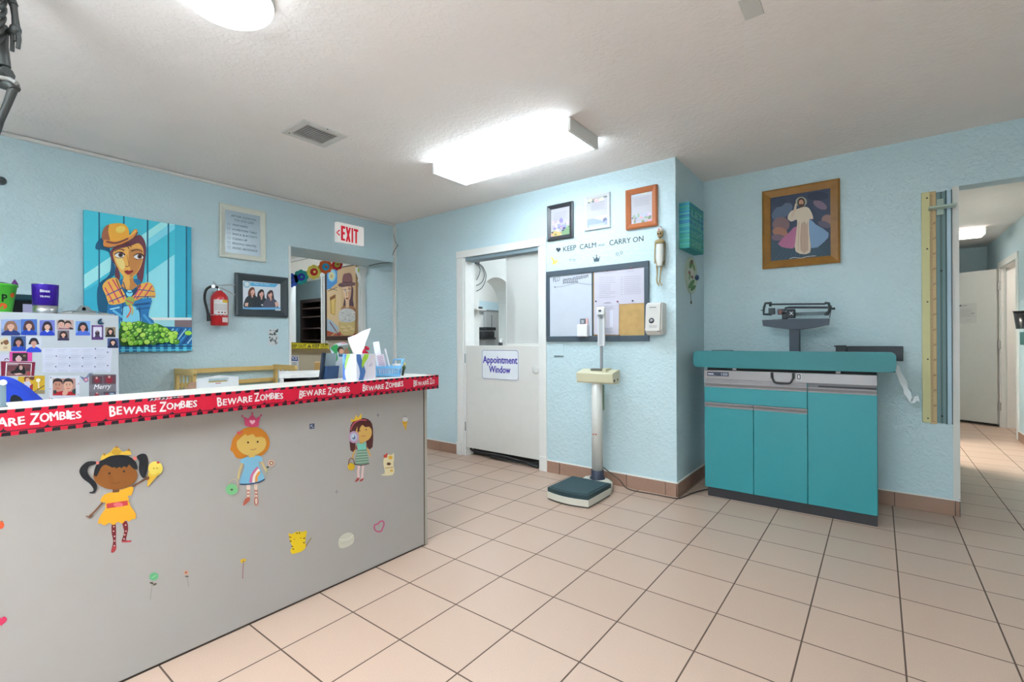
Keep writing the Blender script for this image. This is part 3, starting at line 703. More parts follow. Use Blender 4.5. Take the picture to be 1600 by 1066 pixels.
b = MB(BLACK); b.tube(smooth_open([(ex + 0.01, ey - 0.02, 1.598), (ex + 0.015, ey - 0.06, 1.602), (ex + 0.01, ey - 0.10, 1.57), (ex, ey - 0.108, 1.50), (ex, ey - 0.092, 1.42), (ex, ey - 0.083, 1.37)], 5), 0.0095, n=8); b.cyl((ex, ey - 0.083, 1.385), (ex, ey - 0.078, 1.32), 0.011, r2=0.014); part('hose', b, t)

# ---- small black and white sticker
F = Flat('X', XL, 0.0008, (310, 420, 7.615))
F.poly([(826, 735), (860, 718), (945, 716), (945, 740), (930, 760), (945, 790), (942, 905), (838, 905), (832, 860), (840, 800), (828, 770)], P(206, 210, 212), 2)
rl = random.Random(5)
for k in range(34): F.ell(rl.uniform(845, 932), rl.uniform(735, 895), rl.uniform(4, 12), rl.uniform(4, 14), P(52, 58, 62) if k % 3 else P(150, 154, 156), 8, rl.uniform(0, 3))
F.poly([(905, 745), (948, 712), (940, 760)], P(60, 66, 70))
single('wall_sticker', F, 'small black and white cartoon sticker on the left wall below the framed group photo', 'sticker')
# ---- little dark hook at the far left of the wall
p = onX(2, 283, XL)
b = MB(P(70, 78, 82)); b.cyl((XL, p.y - .003, p.z), (XL + 0.012, p.y - .003, p.z), 0.026, n=16); b.cyl((XL + 0.012, p.y - .003, p.z), (XL + 0.03, p.y - .003, p.z), 0.010, n=12)
single('wall_hook', b, 'small round dark grey hook high on the left wall at the edge of the photo', 'hook')

# ---- three framed watercolours
def watercolour(name, label, a0, a1, b0, b1, w, m, th, kind):
    t = thing(name, label, 'picture', ((a0 + a1) / 2, YD, b0), 'watercolours over the message board')
    part('frame', frame('Y', YD, th, a0, a1, b0, b1, w, m, 0.5), t)
    F = Flat('Y', YD, 0.007, clip=(a0 + w * .8, b0 + w * .8, a1 - w * .8, b1 - w * .8))
    x0, x1, z0, z1 = a0 + w * .8, a1 - w * .8, b0 + w * .8, b1 - w * .8
    F.raw([(x0, z0), (x1, z0), (x1, z1), (x0, z1)], P(184, 182, 190)); W = x1 - x0; Hh = z1 - z0
    def blob(fx, fz, rx, rz, c, n=10, rr=random.Random(hash(kind) % 99 if False else len(kind))):
        pts = [(x0 + W * fx + W * rx * math.cos(a) * rr.uniform(.7, 1.25), z0 + Hh * fz + Hh * rz * math.sin(a) * rr.uniform(.7, 1.25)) for a in [2 * math.pi * i / n for i in range(n)]]
        F.raw(smooth_closed(pts, 3), c)
    R = random.Random(len(kind) * 7)
    if kind == 'flowers':
        blob(.5, .22, .5, .2, P(150, 170, 150)); blob(.3, .1, .3, .1, P(206, 170, 110)); blob(.8, .12, .22, .14, P(120, 150, 110))
        for k in range(26): blob(R.uniform(.1, .9), R.uniform(.2, .55), R.uniform(.04, .11), R.uniform(.03, .07), (P(140, 128, 200), P(176, 166, 222), P(204, 180, 216), P(150, 150, 214), P(226, 204, 216))[k % 5])
        for k in range(8): blob(R.uniform(.05, .95), R.uniform(.06, .3), .05, .03, (P(60, 60, 60), P(96, 120, 70), P(214, 160, 170))[k % 3])
    elif kind == 'landscape':
        for k in range(14): blob(R.uniform(.05, .95), R.uniform(.86, .98), R.uniform(.08, .16), .05, (P(176, 176, 170), P(214, 176, 180), P(120, 126, 120), P(206, 210, 180))[k % 4])
        F.raw(smooth_closed([(x0, z0), (x0, z0 + Hh * .27), (x0 + W * .3, z0 + Hh * .30), (x0 + W * .6, z0 + Hh * .22), (x0 + W * .8, z0 + Hh * .16), (x1, z0 + Hh * .24), (x1, z0)], 4), P(148, 160, 208))
        F.raw(smooth_closed([(x0 + W * .35, z0 + Hh * .31), (x0 + W * .6, z0 + Hh * .36), (x1, z0 + Hh * .34), (x0 + W * .75, z0 + Hh * .24)], 4), P(214, 196, 186)); blob(.85, .2, .1, .06, P(110, 112, 140)); blob(.5, .06, .4, .05, P(176, 186, 222))
    else:
        for k in range(5): blob(R.uniform(.2, .9), R.uniform(.88, .97), .2, .03, (P(190, 196, 206), P(206, 206, 186))[k % 2])
        blob(.5, .25, .6, .06, P(176, 190, 206))
        for k in range(30): blob(R.uniform(.03, .97), R.uniform(.04, .28), R.uniform(.04, .09), R.uniform(.03, .07), (P(186, 170, 220), P(204, 186, 226), P(120, 140, 110), P(150, 170, 140), P(216, 166, 176))[k % 5])
    for k in range(5):
        z = z0 + Hh * (.80 - k * .055); F.raw([(x0 + W * .18, z), (x0 + W * (.86 - .06 * (k % 2)), z + .001), (x0 + W * (.86 - .06 * (k % 2)), z + .003), (x0 + W * .18, z + .002)], P(140, 138, 152))
    part('print', F, t)
watercolour('framed_watercolour', 'black framed watercolour of lilac flowers, left of the three over the message board', -2.285, -2.027, 2.014, 2.320, 0.035, P(56, 58, 62, rough=0.3), 0.022, 'flowers')
watercolour('framed_watercolour', 'white framed watercolour of a blue shore, middle of the three over the message board', -1.918, -1.690, 2.050, 2.331, 0.024, P(204, 206, 208), 0.020, 'landscape')
watercolour('framed_watercolour', 'wide orange-brown wooden framed watercolour of a lilac field, beside the hanging skeleton', -1.553, -1.304, 2.004, 2.311, 0.040, P(176, 102, 60, rough=0.35), 0.028, 'meadowfield')

# ---- KEEP CALM decals, hearts, crown and butterfly
INK = P(44, 60, 70); t = thing('wall_lettering', 'dark keep calm and carry on lettering stuck on the wall over the message board', 'wall decal', (-1.78, YD, 1.90))
for (s_, p0, p1, h_, bo) in (('KEEP', (248, 930), (415, 905), 62, .012), ('CALM', (458, 900), (668, 872), 62, .012), ('AND', (697, 864), (783, 851), 27, 0.0), ('CARRY', (838, 850), (1112, 815), 66, .012), ('ON', (1140, 812), (1275, 792), 66, .012)):
    F = Flat('Y', YD, 0.001, (850, 280, 8.2)); F.textpx(s_, p0, p1, h_, INK, bold=bo); part('word', F, t)
def heart(F, cx, cy, w, h, m, ring=None):
    pts = []
    for i in range(28):
        a = 2 * math.pi * i / 28; x = 16 * math.sin(a) ** 3; y = 13 * math.cos(a) - 5 * math.cos(2 * a) - 2 * math.cos(3 * a) - math.cos(4 * a); pts.append((cx + x / 32 * w, cy - y / 30 * h))
    if ring: F.line(pts + [pts[0]], ring, m)
    else: F.poly(pts, m)
F = Flat('Y', YD, 0.001, (850, 280, 8.2)); heart(F, 185, 905, 62, 66, INK); single('heart_decal', F, 'dark heart decal on the wall left of the word keep', 'wall decal')
F = Flat('Y', YD, 0.001, (850, 280, 8.2)); heart(F, 340, 1035, 26, 30, P(84, 112, 124), 5); heart(F, 385, 1040, 34, 34, P(84, 112, 124), 5); single('heart_decal', F, 'faint pair of outlined grey hearts on the wall left of the crown', 'wall decal')
F = Flat('Y', YD, 0.001, (850, 280, 8.2)); heart(F, 938, 960, 34, 38, P(84, 112, 124), 6); heart(F, 992, 945, 34, 40, P(84, 112, 124), 6); F.line([(955, 990), (975, 975)], 5, P(84, 112, 124)); single('heart_decal', F, 'pair of outlined grey hearts on the wall right of the crown', 'wall decal')
F = Flat('Y', YD, 0.001, (850, 280, 8.2)); CR = P(70, 92, 102)
F.poly([(640, 1052), (632, 1005), (655, 1022), (675, 985), (694, 1018), (716, 1000), (706, 1046)], CR); F.ell(674, 980, 9, 11, CR, 10); F.ell(633, 1003, 7, 7, CR, 8); F.ell(716, 998, 7, 7, CR, 8); F.line([(642, 1056), (706, 1050)], 8, CR)
single('crown_decal', F, 'small dark crown decal on the wall above the message board', 'wall decal')
F = Flat('Y', YD, 0.001, (840, 270, 3.675)); YB = P(228, 196, 84)
F.poly([(75, 488), (84, 486), (97, 503), (96, 527), (84, 522), (90, 508)], YB, 2); F.poly([(97, 505), (112, 500), (118, 510), (104, 524), (96, 526)], P(240, 214, 120), 2)
single('butterfly_decal', F, 'small yellow butterfly decal on the wall at the left over the message board', 'wall decal')

# ---- message board: whiteboard on the left, cork on the right
a0, a1, b0, b1 = -2.296, -1.371, 1.140, 1.749
t = thing('message_board', 'large grey framed message board, half whiteboard and half cork', 'notice board', ((a0 + a1) / 2, YD, b0))
FRM = P(70, 82, 92, rough=0.4)
b = MB(FRM); w = 0.045
b.box(a0, a1, YD - 0.022, YD, b0, b0 + w, bev=0.003); b.box(a0, a1, YD - 0.022, YD, b1 - w, b1, bev=0.003); b.box(a0, a0 + w * .7, YD - 0.022, YD, b0 + w, b1 - w, bev=0.003); b.box(a1 - w * .8, a1, YD - 0.022, YD, b0 + w, b1 - w, bev=0.003)
part('frame', b, t)
xm = onY(927, 470, YD).x
b = MB(FRM); b.box(xm - 0.006, xm + 0.006, YD - 0.016, YD, b0 + w, b1 - w); part('divider', b, t)
b = MB(P(192, 197, 208, rough=0.22)); b.box(a0 + w * .7, xm - .006, YD - 0.010, YD, b0 + w, b1 - w)
part('whiteboard', b, t)
F = Flat('Y', YD, 0.0104, (850, 400, 7.105)); MK = P(40, 38, 48)
F.textpx('FLU', (108, 292), (185, 278), 46, MK, shear=.15); F.textpx('immunization', (218, 290), (500, 240), 44, MK, shear=.15, bold=.008); F.textpx('available', (215, 312), (385, 295), 32, MK, shear=.2, bold=.006)
part('handwriting', F, t)
F = Flat('Y', YD, 0.0108, (850, 400, 7.105)); F.line([(120, 350), (225, 338), (375, 300), (395, 303), (470, 315), (545, 322)], 4, P(110, 108, 118), 3); F.line([(120, 346), (140, 350)], 8, MK); part('drawn_line', F, t)
b = MB(mat((186, 152, 98), 0.9, noise=0.25, name='cork', bump=0.4, bscale=250)); b.box(xm + .006, a1 - w * .8, YD - 0.010, YD, b0 + w, b1 - w); part('cork', b, t)
b = MB(P(70, 78, 86)); 
def paper(name, label, quad, off, crop, lines, group='papers pinned on the cork'):
    F = Flat('Y', YD, off, crop); F.sheet(quad, P(194, 190, 203), 0.001)
    for ln in lines: F.line(ln[0], ln[1], ln[2])
    return F
GL = P(150, 144, 160); cr6 = (850, 400, 7.105)
def text_lines(x0, x1, y0, y1, n, sl, seed, w=3.2):
    R = random.Random(seed); r = []
    for i in range(n):
        y = y0 + (y1 - y0) * i / max(1, n - 1); e = x1 - (x1 - x0) * R.choice([0, 0, .1, .3]); r.append(([(x0, y), (e, y - (e - x0) * sl)], w, GL))
    return r
F = paper('', '', [(563, 160), (838, 128), (843, 512), (566, 506)], 0.0108, cr6, text_lines(620, 800, 240, 460, 12, .03, 1) + [([(670, 195), (760, 185)], 4, P(160, 154, 168)), ([(700, 172), (720, 170)], 6, P(140, 134, 150))])
single('paper_sheet', F, 'printed sheet pinned at the top left of the cork half', 'paper', 'papers pinned on the cork')
F = paper('', '', [(826, 130), (1122, 104), (1122, 522), (835, 538)], 0.0122, cr6, text_lines(895, 1085, 235, 425, 10, .04, 2) + text_lines(860, 885, 240, 430, 8, .03, 3, 4) + [([(930, 180), (1010, 168)], 4, P(160, 154, 168))])
single('paper_sheet', F, 'printed two column sheet pinned at the top right of the cork half', 'paper', 'papers pinned on the cork')
F = paper('', '', [(566, 490), (842, 500), (838, 876), (562, 872)], 0.0136, cr6, text_lines(600, 800, 560, 600, 4, .01, 4) + [([(672, 527), (757, 522)], 9, P(150, 142, 158)), ([(690, 520), (740, 516)], 5, P(150, 142, 158)), ([(682, 808), (770, 805)], 5, P(160, 156, 176))] + text_lines(690, 780, 820, 850, 3, .0, 5))
F.rect(740, 605, 775, 790, P(206, 206, 220)); F.rect(690, 640, 715, 740, P(196, 190, 196))
single('paper_sheet', F, 'printed notice with a small table pinned low on the cork half, behind the height rod', 'paper', 'papers pinned on the cork')
b = MB(P(132, 98, 60)); q = onY(575, 0, YD)
F = Flat('Y', YD, 0.0104, cr6); F.sheet([(572, 876), (850, 872), (850, 908), (572, 912)], P(128, 94, 58), 0.004); single('cork_strip', F, 'dark brown strip along the bottom edge of the cork half', 'strip')
for (u, v, lab) in ((980, 135, 'red-violet push pin at the top of the right cork sheet'), (994, 500, 'dark push pin at the bottom of the right cork sheet'), (587, 505, 'dark push pin at the left corner of the low notice'), (826, 508, 'pink push pin at the right corner of the low notice')):
    q = onY(850 + u / 7.105, 400 + v / 7.105, YD)
    b = MB(P(150, 70, 100) if 'red' in lab or 'pink' in lab else P(60, 46, 66)); b.lathe([(0.006, 0), (0.006, .002), (0.003, .004), (0.003, .008), (0.0055, .010), (0.0055, .012), (0.001, .012)], (q.x, YD - 0.0125, q.z), n=10, rot=Matrix.Rotation(math.radians(90), 3, 'X'))
    single('push_pin', b, lab, 'push pin', 'pins on the cork')
# white thermometer box on the whiteboard
p0 = onY(903, 507, YD - .03); p1 = onY(919, 526, YD - .03); p2 = onY(907, 500, YD - .03)
t = thing('thermometer_holder', 'small white box holding a grey thermometer, low on the whiteboard', 'thermometer', ((p0.x + p1.x) / 2, YD - .012, p1.z))
b = MB(P(226, 224, 226)); b.box(p0.x, p1.x, YD - .05, YD - .0105, p1.z, p0.z, bev=0.006); part('holder', b, t)
b = MB(P(96, 100, 108)); b.box(p2.x, p2.x + .05, YD - .040, YD - .018, p0.z - .004, p0.z + .045, bev=0.004); b.box(p2.x + .012, p2.x + .038, YD - .041, YD - .0395, p0.z + .008, p0.z + .034, P(170, 176, 180)); part('thermometer', b, t)
b = MB(P(236, 190, 190)); b.box(p2.x + .05, p2.x + .066, YD - .034, YD - .020, p0.z - .004, p0.z + .048, bev=0.004); part('cap', b, t)
# soap dispenser
p0 = onY(1013.5, 474, YD - .06); p1 = onY(1042, 523, YD - .06)
sx0, sx1, sz0, sz1 = -1.372, -1.245, 1.186, 1.425
t = thing('soap_dispenser', 'white wall soap dispenser with a round black sensor beside the message board', 'soap dispenser', ((sx0 + sx1) / 2, YD, sz0))
SD = P(208, 205, 200, rough=0.3)
b = MB(SD); pr = [(YD, sz0 + .012), (YD - .075, sz0), (YD - .105, sz0 + .03), (YD - .10, sz0 + .06), (YD - .085, sz1 - .015), (YD - .07, sz1), (YD, sz1)]
b.prism(pr, 'x', sx0 + .012, sx1 - .012); b.prism([(y * 1 if i in (0, 6) else y + .012, z + (.006 if i < 3 else -.006)) for i, (y, z) in enumerate(pr)], 'x', sx0, sx1); part('housing', b, t)
yf = YD - .0935; rx = Matrix.Rotation(math.radians(90 - 6), 3, 'X'); mx = (sx0 + sx1) / 2
b = MB(P(70, 70, 74)); b.lathe([(0.001, 0), (.0205, 0), (.0205, .004), (.001, .004)], (mx - .012, yf + .001, sz0 + .105), n=20, rot=rx); b.lathe([(0.001, .004), (.012, .004), (.012, .006), (.001, .006)], (mx - .012, yf + .001, sz0 + .105), P(150, 152, 156), n=16, rot=rx); part('sensor', b, t)
F = Flat('Y', YD, .102); F.raw([(mx - .024, sz1 - .040), (mx + .026, sz1 - .040), (mx + .026, sz1 - .034), (mx - .024, sz1 - .034)], P(130, 130, 134)); part('printed_line', F, t)
F = Flat('Y', YD, .1035)
for k in range(3): F.raw([(mx - .028, sz0 + .068 - k * .007), (mx + .03, sz0 + .068 - k * .007), (mx + .03, sz0 + .0705 - k * .007), (mx - .028, sz0 + .0705 - k * .007)], P(160, 158, 158))
part('printing', F, t)
b = MB(P(120, 120, 120)); b.box(sx1 - .03, sx1 - .02, YD - .1045, YD - .098, sz0 + .022, sz0 + .03); part('nozzle', b, t)
# painted-over wall plate under the board
b = MB(WALL); p0 = onY(866, 538, YD); p1 = onY(881, 556, YD); b.box(p0.x, p1.x, YD - .006, YD, p1.z, p0.z + .006, bev=0.002); b.box(p0.x + .002, p1.x - .002, YD - .008, YD, p1.z - .006, p1.z, P(96, 104, 110))
single('wall_plate', b, 'blue painted wall plate under the left end of the message board', 'wall plate')

# ---- dangling skeleton in a white dress
t = thing('skeleton_ornament', 'small hanging skeleton in a white dress and nurse cap right of the message board', 'halloween ornament', (-1.293, YD - .03, 1.56))
BONE = P(160, 140, 96); BON2 = P(92, 78, 46); yy = YD - .030
def S(u, v, d=0.0): q = onY(1000 + u / 4.445, 300 + v / 4.445, yy - d); return (q.x, q.y, q.z)
b = MB(BONE); c = S(140, 288); b.ball(c, .024, .022, .030); b.ball((c[0], c[1] - .006, c[2] - .024), .015, .014, .014)
for dx in (-.0085, .0085): b.ball((c[0] + dx, c[1] - .0195, c[2] - .004), .0065, .004, .007, P(60, 24, 24))
b.ball((c[0], c[1] - .021, c[2] - .017), .003, .003, .004, P(60, 24, 24)); b.box(c[0] - .008, c[0] + .008, c[1] - .022, c[1] - .016, c[2] - .031, c[2] - .028, P(90, 60, 50)); part('skull', b, t)
b = MB(P(224, 220, 214)); b.lathe([(.024, 0), (.026, .012), (.012, .024), (.001, .026)], (c[0], c[1], c[2] + .015), n=16); b.box(c[0] - .003, c[0] + .003, c[1] - .028, c[1] - .02, c[2] + .018, c[2] + .032, P(190, 40, 50)); part('nurse_cap', b, t)
b = MB(BONE); b.tube([S(140, 312), S(138, 345)], .006, n=8); b.ball(S(137, 345), .037, .018, .020)
for k in range(4): b.tube([S(112 + k * 2, 340 + k * 6), S(138, 336 + k * 6, .02), S(166 - k * 2, 340 + k * 6)], .0035, n=6)
part('ribcage', b, t)
for sx, pts in ((1, [(108, 342), (104, 400), (103, 462), (106, 480)]), (-1, [(170, 345), (173, 400), (170, 470), (166, 492)])):
    b = MB(BON2 if sx < 0 else BONE); b.tube([S(*p) for p in pts], [.007, .0055, .0055, .008], n=8)
    for k in range(3): b.tube([S(pts[-1][0] - 4 + 4 * k, pts[-1][1]), S(pts[-1][0] - 6 + 6 * k, pts[-1][1] + 18)], .0025, n=5)
    part('arm', b, t)
b = MB(P(214, 212, 206)); n = 18; V = []; prof = [(362, 118, 160), (385, 112, 164), (410, 118, 160), (440, 112, 164), (480, 116, 160), (515, 122, 156)]
prof3 = [(S((l + r_) / 2, y), (r_ - l) / 2 / 4.445 * .0050) for (y, l, r_) in prof]
for (cc, r_) in prof3:
    for k in range(n): a = 2 * math.pi * k / n; V.append((cc[0] + r_ * math.cos(a), cc[1] + min(r_, .024) * .8 * math.sin(a), cc[2]))
b.add(V, [(i * n + k, i * n + (k + 1) % n, (i + 1) * n + (k + 1) % n, (i + 1) * n + k) for i in range(len(prof) - 1) for k in range(n)], None, True); part('dress', b, t)
for pts in ([(120, 478), (118, 522), (119, 575), (116, 612), (120, 632), (132, 650)], [(146, 478), (148, 520), (141, 575), (138, 610), (136, 632), (152, 646)]):
    b = MB(BONE); b.tube([S(*p) for p in pts[:5]], [.006, .0075, .005, .0055, .006], n=8); b.tube([S(*pts[4]), S(pts[5][0], pts[5][1], .02)], [.006, .004], n=7); b.ball(S(*pts[1]), .009); part('leg', b, t)
b = MB(P(200, 200, 196)); b.tube([S(140, 268), S(140, 240)], .0012, n=5); b.cyl((S(140, 240)[0], YD, S(140, 240)[2]), (S(140, 240)[0], yy - .004, S(140, 240)[2]), .004, n=8); part('hanging_loop', b, t)

# ---- deep turquoise box canvas and oval plaque on the return wall
a0, a1, b0, b1 = 3.655, 4.075, 1.875, 2.215
b0, b1 = 1.862, 2.222
t = thing('box_canvas', 'deep turquoise and green box canvas with raised letters on the narrow return wall', 'canvas', (XS, 3.85, b0))
d_ = 0.075; a0 = onX(1069, 350, XS + d_ * .5).y; a1 = onX(1099, 350, XS + d_).y
b0 = onX(1087, 392, XS + d_).z; b1 = onX(1087, 322, XS + d_).z
b = MB(P(52, 152, 158)); b.box(XS, XS + d_, a0, a1, b0, b1, P(46, 146, 152), bev=.002, seg=1)
R = random.Random(11)
for k in range(26):
    z = b0 + (b1 - b0) * k / 26; c = (P(46, 150, 150), P(40, 128, 176), P(60, 160, 130), P(34, 140, 160), P(70, 172, 168), P(44, 110, 160))[R.randrange(6) if k > 7 else (0, 2, 4)[k % 3]]
    b.box(XS - .0 + .001, XS + d_ + .0006, a0 - .0008, a1 + .0008, z + .002, z + (b1 - b0) / 26 - .0005, c)
part('canvas', b, t)
F = Flat('X', XS + d_, .002, clip=(a0, b0, a1, b1)); LC = P(120, 196, 176); Lh = (b1 - b0)
for i, s_ in enumerate(('LET', 'YOUR', 'LIGHT', 'SHINE')): F.text(s_, a0 + .05, b1 - .10 - i * Lh * .215, a1 - .04 - .03 * (i % 2), Lh * .15, LC, bold=.02)
part('lettering', F, t)
pc_ = onX(1081, 430, XS + .012)
t = thing('oval_plaque', 'oval green leafy plaque with a blue heart under the turquoise box canvas', 'plaque', (XS, pc_.y, pc_.z - .15))
ya = (onX(1089.5, 430, XS + .012).y - onX(1072, 430, XS + .012).y) / 2; za = .145
yc_ = (onX(1089.5, 430, XS + .012).y + onX(1072, 430, XS + .012).y) / 2
b = MB(P(150, 176, 140)); b.prism([(yc_ + ya * math.cos(2 * math.pi * i / 36), pc_.z + za * math.sin(2 * math.pi * i / 36)) for i in range(36)], 'x', XS + .001, XS + .012, P(176, 190, 170)); part('board', b, t)
F = Flat('X', XS + .012, .0005)
def el(fy, fz, ry, rz, m, rot=0): F.raw([(yc_ + ya * (fy + ry * math.cos(a) * math.cos(rot) - rz * math.sin(a) * math.sin(rot)), pc_.z + za * (fz + ry * math.cos(a) * math.sin(rot) + rz * math.sin(a) * math.cos(rot))) for a in [2 * math.pi * i / 18 for i in range(18)]], m)
el(0, 0, .93, .93, P(196, 206, 186)); el(-.2, .55, .3, .2, P(96, 130, 70), .5); el(.3, .5, .35, .14, P(120, 150, 84), -.6); el(-.1, -.5, .6, .16, P(84, 136, 72), .4); el(.2, -.68, .5, .12, P(66, 116, 60), .3); el(-.4, -.1, .25, .12, P(120, 160, 100), 1.0); el(0, .72, .26, .12, P(120, 80, 66)); el(-.45, .08, .2, .1, P(150, 96, 84)); el(.1, .1, .22, .2, P(214, 206, 190)); el(.0, -.1, .18, .08, P(140, 60, 70))
part('leaf_painting', F, t)
b = MB(P(46, 66, 104)); b.ball((XS + .026, yc_ + ya * .62, pc_.z - za * .08), .014, ya * .22, .022); part('heart', b, t)
b = MB(P(110, 104, 92)); b.tube([(XS + .006, yc_ - ya * .1, pc_.z - za), (XS + .008, yc_ - ya * .05, pc_.z - za - .06)], .002, n=5); b.ball((XS + .008, yc_ - ya * .05, pc_.z - za - .07), .006, .01, .014); part('tassel', b, t)

# ---- gold framed devotional print (plain stand-in)
a0, a1, b0, b1 = -0.722, -0.218, 1.702, 2.311
t = thing('framed_print', 'gold framed print of a pale robed figure, above the baby scale', 'picture', ((a0 + a1) / 2, YR, b0))
part('frame', frame('Y', YR, 0.032, a0, a1, b0, b1, 0.058, mat((150, 104, 42), 0.4, noise=0.3, name='gold_brown_wood'), 0.45), t)
F = Flat('Y', YR, 0.010, (1160, 260, 5.922), (a0 + .045, b0 + .045, a1 - .045, b1 - .045))
F.rect(240, 190, 860, 920, P(58, 68, 92))
for (x, y, rx_, ry_, c, rt_) in ((370, 420, 110, 60, P(92, 108, 132), -.6), (360, 540, 80, 70, P(132, 104, 108), 0), (350, 610, 70, 44, P(168, 116, 96), .2), (330, 660, 60, 30, P(120, 96, 110), 0), (720, 360, 70, 34, P(126, 106, 126), .5), (790, 500, 56, 50, P(150, 118, 112), .4), (760, 540, 60, 30, P(96, 92, 112), .3), (700, 280, 100, 40, P(46, 54, 76), 0), (330, 320, 70, 60, P(48, 60, 84), 0)): F.ell(x, y, rx_, ry_, c, 18, rt_)
F.rect(240, 700, 860, 920, P(50, 74, 92))
for k in range(12): x = 270 + k * 52; F.line([(x, 905), (540 + (x - 540) * .45, 720)], 4, P(70, 98, 118))
F.poly([(505, 560), (440, 610), (330, 720), (420, 760), (500, 740)], P(176, 104, 140), 2); F.poly([(615, 500), (680, 540), (800, 620), (760, 700), (640, 760)], P(122, 152, 186), 2)
F.poly([(520, 395), (560, 380), (610, 385), (645, 440), (655, 490), (620, 500), (620, 620), (628, 800), (495, 790), (500, 620), (508, 500), (455, 515), (420, 480), (450, 420)], P(214, 196, 176), 3)
F.poly([(545, 540), (600, 540), (606, 780), (540, 780)], P(188, 160, 140), 2); F.poly([(490, 350), (505, 350), (500, 400), (470, 470), (455, 460), (478, 400)], P(206, 184, 162), 2)
F.ell(547, 332, 52, 46, P(170, 166, 150)); F.ell(546, 338, 36, 44, P(70, 52, 44)); F.ell(546, 340, 22, 28, P(186, 142, 116)); F.poly([(528, 356), (566, 356), (558, 382), (534, 382)], P(84, 60, 48), 2)
for k in range(4): F.line([(525 + k * 26, 520), (518 + k * 30, 780)], 4, P(176, 146, 128))
F.line([(440, 858), (480, 846), (540, 852), (600, 838), (680, 830)], 5, P(206, 206, 206), 3)
part('print', F, t)

# ---- height ruler board beside the hallway opening
z0, z1 = 0.592, 2.118; yb = YR
t = thing('height_ruler', 'tall yellow and clear wall height ruler with a sliding headpiece beside the hallway opening', 'height ruler', (0.30, YR, z0))
b = MB(P(206, 200, 148)); b.box(0.228, 0.270, yb - .020, yb, z0, z1, bev=.002)
for z in (z0 + .03, z0 + .42, z0 + .8, z0 + 1.15, z1 - .04): b.cyl((0.256, yb - .020, z), (0.256, yb - .0225, z), .005, P(80, 76, 60), 10)
part('back_rail', b, t)
b = MB(P(196, 168, 124)); b.box(0.270, 0.301, yb - .014, yb, z0 - .006, z1, bev=.001)
part('wooden_ruler', b, t)
F = Flat('Y', YR, 0.0145)
for k in range(150):
    z = z0 + .01 + k * .01; F.lift = False; L = .010 if k % 10 else .018
    F.raw([(0.273, z), (0.273 + L, z), (0.273 + L, z + .0022), (0.273, z + .0022)], P(60, 48, 40))
F.lift = True
for k in range(1, 15): F.text(str(k * 10 + 50), 0.286, z0 + .012 + k * .1, 0.299, .011, P(90, 50, 40))
part('ruler_marks', F, t)
b = MB(P(112, 140, 142)); b.box(0.302, 0.348, yb - .012, yb, z0 + .004, z1 - .01); b.box(0.320, 0.330, yb - .016, yb, z0 + .004, z1 - .012, P(84, 108, 108))
for z in (z0 + .05, z0 + 1.0, z1 - .07): b.cyl((0.325, yb - .016, z), (0.325, yb - .019, z), .006, BLACK, 10)
part('channel', b, t)
b = MB(P(176, 200, 214)); b.box(0.352, 0.374, yb - .014, yb, z0 + .004, z1 - .014, bev=.002); b.box(0.346, 0.352, yb - .016, yb, z0, z1 - .005, P(64, 92, 92)); b.box(0.374, 0.378, yb - .016, yb, z0, z1 - .005, P(64, 92, 92)); part('tape_strip', b, t)
b = MB(clear((206, 226, 214), 0.6, 0.15, 'green_clear_plastic')); zz = onY(1470, 325, yb - .03).z
b.box(0.262, 0.395, yb - .10, yb - .018, zz - .006, zz + .006, bev=.002); b.box(0.302, 0.338, yb - .032, yb - .016, zz - .045, zz + .06, bev=.002); part('headpiece', b, t)

# ================================================================== RECEPTION COUNTER
LZ0, LZ1 = 0.886, 0.957
t = thing('reception_counter', 'long white reception counter with a raised ledge at the left, stuck with girl stickers', 'counter', (-2.08, 0.6, 0))
PANEL = mat((168, 163, 159), 0.38, noise=0.02, name='counter_laminate')
b = MB(PANEL); b.box(-2.12, XP, -0.9, 1.800, 0.010, LZ0); part('front_panel', b, t)
b = MB(P(60, 50, 42)); b.box(-2.11, XP - 0.004, -0.9, 1.802, 0.0, 0.010); part('base_shadow_strip', b, t)  # dark strip painted as the shadow line at the floor
b = MB(P(150, 146, 136)); b.box(-2.12, XP + 0.003, 1.800, 1.806, 0.002, LZ0, P(104, 92, 80)); b.box(-2.12, XP + 0.002, 1.806, 1.824, 0.002, LZ0, P(176, 172, 160)); part('end_trim', b, t)
b = MB(mat((226, 221, 212), 0.35, noise=0.02, name='ledge_laminate')); b.box(-2.215, XT, -0.9, 1.848, LZ0, LZ1, bev=0.003); part('ledge', b, t)
b = MB(OFFW); b.box(-2.55, -2.12, -0.9, 1.16, 0.70, 0.74, bev=0.004); part('desk_top', b, t)
b = MB(OFFW); b.box(-2.53, -2.12, 1.12, 1.15, 0, 0.70); part('desk_side', b, t)

# ---- printed tape along the ledge
rt_ = random.Random(12)
F = Flat('X', XT, 0.0004)
TAPE = mat((206, 14, 52), 0.28, noise=0.05, name='red_tape', coat=0.3); TBLK = P(24, 22, 28, rough=0.3); TWH = P(226, 218, 216, rough=0.3)
y0_, y1_ = -0.9, 1.850
F.lift = False; F.d = 0.0009
F.raw([(y0_, LZ0 - .002), (y1_, LZ0 - .002), (y1_, LZ1 + .001), (y0_, LZ1 + .001)], TAPE)
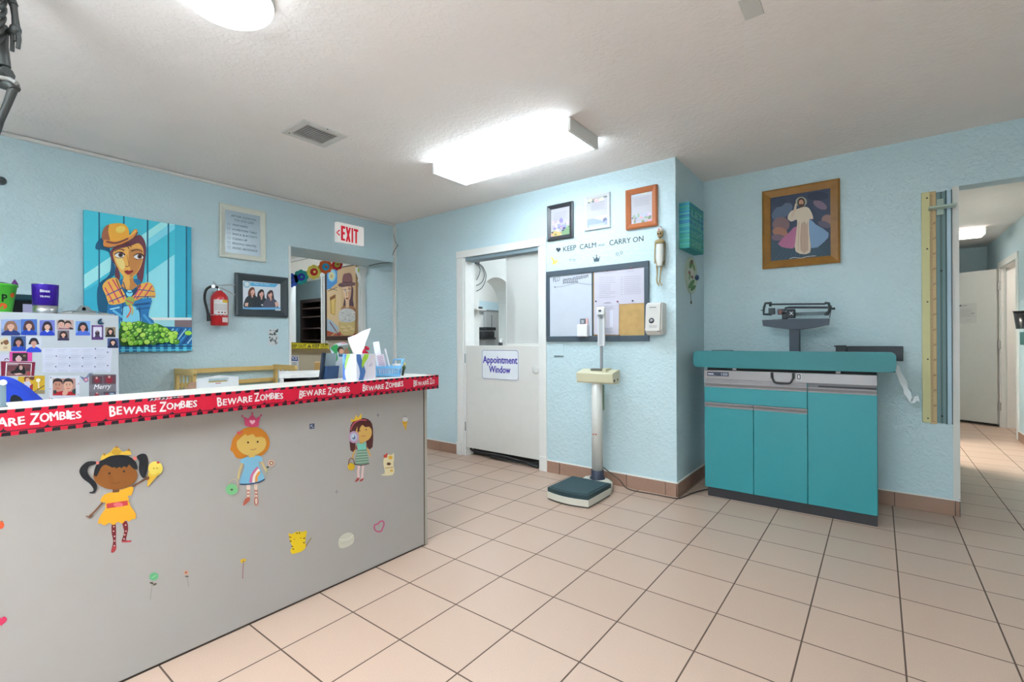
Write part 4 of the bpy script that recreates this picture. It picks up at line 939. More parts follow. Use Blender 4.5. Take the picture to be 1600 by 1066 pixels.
# folded over the top edge and round the end
F.add([(XT + .0009, y0_, LZ1 + .001), (XT + .0009, y1_, LZ1 + .001), (XT - .006, y1_, LZ1 + .001), (XT - .006, y0_, LZ1 + .001)], [(0, 1, 2, 3)], TAPE)
F.add([(XT + .0009, y1_, LZ0 - .002), (XT - .10, y1_, LZ0 - .002), (XT - .10, y1_, LZ1 + .001), (XT + .0009, y1_, LZ1 + .001)], [(0, 1, 2, 3)], TAPE)
F.d = .0012; y = y0_; k = 0
while y < y1_:
    e = min(y + .019, y1_); F.raw([(y, LZ1 - .0085), (e, LZ1 - .0075), (e + .002 if e < y1_ else e, LZ1 + .0012), (y + .002, LZ1 + .0012)], TBLK)
    F.add([(XT + .0012, y + .002, LZ1 + .0013), (XT + .0012, e, LZ1 + .0013), (XT - .006, e, LZ1 + .0013), (XT - .006, y + .002, LZ1 + .0013)], [(0, 1, 2, 3)], TBLK)
    F.raw([(y + .008, LZ0 - .002), (min(e + .008, y1_), LZ0 - .002), (min(e + .007, y1_), LZ0 + .009), (y + .009, LZ0 + .008)], TBLK); y += .0345
F.raw([(y0_, LZ0 + .010), (y1_, LZ0 + .010), (y1_, LZ0 + .0125), (y0_, LZ0 + .0125)], TBLK)
def letters(F, word, a, z, Lw, h, m):
    ws = []
    for ch in word:
        V, _ = text_mesh(ch, .035); xs = [p[0] for p in V]; ws.append(max(xs) - min(xs))
    tot = sum(ws) + .12 * (len(word) - 1); sc = Lw / tot
    for i, ch in enumerate(word):
        dz = rt_.uniform(-.0022, .0022); hh = h * (1.25 if i == 0 else rt_.uniform(.82, 1.0)); F.text(ch, a, z + dz - (.004 if i == 0 else 0), a + ws[i] * sc, hh, m, bold=.035, rot=rt_.uniform(-.09, .09)); a += (ws[i] + .12) * sc
F.d = .0015
for n in range(-5, 5):
    a = 0.416 + .3135 * n
    if a < y0_ + .02: continue
    if a + .24 < y1_:
        letters(F, 'BEWARE', a, .912, .122, .026, TWH); letters(F, 'ZOMBIES', a + .132, .914, .112, .026, TWH)
    else:
        letters(F, 'BEWARE', a, .912, .108, .026, TWH); letters(F, 'ZO', a + .116, .914, .034, .026, TWH)
    for q in (.0, .09, .18, .265):
        y = a + q - .02
        if y + .02 < y1_: F.raw([(y, LZ0 + .012), (y + .016, LZ0 + .012), (y + .010, LZ0 + .018), (y + .011, LZ0 + .026), (y + .008, LZ0 + .018)], TBLK)
F.d = .0016; rr_ = random.Random(4)
for k in range(9): y = .52 + k * .011; F.raw([(y, LZ1 - .006 + rr_.uniform(-.004, .003)), (y + .012, LZ1 - .004), (y + .006, LZ1 - .0005)], P(216, 206, 214, rough=.2))
for k in range(5): y = .90 + k * .012; F.raw([(y, LZ1 - .012 + rr_.uniform(-.004, .006)), (y + .016, LZ1 - .010), (y + .006, LZ1 - .003)], P(234, 60, 110, rough=.2))
single('warning_tape', F, 'red beware zombies tape wrapped along the ledge of the counter', 'tape')

# ---- stickers on the counter front
def sticker(fn, name, label, crop, group='stickers on the counter front'):
    F = Flat('X', XP, 0.0004, crop); fn(F); single(name, F, label, 'sticker', group)
c5, c6, c7 = (0, 630, 3.947), (320, 620, 3.808), (180, 780, 3.2)
def g1(F):
    HR = P(26, 28, 34); SKN = P(142, 84, 30); SKD = P(112, 74, 50); YL = P(236, 168, 40); MR = P(120, 30, 38)
    for q in ([(690, 740), (712, 745), (716, 800), (714, 850), (716, 900), (700, 922), (684, 920), (690, 890), (698, 850), (688, 800)], [(752, 735), (782, 730), (790, 780), (776, 845), (806, 846), (806, 856), (752, 858), (756, 830), (766, 790)]): F.poly(q, MR, 2)
    for (x, y) in ((702, 762), (700, 790), (706, 822), (706, 850), (704, 880), (774, 752), (776, 790), (768, 812), (764, 838)): F.ell(x, y, 5, 4, P(222, 190, 190), 8)
    F.poly([(690, 890), (716, 880), (712, 905), (696, 922), (684, 918)], P(176, 60, 66), 2); F.poly([(752, 850), (806, 846), (806, 857), (750, 859)], P(186, 60, 70))
    F.poly([(602, 740), (620, 690), (650, 650), (655, 625), (790, 610), (800, 630), (835, 680), (834, 712), (812, 716), (795, 730), (775, 722), (752, 742), (725, 732), (700, 752), (672, 738), (645, 754), (622, 742)], YL, 3)
    F.poly([(618, 600), (640, 565), (690, 548), (760, 530), (815, 512), (818, 545), (805, 570), (785, 572), (790, 610), (655, 630), (652, 612), (630, 612)], YL, 2)
    F.poly([(655, 620), (786, 600), (788, 630), (657, 650)], P(196, 62, 66)); F.ell(728, 626, 30, 14, P(222, 110, 116))
    F.poly([(692, 530), (736, 526), (734, 548), (694, 552)], SKD)
    F.line([(632, 612), (590, 660), (560, 690)], 11, SKD); F.poly([(560, 680), (545, 695), (528, 694), (530, 702), (545, 700), (534, 712), (550, 704), (548, 714), (562, 702), (572, 690)], SKD)
    F.line([(815, 515), (860, 488), (905, 462)], 11, SKD)
    F.ell(710, 445, 136, 88, SKN, 30, -.02); 
    F.poly([(578, 440), (590, 385), (640, 340), (710, 322), (790, 326), (838, 365), (846, 410), (815, 400), (795, 378), (780, 398), (765, 388), (745, 402), (738, 392), (712, 404), (708, 392), (690, 398), (650, 378), (620, 400), (596, 450)], HR, 2)
    F.poly([(590, 360), (540, 360), (500, 390), (488, 425), (510, 465), (550, 495), (575, 530), (566, 545), (548, 548), (556, 556), (582, 552), (596, 525), (590, 490), (555, 455), (538, 425), (548, 390), (590, 375)], HR, 3)
    F.poly([(840, 330), (870, 312), (900, 318), (912, 360), (905, 420), (890, 462), (868, 450), (854, 410), (856, 360)], HR, 3)
    F.ell(600, 368, 10, 10, P(226, 120, 110)); F.ell(830, 340, 12, 12, P(226, 120, 110))
    F.poly([(618, 352), (625, 325), (638, 315), (650, 318), (680, 300), (700, 275), (718, 268), (735, 280), (755, 300), (785, 290), (800, 296), (808, 318), (760, 318), (690, 322), (640, 345)], P(228, 186, 66), 2); F.ell(716, 302, 30, 18, P(206, 160, 50)); F.ell(718, 272, 8, 8, P(180, 130, 60)); F.ell(642, 316, 8, 8, P(180, 130, 60)); F.ell(792, 288, 8, 8, P(180, 130, 60))
    F.ell(672, 432, 7, 6, BLACK, 10); F.ell(762, 420, 7, 6, BLACK, 10); F.line([(690, 490), (715, 494), (740, 486)], 3, P(110, 60, 20), 3)
    F.poly([(905, 518), (912, 435), (975, 440)], P(216, 170, 50)); F.ell(956, 402, 45, 44, P(226, 202, 90), 20); F.line([(910, 430), (945, 445), (980, 430)], 12, P(216, 184, 66), 3); F.ell(972, 366, 10, 7, P(206, 80, 70), 10); F.ell(945, 402, 4, 4, P(150, 120, 40), 6); F.ell(966, 400, 4, 4, P(150, 120, 40), 6)
    F.poly([(890, 455), (915, 452), (918, 466), (898, 474)], SKD, 2)
sticker(g1, 'girl_sticker', 'sticker of a girl with black pigtails, yellow dress and ice cream cone', c5)
def g2(F):
    OR = P(200, 124, 34); FC = P(206, 172, 92); BL = P(122, 178, 206); GR = P(120, 186, 130)
    for q in ([(248, 520), (270, 522), (268, 570), (266, 605), (250, 630), (228, 648), (226, 640), (246, 606), (250, 570)], [(292, 520), (314, 520), (310, 570), (316, 610), (314, 645), (300, 650), (292, 610), (298, 570)]):
        F.poly(q, P(226, 206, 190), 2)
    for (x, y) in ((258, 560), (258, 580), (256, 600), (304, 560), (305, 580), (305, 600)): F.line([(x - 10, y - 6), (x + 10, y + 6)], 4, P(176, 84, 62)); F.line([(x - 10, y + 6), (x + 10, y - 6)], 4, P(176, 84, 62))
    F.poly([(240, 606), (268, 600), (262, 622), (230, 648), (226, 640)], P(176, 90, 70), 2); F.line([(296, 600), (294, 625), (304, 648), (315, 628), (312, 604)], 5, P(176, 90, 70), 3)
    F.line([(222, 395), (205, 440), (196, 490)], 13, P(206, 184, 130)); F.line([(332, 375), (352, 420), (368, 445)], 12, P(206, 184, 130))
    F.poly([(208, 390), (222, 368), (260, 358), (320, 350), (342, 372), (338, 386), (318, 388), (330, 430), (355, 490), (320, 508), (205, 520), (228, 440), (232, 400)], BL, 2)
    for (q, c) in (([(270, 512), (278, 470), (296, 440), (316, 420)], P(196, 110, 150)), ([(288, 510), (292, 474), (308, 448), (322, 432)], P(236, 222, 206)), ([(305, 506), (306, 478), (318, 456), (326, 448)], P(222, 150, 70))): F.line(q, 15, c, 3)
    F.line([(206, 520), (260, 520), (320, 508), (354, 490)], 7, P(50, 74, 110), 2)
    F.poly([(155, 290), (165, 250), (190, 220), (230, 190), (290, 178), (340, 195), (372, 230), (384, 270), (376, 310), (345, 345), (322, 350), (270, 340), (225, 366), (185, 362), (165, 330), (150, 318)], OR, 3)
    F.ell(275, 278, 88, 72, FC, 28, -.08)
    F.poly([(188, 262), (200, 215), (260, 190), (330, 200), (364, 250), (335, 238), (300, 240), (285, 222), (250, 232), (238, 222), (205, 250)], OR, 2)
    F.poly([(258, 340), (296, 338), (294, 358), (262, 362)], FC); F.ell(255, 272, 6, 6, P(60, 40, 30), 8); F.ell(312, 268, 6, 6, P(60, 40, 30), 8); F.line([(270, 312), (286, 316), (304, 308)], 3, P(150, 90, 60), 3)
    F.line([(195, 222), (225, 206)], 9, P(206, 90, 90)); F.ell(200, 216, 14, 8, P(216, 90, 96), 10, .5)
    F.poly([(236, 172), (232, 130), (222, 116), (256, 130), (280, 102), (302, 130), (330, 112), (320, 150), (318, 176), (276, 182)], P(212, 74, 120)); heart(F, 280, 150, 34, 30, P(236, 180, 200)); F.ell(220, 114, 6, 6, P(190, 70, 110), 8); F.ell(280, 98, 6, 6, P(190, 70, 110), 8); F.ell(332, 110, 6, 6, P(190, 70, 110), 8)
    F.ell(157, 550, 36, 33, GR, 22); F.ell(157, 552, 8, 6, P(80, 70, 40), 8); F.line([(140, 520), (150, 498), (172, 490), (192, 505), (188, 540)], 6, P(190, 176, 150), 3)
    F.ell(392, 394, 21, 20, P(206, 170, 150), 16); F.ell(392, 394, 12, 11, P(120, 80, 60), 12); F.ell(392, 394, 7, 6, P(226, 210, 180), 10); F.line([(378, 412), (366, 438), (364, 462)], 4, P(150, 160, 110)); F.ell(370, 418, 8, 5, P(60, 60, 50), 8)
sticker(g2, 'girl_sticker', 'sticker of a girl with curly orange hair, pink crown and blue rainbow dress', c6)
def g3(F):
    BR = P(84, 38, 36); FC = P(206, 164, 88)
    F.poly([(866, 320), (862, 230), (868, 170), (900, 135), (950, 128), (985, 145), (1000, 190), (998, 300), (965, 306), (955, 250), (900, 250), (895, 318)], BR, 2)
    F.line([(918, 410), (912, 450), (915, 490)], 13, P(226, 196, 196)); F.line([(942, 405), (938, 450), (935, 490)], 13, P(226, 196, 196)); F.poly([(920, 482), (912, 500), (892, 508), (898, 496), (908, 484)], P(170, 60, 56), 2); F.poly([(944, 484), (938, 500), (920, 504), (926, 494)], P(170, 60, 56), 2)
    F.line([(893, 318), (882, 345), (876, 370)], 9, FC); F.line([(962, 300), (975, 330), (986, 356)], 9, FC)
    F.poly([(904, 280), (955, 272), (962, 315), (905, 320)], P(120, 196, 180)); F.poly([(890, 312), (902, 282), (910, 316)], P(150, 90, 80)); F.poly([(956, 280), (968, 300), (962, 312)], P(150, 90, 80))
    F.poly([(906, 318), (962, 312), (976, 398), (930, 410), (890, 404)], P(112, 146, 126))
    for k in range(5): F.line([(903 - k * 2, 330 + k * 16), (964 + k * 2, 326 + k * 15)], 4, P(176, 200, 180))
    F.line([(890, 402), (930, 408), (976, 398)], 5, P(96, 60, 60))
    F.ell(944, 212, 48, 54, FC, 24); F.poly([(905, 200), (915, 160), (950, 148), (990, 165), (994, 195), (975, 178), (955, 182), (935, 168), (920, 190), (912, 214)], BR, 2); F.poly([(918, 262), (944, 262), (940, 280), (922, 280)], FC)
    F.line([(866, 200), (880, 165), (915, 140), (960, 140)], 8, P(186, 80, 96), 3)
    F.ell(920, 202, 4, 4, BLACK, 6); F.ell(958, 196, 4, 4, BLACK, 6); F.line([(930, 232), (942, 236), (954, 230)], 3, P(170, 80, 70), 3)
    F.poly([(870, 152), (866, 132), (886, 138), (898, 106), (908, 126), (932, 98), (930, 132), (900, 142)], P(228, 190, 60))
    F.ell(884, 240, 31, 36, P(186, 150, 184), 20); F.ell(884, 240, 20, 24, P(176, 196, 214), 16); F.ell(884, 242, 10, 13, P(96, 110, 150), 10); F.ell(880, 236, 6, 7, P(216, 220, 226), 8)
    F.ell(868, 416, 21, 22, P(216, 176, 40), 16); F.line([(852, 406), (856, 378), (870, 366), (884, 380), (888, 404)], 5, P(120, 70, 50), 3)
sticker(g3, 'girl_sticker', 'sticker of a girl with long brown hair, green skirt and yellow basket', c6)
def dog(F):
    CRM = P(226, 214, 172)
    F.poly([(1062, 400), (1066, 365), (1085, 345), (1112, 345), (1124, 335), (1126, 370), (1122, 405), (1128, 440), (1118, 465), (1080, 470), (1052, 468), (1070, 455), (1068, 430)], CRM, 2); F.poly([(1062, 350), (1088, 335), (1084, 362), (1066, 365)], P(196, 66, 50)); F.ell(1104, 362, 13, 12, P(222, 176, 60), 10); F.ell(1094, 400, 13, 9, P(96, 60, 40), 10); F.line([(1072, 425), (1120, 420)], 4, P(176, 120, 60)); F.ell(1110, 440, 10, 8, P(216, 176, 80), 10); F.line([(1050, 464), (1075, 462)], 6, P(206, 206, 176))
sticker(dog, 'puppy_sticker', 'cream puppy sticker with a red ear at the right end of the counter', c6)
def cone(F):
    F.poly([(1172, 148), (1206, 140), (1196, 204)], P(216, 166, 40)); F.ell(1192, 135, 16, 14, P(206, 206, 204), 12); F.ell(1192, 118, 8, 6, P(150, 150, 156), 8); F.line([(1176, 160), (1202, 152)], 3, P(176, 126, 30))
sticker(cone, 'ice_cream_sticker', 'tiny ice cream cone sticker near the top right corner of the counter', c6)
def cat(F):
    Y = P(230, 194, 24); K = P(70, 54, 16)
    F.poly([(498, 812), (515, 818), (548, 802), (585, 804), (606, 796), (602, 830), (598, 870), (604, 890), (585, 915), (550, 930), (520, 936), (508, 915), (520, 890), (506, 860)], Y, 2)
    for q in ([(502, 835), (514, 838)], [(504, 860), (516, 860)], [(514, 890), (524, 892)], [(596, 840), (586, 844)], [(594, 868), (584, 870)], [(545, 808), (550, 816)], [(560, 806), (564, 815)], [(520, 905), (530, 908)]): F.line(q, 6, K)
    F.line([(600, 892), (618, 862), (634, 840)], 5, P(130, 116, 60), 3); F.ell(532, 848, 3, 3, K, 6); F.ell(570, 842, 3, 3, K, 6)
sticker(cat, 'kitten_sticker', 'yellow tiger kitten sticker low in the middle of the counter', c6)
def cake(F):
    F.poly([(797, 850), (820, 822), (855, 808), (884, 822), (884, 868), (850, 892), (815, 902), (797, 890)], P(202, 200, 184), 3); F.line([(800, 850), (830, 852), (862, 842), (882, 824)], 4, P(222, 220, 206), 3); F.line([(802, 868), (830, 872), (882, 852)], 3, P(186, 184, 168), 3)
sticker(cake, 'cake_sticker', 'pale grey round cake sticker low on the counter beside the yellow kitten', c6)
def hrt(F):
    pts = [(1020, 800), (1008, 782), (1012, 762), (1030, 758), (1040, 745), (1058, 740), (1066, 758), (1058, 782), (1046, 802)]; F.line(smooth_closed(pts, 3) + [smooth_closed(pts, 3)[0]], 8, P(190, 84, 122))
sticker(hrt, 'heart_sticker', 'small outlined pink heart sticker low on the right of the counter', c6)
def sq(F): F.poly([(622, 163), (652, 158), (653, 190), (623, 193)], P(70, 80, 110)); F.poly([(628, 172), (640, 166), (646, 184), (632, 186)], P(160, 170, 190)); F.line([(630, 188), (648, 165)], 5, P(24, 28, 40))
sticker(sq, 'square_sticker', 'tiny dark blue square sticker between the orange-haired and brown-haired girls', c6)
def star(F): F.poly([(1030, 96), (1033, 106), (1040, 110), (1033, 114), (1030, 126), (1027, 114), (1020, 110), (1027, 106)], P(130, 128, 130))
sticker(star, 'star_sticker', 'tiny grey star sticker right of the brown-haired girl', c6)
def star2(F): F.poly([(784, 548), (787, 562), (796, 566), (787, 570), (784, 582), (781, 570), (772, 566), (781, 562)], P(140, 138, 140))
sticker(star2, 'star_sticker', 'tiny grey star sticker below the brown-haired girl, above the cake', c6)
def fl1(F): F.ell(193, 387, 24, 20, P(104, 178, 128), 16, -.3); F.line([(182, 395), (205, 380)], 4, P(140, 206, 156)); F.line([(188, 408), (182, 450), (174, 505)], 5, P(150, 150, 140)); F.ell(182, 420, 11, 5, P(84, 74, 60), 8, .3); F.ell(198, 426, 11, 5, P(84, 74, 60), 8, -.4)
sticker(fl1, 'flower_sticker', 'round green lollipop flower sticker low on the counter', c7)
def fl2(F): F.ell(355, 368, 13, 12, P(196, 156, 130), 12); F.ell(354, 367, 6, 5, P(160, 80, 60), 8); F.line([(358, 382), (362, 405), (367, 440)], 4, P(150, 146, 140)); F.ell(358, 387, 10, 4, P(90, 80, 70), 8)
sticker(fl2, 'flower_sticker', 'small peach flower sticker beside the green lollipop flower', c7)
def fl3(F): F.ell(634, 310, 9, 10, P(216, 180, 50), 10); F.ell(646, 305, 8, 9, P(206, 170, 40), 10); F.ell(640, 312, 4, 4, P(150, 110, 40), 8); F.line([(641, 318), (638, 350), (637, 398)], 5, P(150, 112, 110))
sticker(fl3, 'flower_sticker', 'yellow flower sticker on a brown stem between the green flower and the kitten', c7)
def fru(F): F.ell(4, 752, 22, 25, P(216, 84, 40), 16); F.ell(12, 730, 8, 5, P(150, 110, 60), 8)
sticker(fru, 'fruit_sticker', 'orange fruit sticker at the left edge of the counter', c5)
def rh(F): heart(F, 2, 970, 18, 16, P(206, 50, 90))
sticker(rh, 'heart_sticker', 'red-pink heart sticker at the lower left edge of the counter', (0, 0, 1.0))

# ================================================================== ON THE LEDGE
def box_rot(b, c, w, d, h, ang, m=None, bev=0.0, tilt=0.0):
    """box with its base centre at c, turned about z by ang"""
    q = MB(m or b.cur); q.box(-w / 2, w / 2, -d / 2, d / 2, 0, h, bev=bev)
    M = Matrix.Translation(Vector(c)) @ Matrix.Rotation(ang, 4, 'Z') @ Matrix.Rotation(tilt, 4, 'X')
    b.add([M @ Vector(p) for p in q.v], q.f, m or b.cur); return b
# tissue box
cA = onZ(557, 595.0, LZ1); cL = onZ(533, 593.2, LZ1); cR = onZ(584.5, 591.0, LZ1)
u1 = (cL - cA); u1.z = 0; s_ = 0.112; e1 = u1.normalized(); e2 = Vector((-e1.y, e1.x, 0)) * -1
if e2.dot(cR - cA) < 0: e2 = -e2
ctr = cA + e1 * s_ / 2 + e2 * s_ / 2
TBH = 0.128
t = thing('tissue_box', 'blue, white and green tissue box with a tissue sticking out on the ledge', 'tissue box', (ctr.x, ctr.y, LZ1))
b = MB(P(216, 220, 236)); q = [cA, cA + e2 * s_, cA + e2 * s_ + e1 * s_, cA + e1 * s_]
V = [Vector((p.x, p.y, LZ1)) for p in q] + [Vector((p.x, p.y, LZ1 + TBH)) for p in q]
b.add(V, [(0, 3, 2, 1), (4, 5, 6, 7), (0, 1, 5, 4), (1, 2, 6, 5), (2, 3, 7, 6), (3, 0, 4, 7)])
def side(o, d, shapes):
    nrm = d.cross(Vector((0, 0, 1)));
    if nrm.dot(CP - o) < 0: nrm = -nrm
    for i, (pts, c) in enumerate(shapes):
        b.add([o + d * (s_ * p[0]) + Vector((0, 0, TBH * p[1])) + nrm * (.0003 * (i + 1)) for p in pts], [tuple(range(len(pts)))], c)
def wave(x0, w0, w1, dx=.16):
    L = []; R_ = []
    for i in range(13): z = i / 12; x = x0 + dx * math.sin(z * 4.2 + .4); w = w0 + (w1 - w0) * z; L.append((max(0, min(1, x - w / 2)), z)); R_.append((max(0, min(1, x + w / 2)), z))
    return L + R_[::-1]
BL1, BL2, GN = P(82, 120, 196), P(116, 176, 222), P(172, 206, 110)
side(cA, e1, [(wave(.86, .36, .30), BL1), ([(1, .55), (.84, .7), (.86, 1), (1, 1)], BL2), (wave(.66, .02, .40, .12)[6:-6] if False else [(.80, .38), (.62, .72), (.42, 1), (.70, 1), (.80, .75), (.86, .5)], GN)])
side(cA, e2, [(wave(.20, .30, .28, .12), P(70, 110, 168)), ([(.26, .55), (.30, .8), (.42, 1), (.66, 1), (.56, .8), (.40, .62), (.33, .45)], P(160, 200, 60)), ([(.34, .0), (.46, .3), (.52, .6), (.72, 1), (1, 1), (1, 0)], P(212, 206, 216)), ([(.62, .52), (.72, .68), (.70, .6), (.82, .7), (.80, .62), (.86, .6), (.76, .5)], P(186, 184, 200))])
part('carton', b, t)
b = MB(P(240, 240, 246, rough=.8)); top = ctr + Vector((0, 0, TBH + LZ1 - ctr.z))
lat = RT.normalized(); fwd = Vector((FW.x, FW.y, 0))
V = []; nr, nc = 9, 7
for i in range(nr):
    f_ = i / (nr - 1); wdt = .022 + .034 * f_ ** .8
    for j in range(nc):
        g_ = j / (nc - 1) - .5; V.append(top + lat * (g_ * 2 * wdt + .010 * f_ - .008) + fwd * (.014 * math.sin(g_ * 9 + f_ * 3) * (1 - .3 * f_)) + Vector((0, 0, .105 * f_ * (.78 + .5 * (g_ + .5)) * (1 if f_ < .95 else .985))))
b.add(V, [(i * nc + j, i * nc + j + 1, (i + 1) * nc + j + 1, (i + 1) * nc + j) for i in range(nr - 1) for j in range(nc - 1)], None, True); part('tissue', b, t)
# blue basket
bl = onZ(587, 589.3, LZ1); br_ = onZ(625, 588.6, LZ1)
d1 = br_ - bl; d1.z = 0; Wb = d1.length; e1 = d1.normalized(); e2 = Vector((-e1.y, e1.x, 0))
Db = 0.10; Hb = 0.058
cb = bl + e1 * Wb / 2 + e2 * Db / 2
t = thing('plastic_basket', 'light blue slotted plastic basket at the right end of the ledge', 'basket', (cb.x, cb.y, LZ1))
BB = P(120, 186, 232, rough=.35)
b = MB(BB)
def bp(u, v, z): fl = 1 + .12 * (z / Hb); return cb + e1 * (u * Wb / 2 * fl) + e2 * (v * Db / 2 * fl) + Vector((0, 0, z + LZ1 - cb.z))
th_ = .003
def slab(u0, v0, u1_, v1_, z0, z1):
    V = []
    for z in (z0, z1):
        for (u, v) in ((u0, v0), (u1_, v0), (u1_, v1_), (u0, v1_)): V.append(bp(u, v, z))
    b.add(V, [(0, 3, 2, 1), (4, 5, 6, 7), (0, 1, 5, 4), (1, 2, 6, 5), (2, 3, 7, 6), (3, 0, 4, 7)])
slab(-1, -1, 1, 1, 0, .004)
for (u0, v0, u1_, v1_) in ((-1, -1, 1, -.94), (-1, .94, 1, 1), (-1, -1, -.96, 1), (.96, -1, 1, 1)): slab(u0, v0, u1_, v1_, 0, .014); slab(u0, v0, u1_, v1_, Hb - .014, Hb)
for k in range(15):
    u = -1 + 2 * k / 14
    if True: slab(max(-1, u - .035), -1, min(1, u + .035), -.95, .014, Hb - .014); slab(max(-1, u - .035), .95, min(1, u + .035), 1, .014, Hb - .014)
for k in range(8):
    v = -1 + 2 * k / 7; slab(-1, max(-1, v - .05), -.965, min(1, v + .05), .014, Hb - .014); slab(.965, max(-1, v - .05), 1, min(1, v + .05), .014, Hb - .014)
part('basket', b, t)
b = MB(BB); b.tube([bp(1, -.7, Hb), bp(1.06, -.5, Hb + .03), bp(1.06, .5, Hb + .034), bp(1, .8, Hb)], .005, n=6); b.tube([bp(.3, 1, Hb), bp(.35, 1, Hb + .03), bp(.9, 1, Hb + .032), bp(1.0, .9, Hb)], .005, n=6); part('handle', b, t)
def upright(name, label, cat, pb, w, h, d, c, lean=0.0, ang=0.0, extra=None):
    b = MB(c); q = MB(c); q.box(-w / 2, w / 2, -d / 2, d / 2, 0, h, bev=min(.002, d * .4))
    M = Matrix.Translation(pb) @ Matrix.Rotation(YAW + ang, 4, 'Z') @ Matrix.Rotation(lean, 4, 'Y'); b.add([M @ Vector(p) for p in q.v], q.f, c)
    if extra: extra(b, M)
    return single(name, b, label, cat)
upright('white_card', 'white upright card standing in the blue basket, the tallest thing in it', 'card', bp(-.60, .3, .006), .034, .185, .008, P(236, 236, 242), lean=-.16)
upright('paper_card', 'pinkish printed card leaning in the blue basket', 'card', bp(-.30, -.3, .006), .040, .115, .003, P(222, 206, 220), lean=-.22, extra=lambda b, M: [b.add([M @ Vector(p) for p in ((-.014, -.0018, z), (.012, -.0018, z), (.012, -.0018, z + .003), (-.014, -.0018, z + .003))], [(0, 1, 2, 3)], P(186, 150, 170)) for z in (.05, .06, .07, .08, .09, .10)])
b = MB(P(228, 230, 236)); b.cyl(bp(.22, 0, .008), bp(-.22, .1, .150), .005, n=8); single('white_pen', b, 'white pen leaning to the left in the blue basket', 'pen')
b = MB(P(228, 226, 232))
for k in range(5): box_rot(b, bp(.15 + .14 * k, -.1 + .16 * (k % 3), .006 + .012 * k), .055, .05, .012, YAW + .5 * k, P(226 - 6 * (k % 2), 222, 230 - 8 * (k % 3)), bev=.002)
single('paper_pads', b, 'crumpled white slips lying in the blue basket', 'papers')
b = MB(P(90, 110, 70)); b.ball(bp(1.18, .5, .045), .010, .010, .016, n=10); b.ball(bp(1.2, .5, .064), .007, .007, .008, P(206, 196, 120), n=10); b.cyl(bp(1.17, .4, -.0), bp(1.18, .5, .04), .006, P(60, 70, 50), n=8); single('small_plant_ornament', b, 'tiny green and yellow ornament behind the right end of the blue basket', 'ornament')
# white crumpled bag and red bow behind
g = onX(577, 572, -2.20); g.z = LZ1
b = MB(P(232, 232, 240, rough=.4)); rb = random.Random(2)
n = 16; V = []; prof = [(.0, .028), (.03, .034), (.06, .030), (.085, .018), (.105, .010)]
for (z, r_) in prof:
    for k in range(n): a = 2 * math.pi * k / n; rr2 = r_ * rb.uniform(.75, 1.25); V.append((g.x + rr2 * math.cos(a) * .5 , g.y + rr2 * math.sin(a), LZ1 + z))
b.add(V, [tuple(reversed(range(n)))] + [tuple(range(n * 4, n * 5))] + [(i * n + k, i * n + (k + 1) % n, (i + 1) * n + (k + 1) % n, (i + 1) * n + k) for i in range(4) for k in range(n)], None, False)
single('white_bag', b, 'crumpled white plastic bag between the tissue box and the blue basket', 'bag')
g2_ = onX(570, 546, -2.208)
t = thing('red_bow', 'red gift bow behind the tissue box', 'bow', (g2_.x, g2_.y, LZ1))
b = MB(P(206, 26, 60, rough=.3))
for (dy, dz, a) in ((-.016, .018, .6), (.014, .006, -.5), (-.004, -.012, 1.2), (.012, -.022, -.9)): b.ball((g2_.x, g2_.y + dy, g2_.z + dz), .008, .017, .010, n=10, rot=Matrix.Rotation(a, 3, 'X'))
part('loops', b, t)
b = MB(P(120, 150, 120)); b.cyl((g2_.x, g2_.y, LZ1), (g2_.x, g2_.y, g2_.z), .003, n=6); part('stem', b, t)
# dark brochure holder and booklet
xb = -2.26
p_t = onX(506, 551.5, xb); p_b = onX(501.5, 594, xb); pr_ = onX(523, 560, xb)
t = thing('brochure_holder', 'dark slanted brochure holder with a grey pocket behind the ledge, left of the tissue box', 'brochure holder', (xb, p_b.y, .74))
def slp(z): f_ = (z - p_b.z) / (p_t.z - p_b.z); return p_b.y + (p_t.y - p_b.y) * f_
b = MB(P(30, 42, 58, rough=.2)); V = []
for z in (.74, p_t.z):
    y = slp(z)
    for (dx, dy) in ((.004, -.006), (.004, .010), (-.012, .010), (-.012, -.006)): V.append((xb + dx, y + dy, z))
b.add(V, [(0, 3, 2, 1), (4, 5, 6, 7), (0, 1, 5, 4), (1, 2, 6, 5), (2, 3, 7, 6), (3, 0, 4, 7)]); part('side_panel', b, t)
b = MB(P(140, 156, 160, rough=.15)); V = []
for z in (.74, p_t.z - .004):
    y = slp(z) + .012
    for (dx, dy) in ((-.02, 0), (-.02, .075), (-.03, .075), (-.03, 0)): V.append((xb + dx, y + dy, z))
b.add(V, [(0, 3, 2, 1), (4, 5, 6, 7), (0, 1, 5, 4), (1, 2, 6, 5), (2, 3, 7, 6), (3, 0, 4, 7)]); part('back_plate', b, t)
zp = onX(515, 572, xb).z
b = MB(P(52, 74, 108, rough=.15)); V = []
for z in (.74, zp):
    y = slp(z) + .014
    for (dx, dy) in ((.02, 0), (.02, .07), (-.018, .07), (-.018, 0)): V.append((xb + dx, y + dy, z))
b.add(V, [(0, 3, 2, 1), (4, 5, 6, 7), (0, 1, 5, 4), (1, 2, 6, 5), (2, 3, 7, 6), (3, 0, 4, 7)]); part('pocket', b, t)
F = Flat('X', -2.34, 0, (500, 510, 8.42))
F.sheet([(128, 290), (200, 235), (290, 208), (360, 230), (420, 340), (420, 720), (190, 720), (190, 470)], P(206, 214, 222), .004)
F.poly([(128, 292), (200, 238), (235, 262), (222, 360), (230, 430), (192, 478), (170, 440), (178, 340)], P(42, 150, 82), 2)
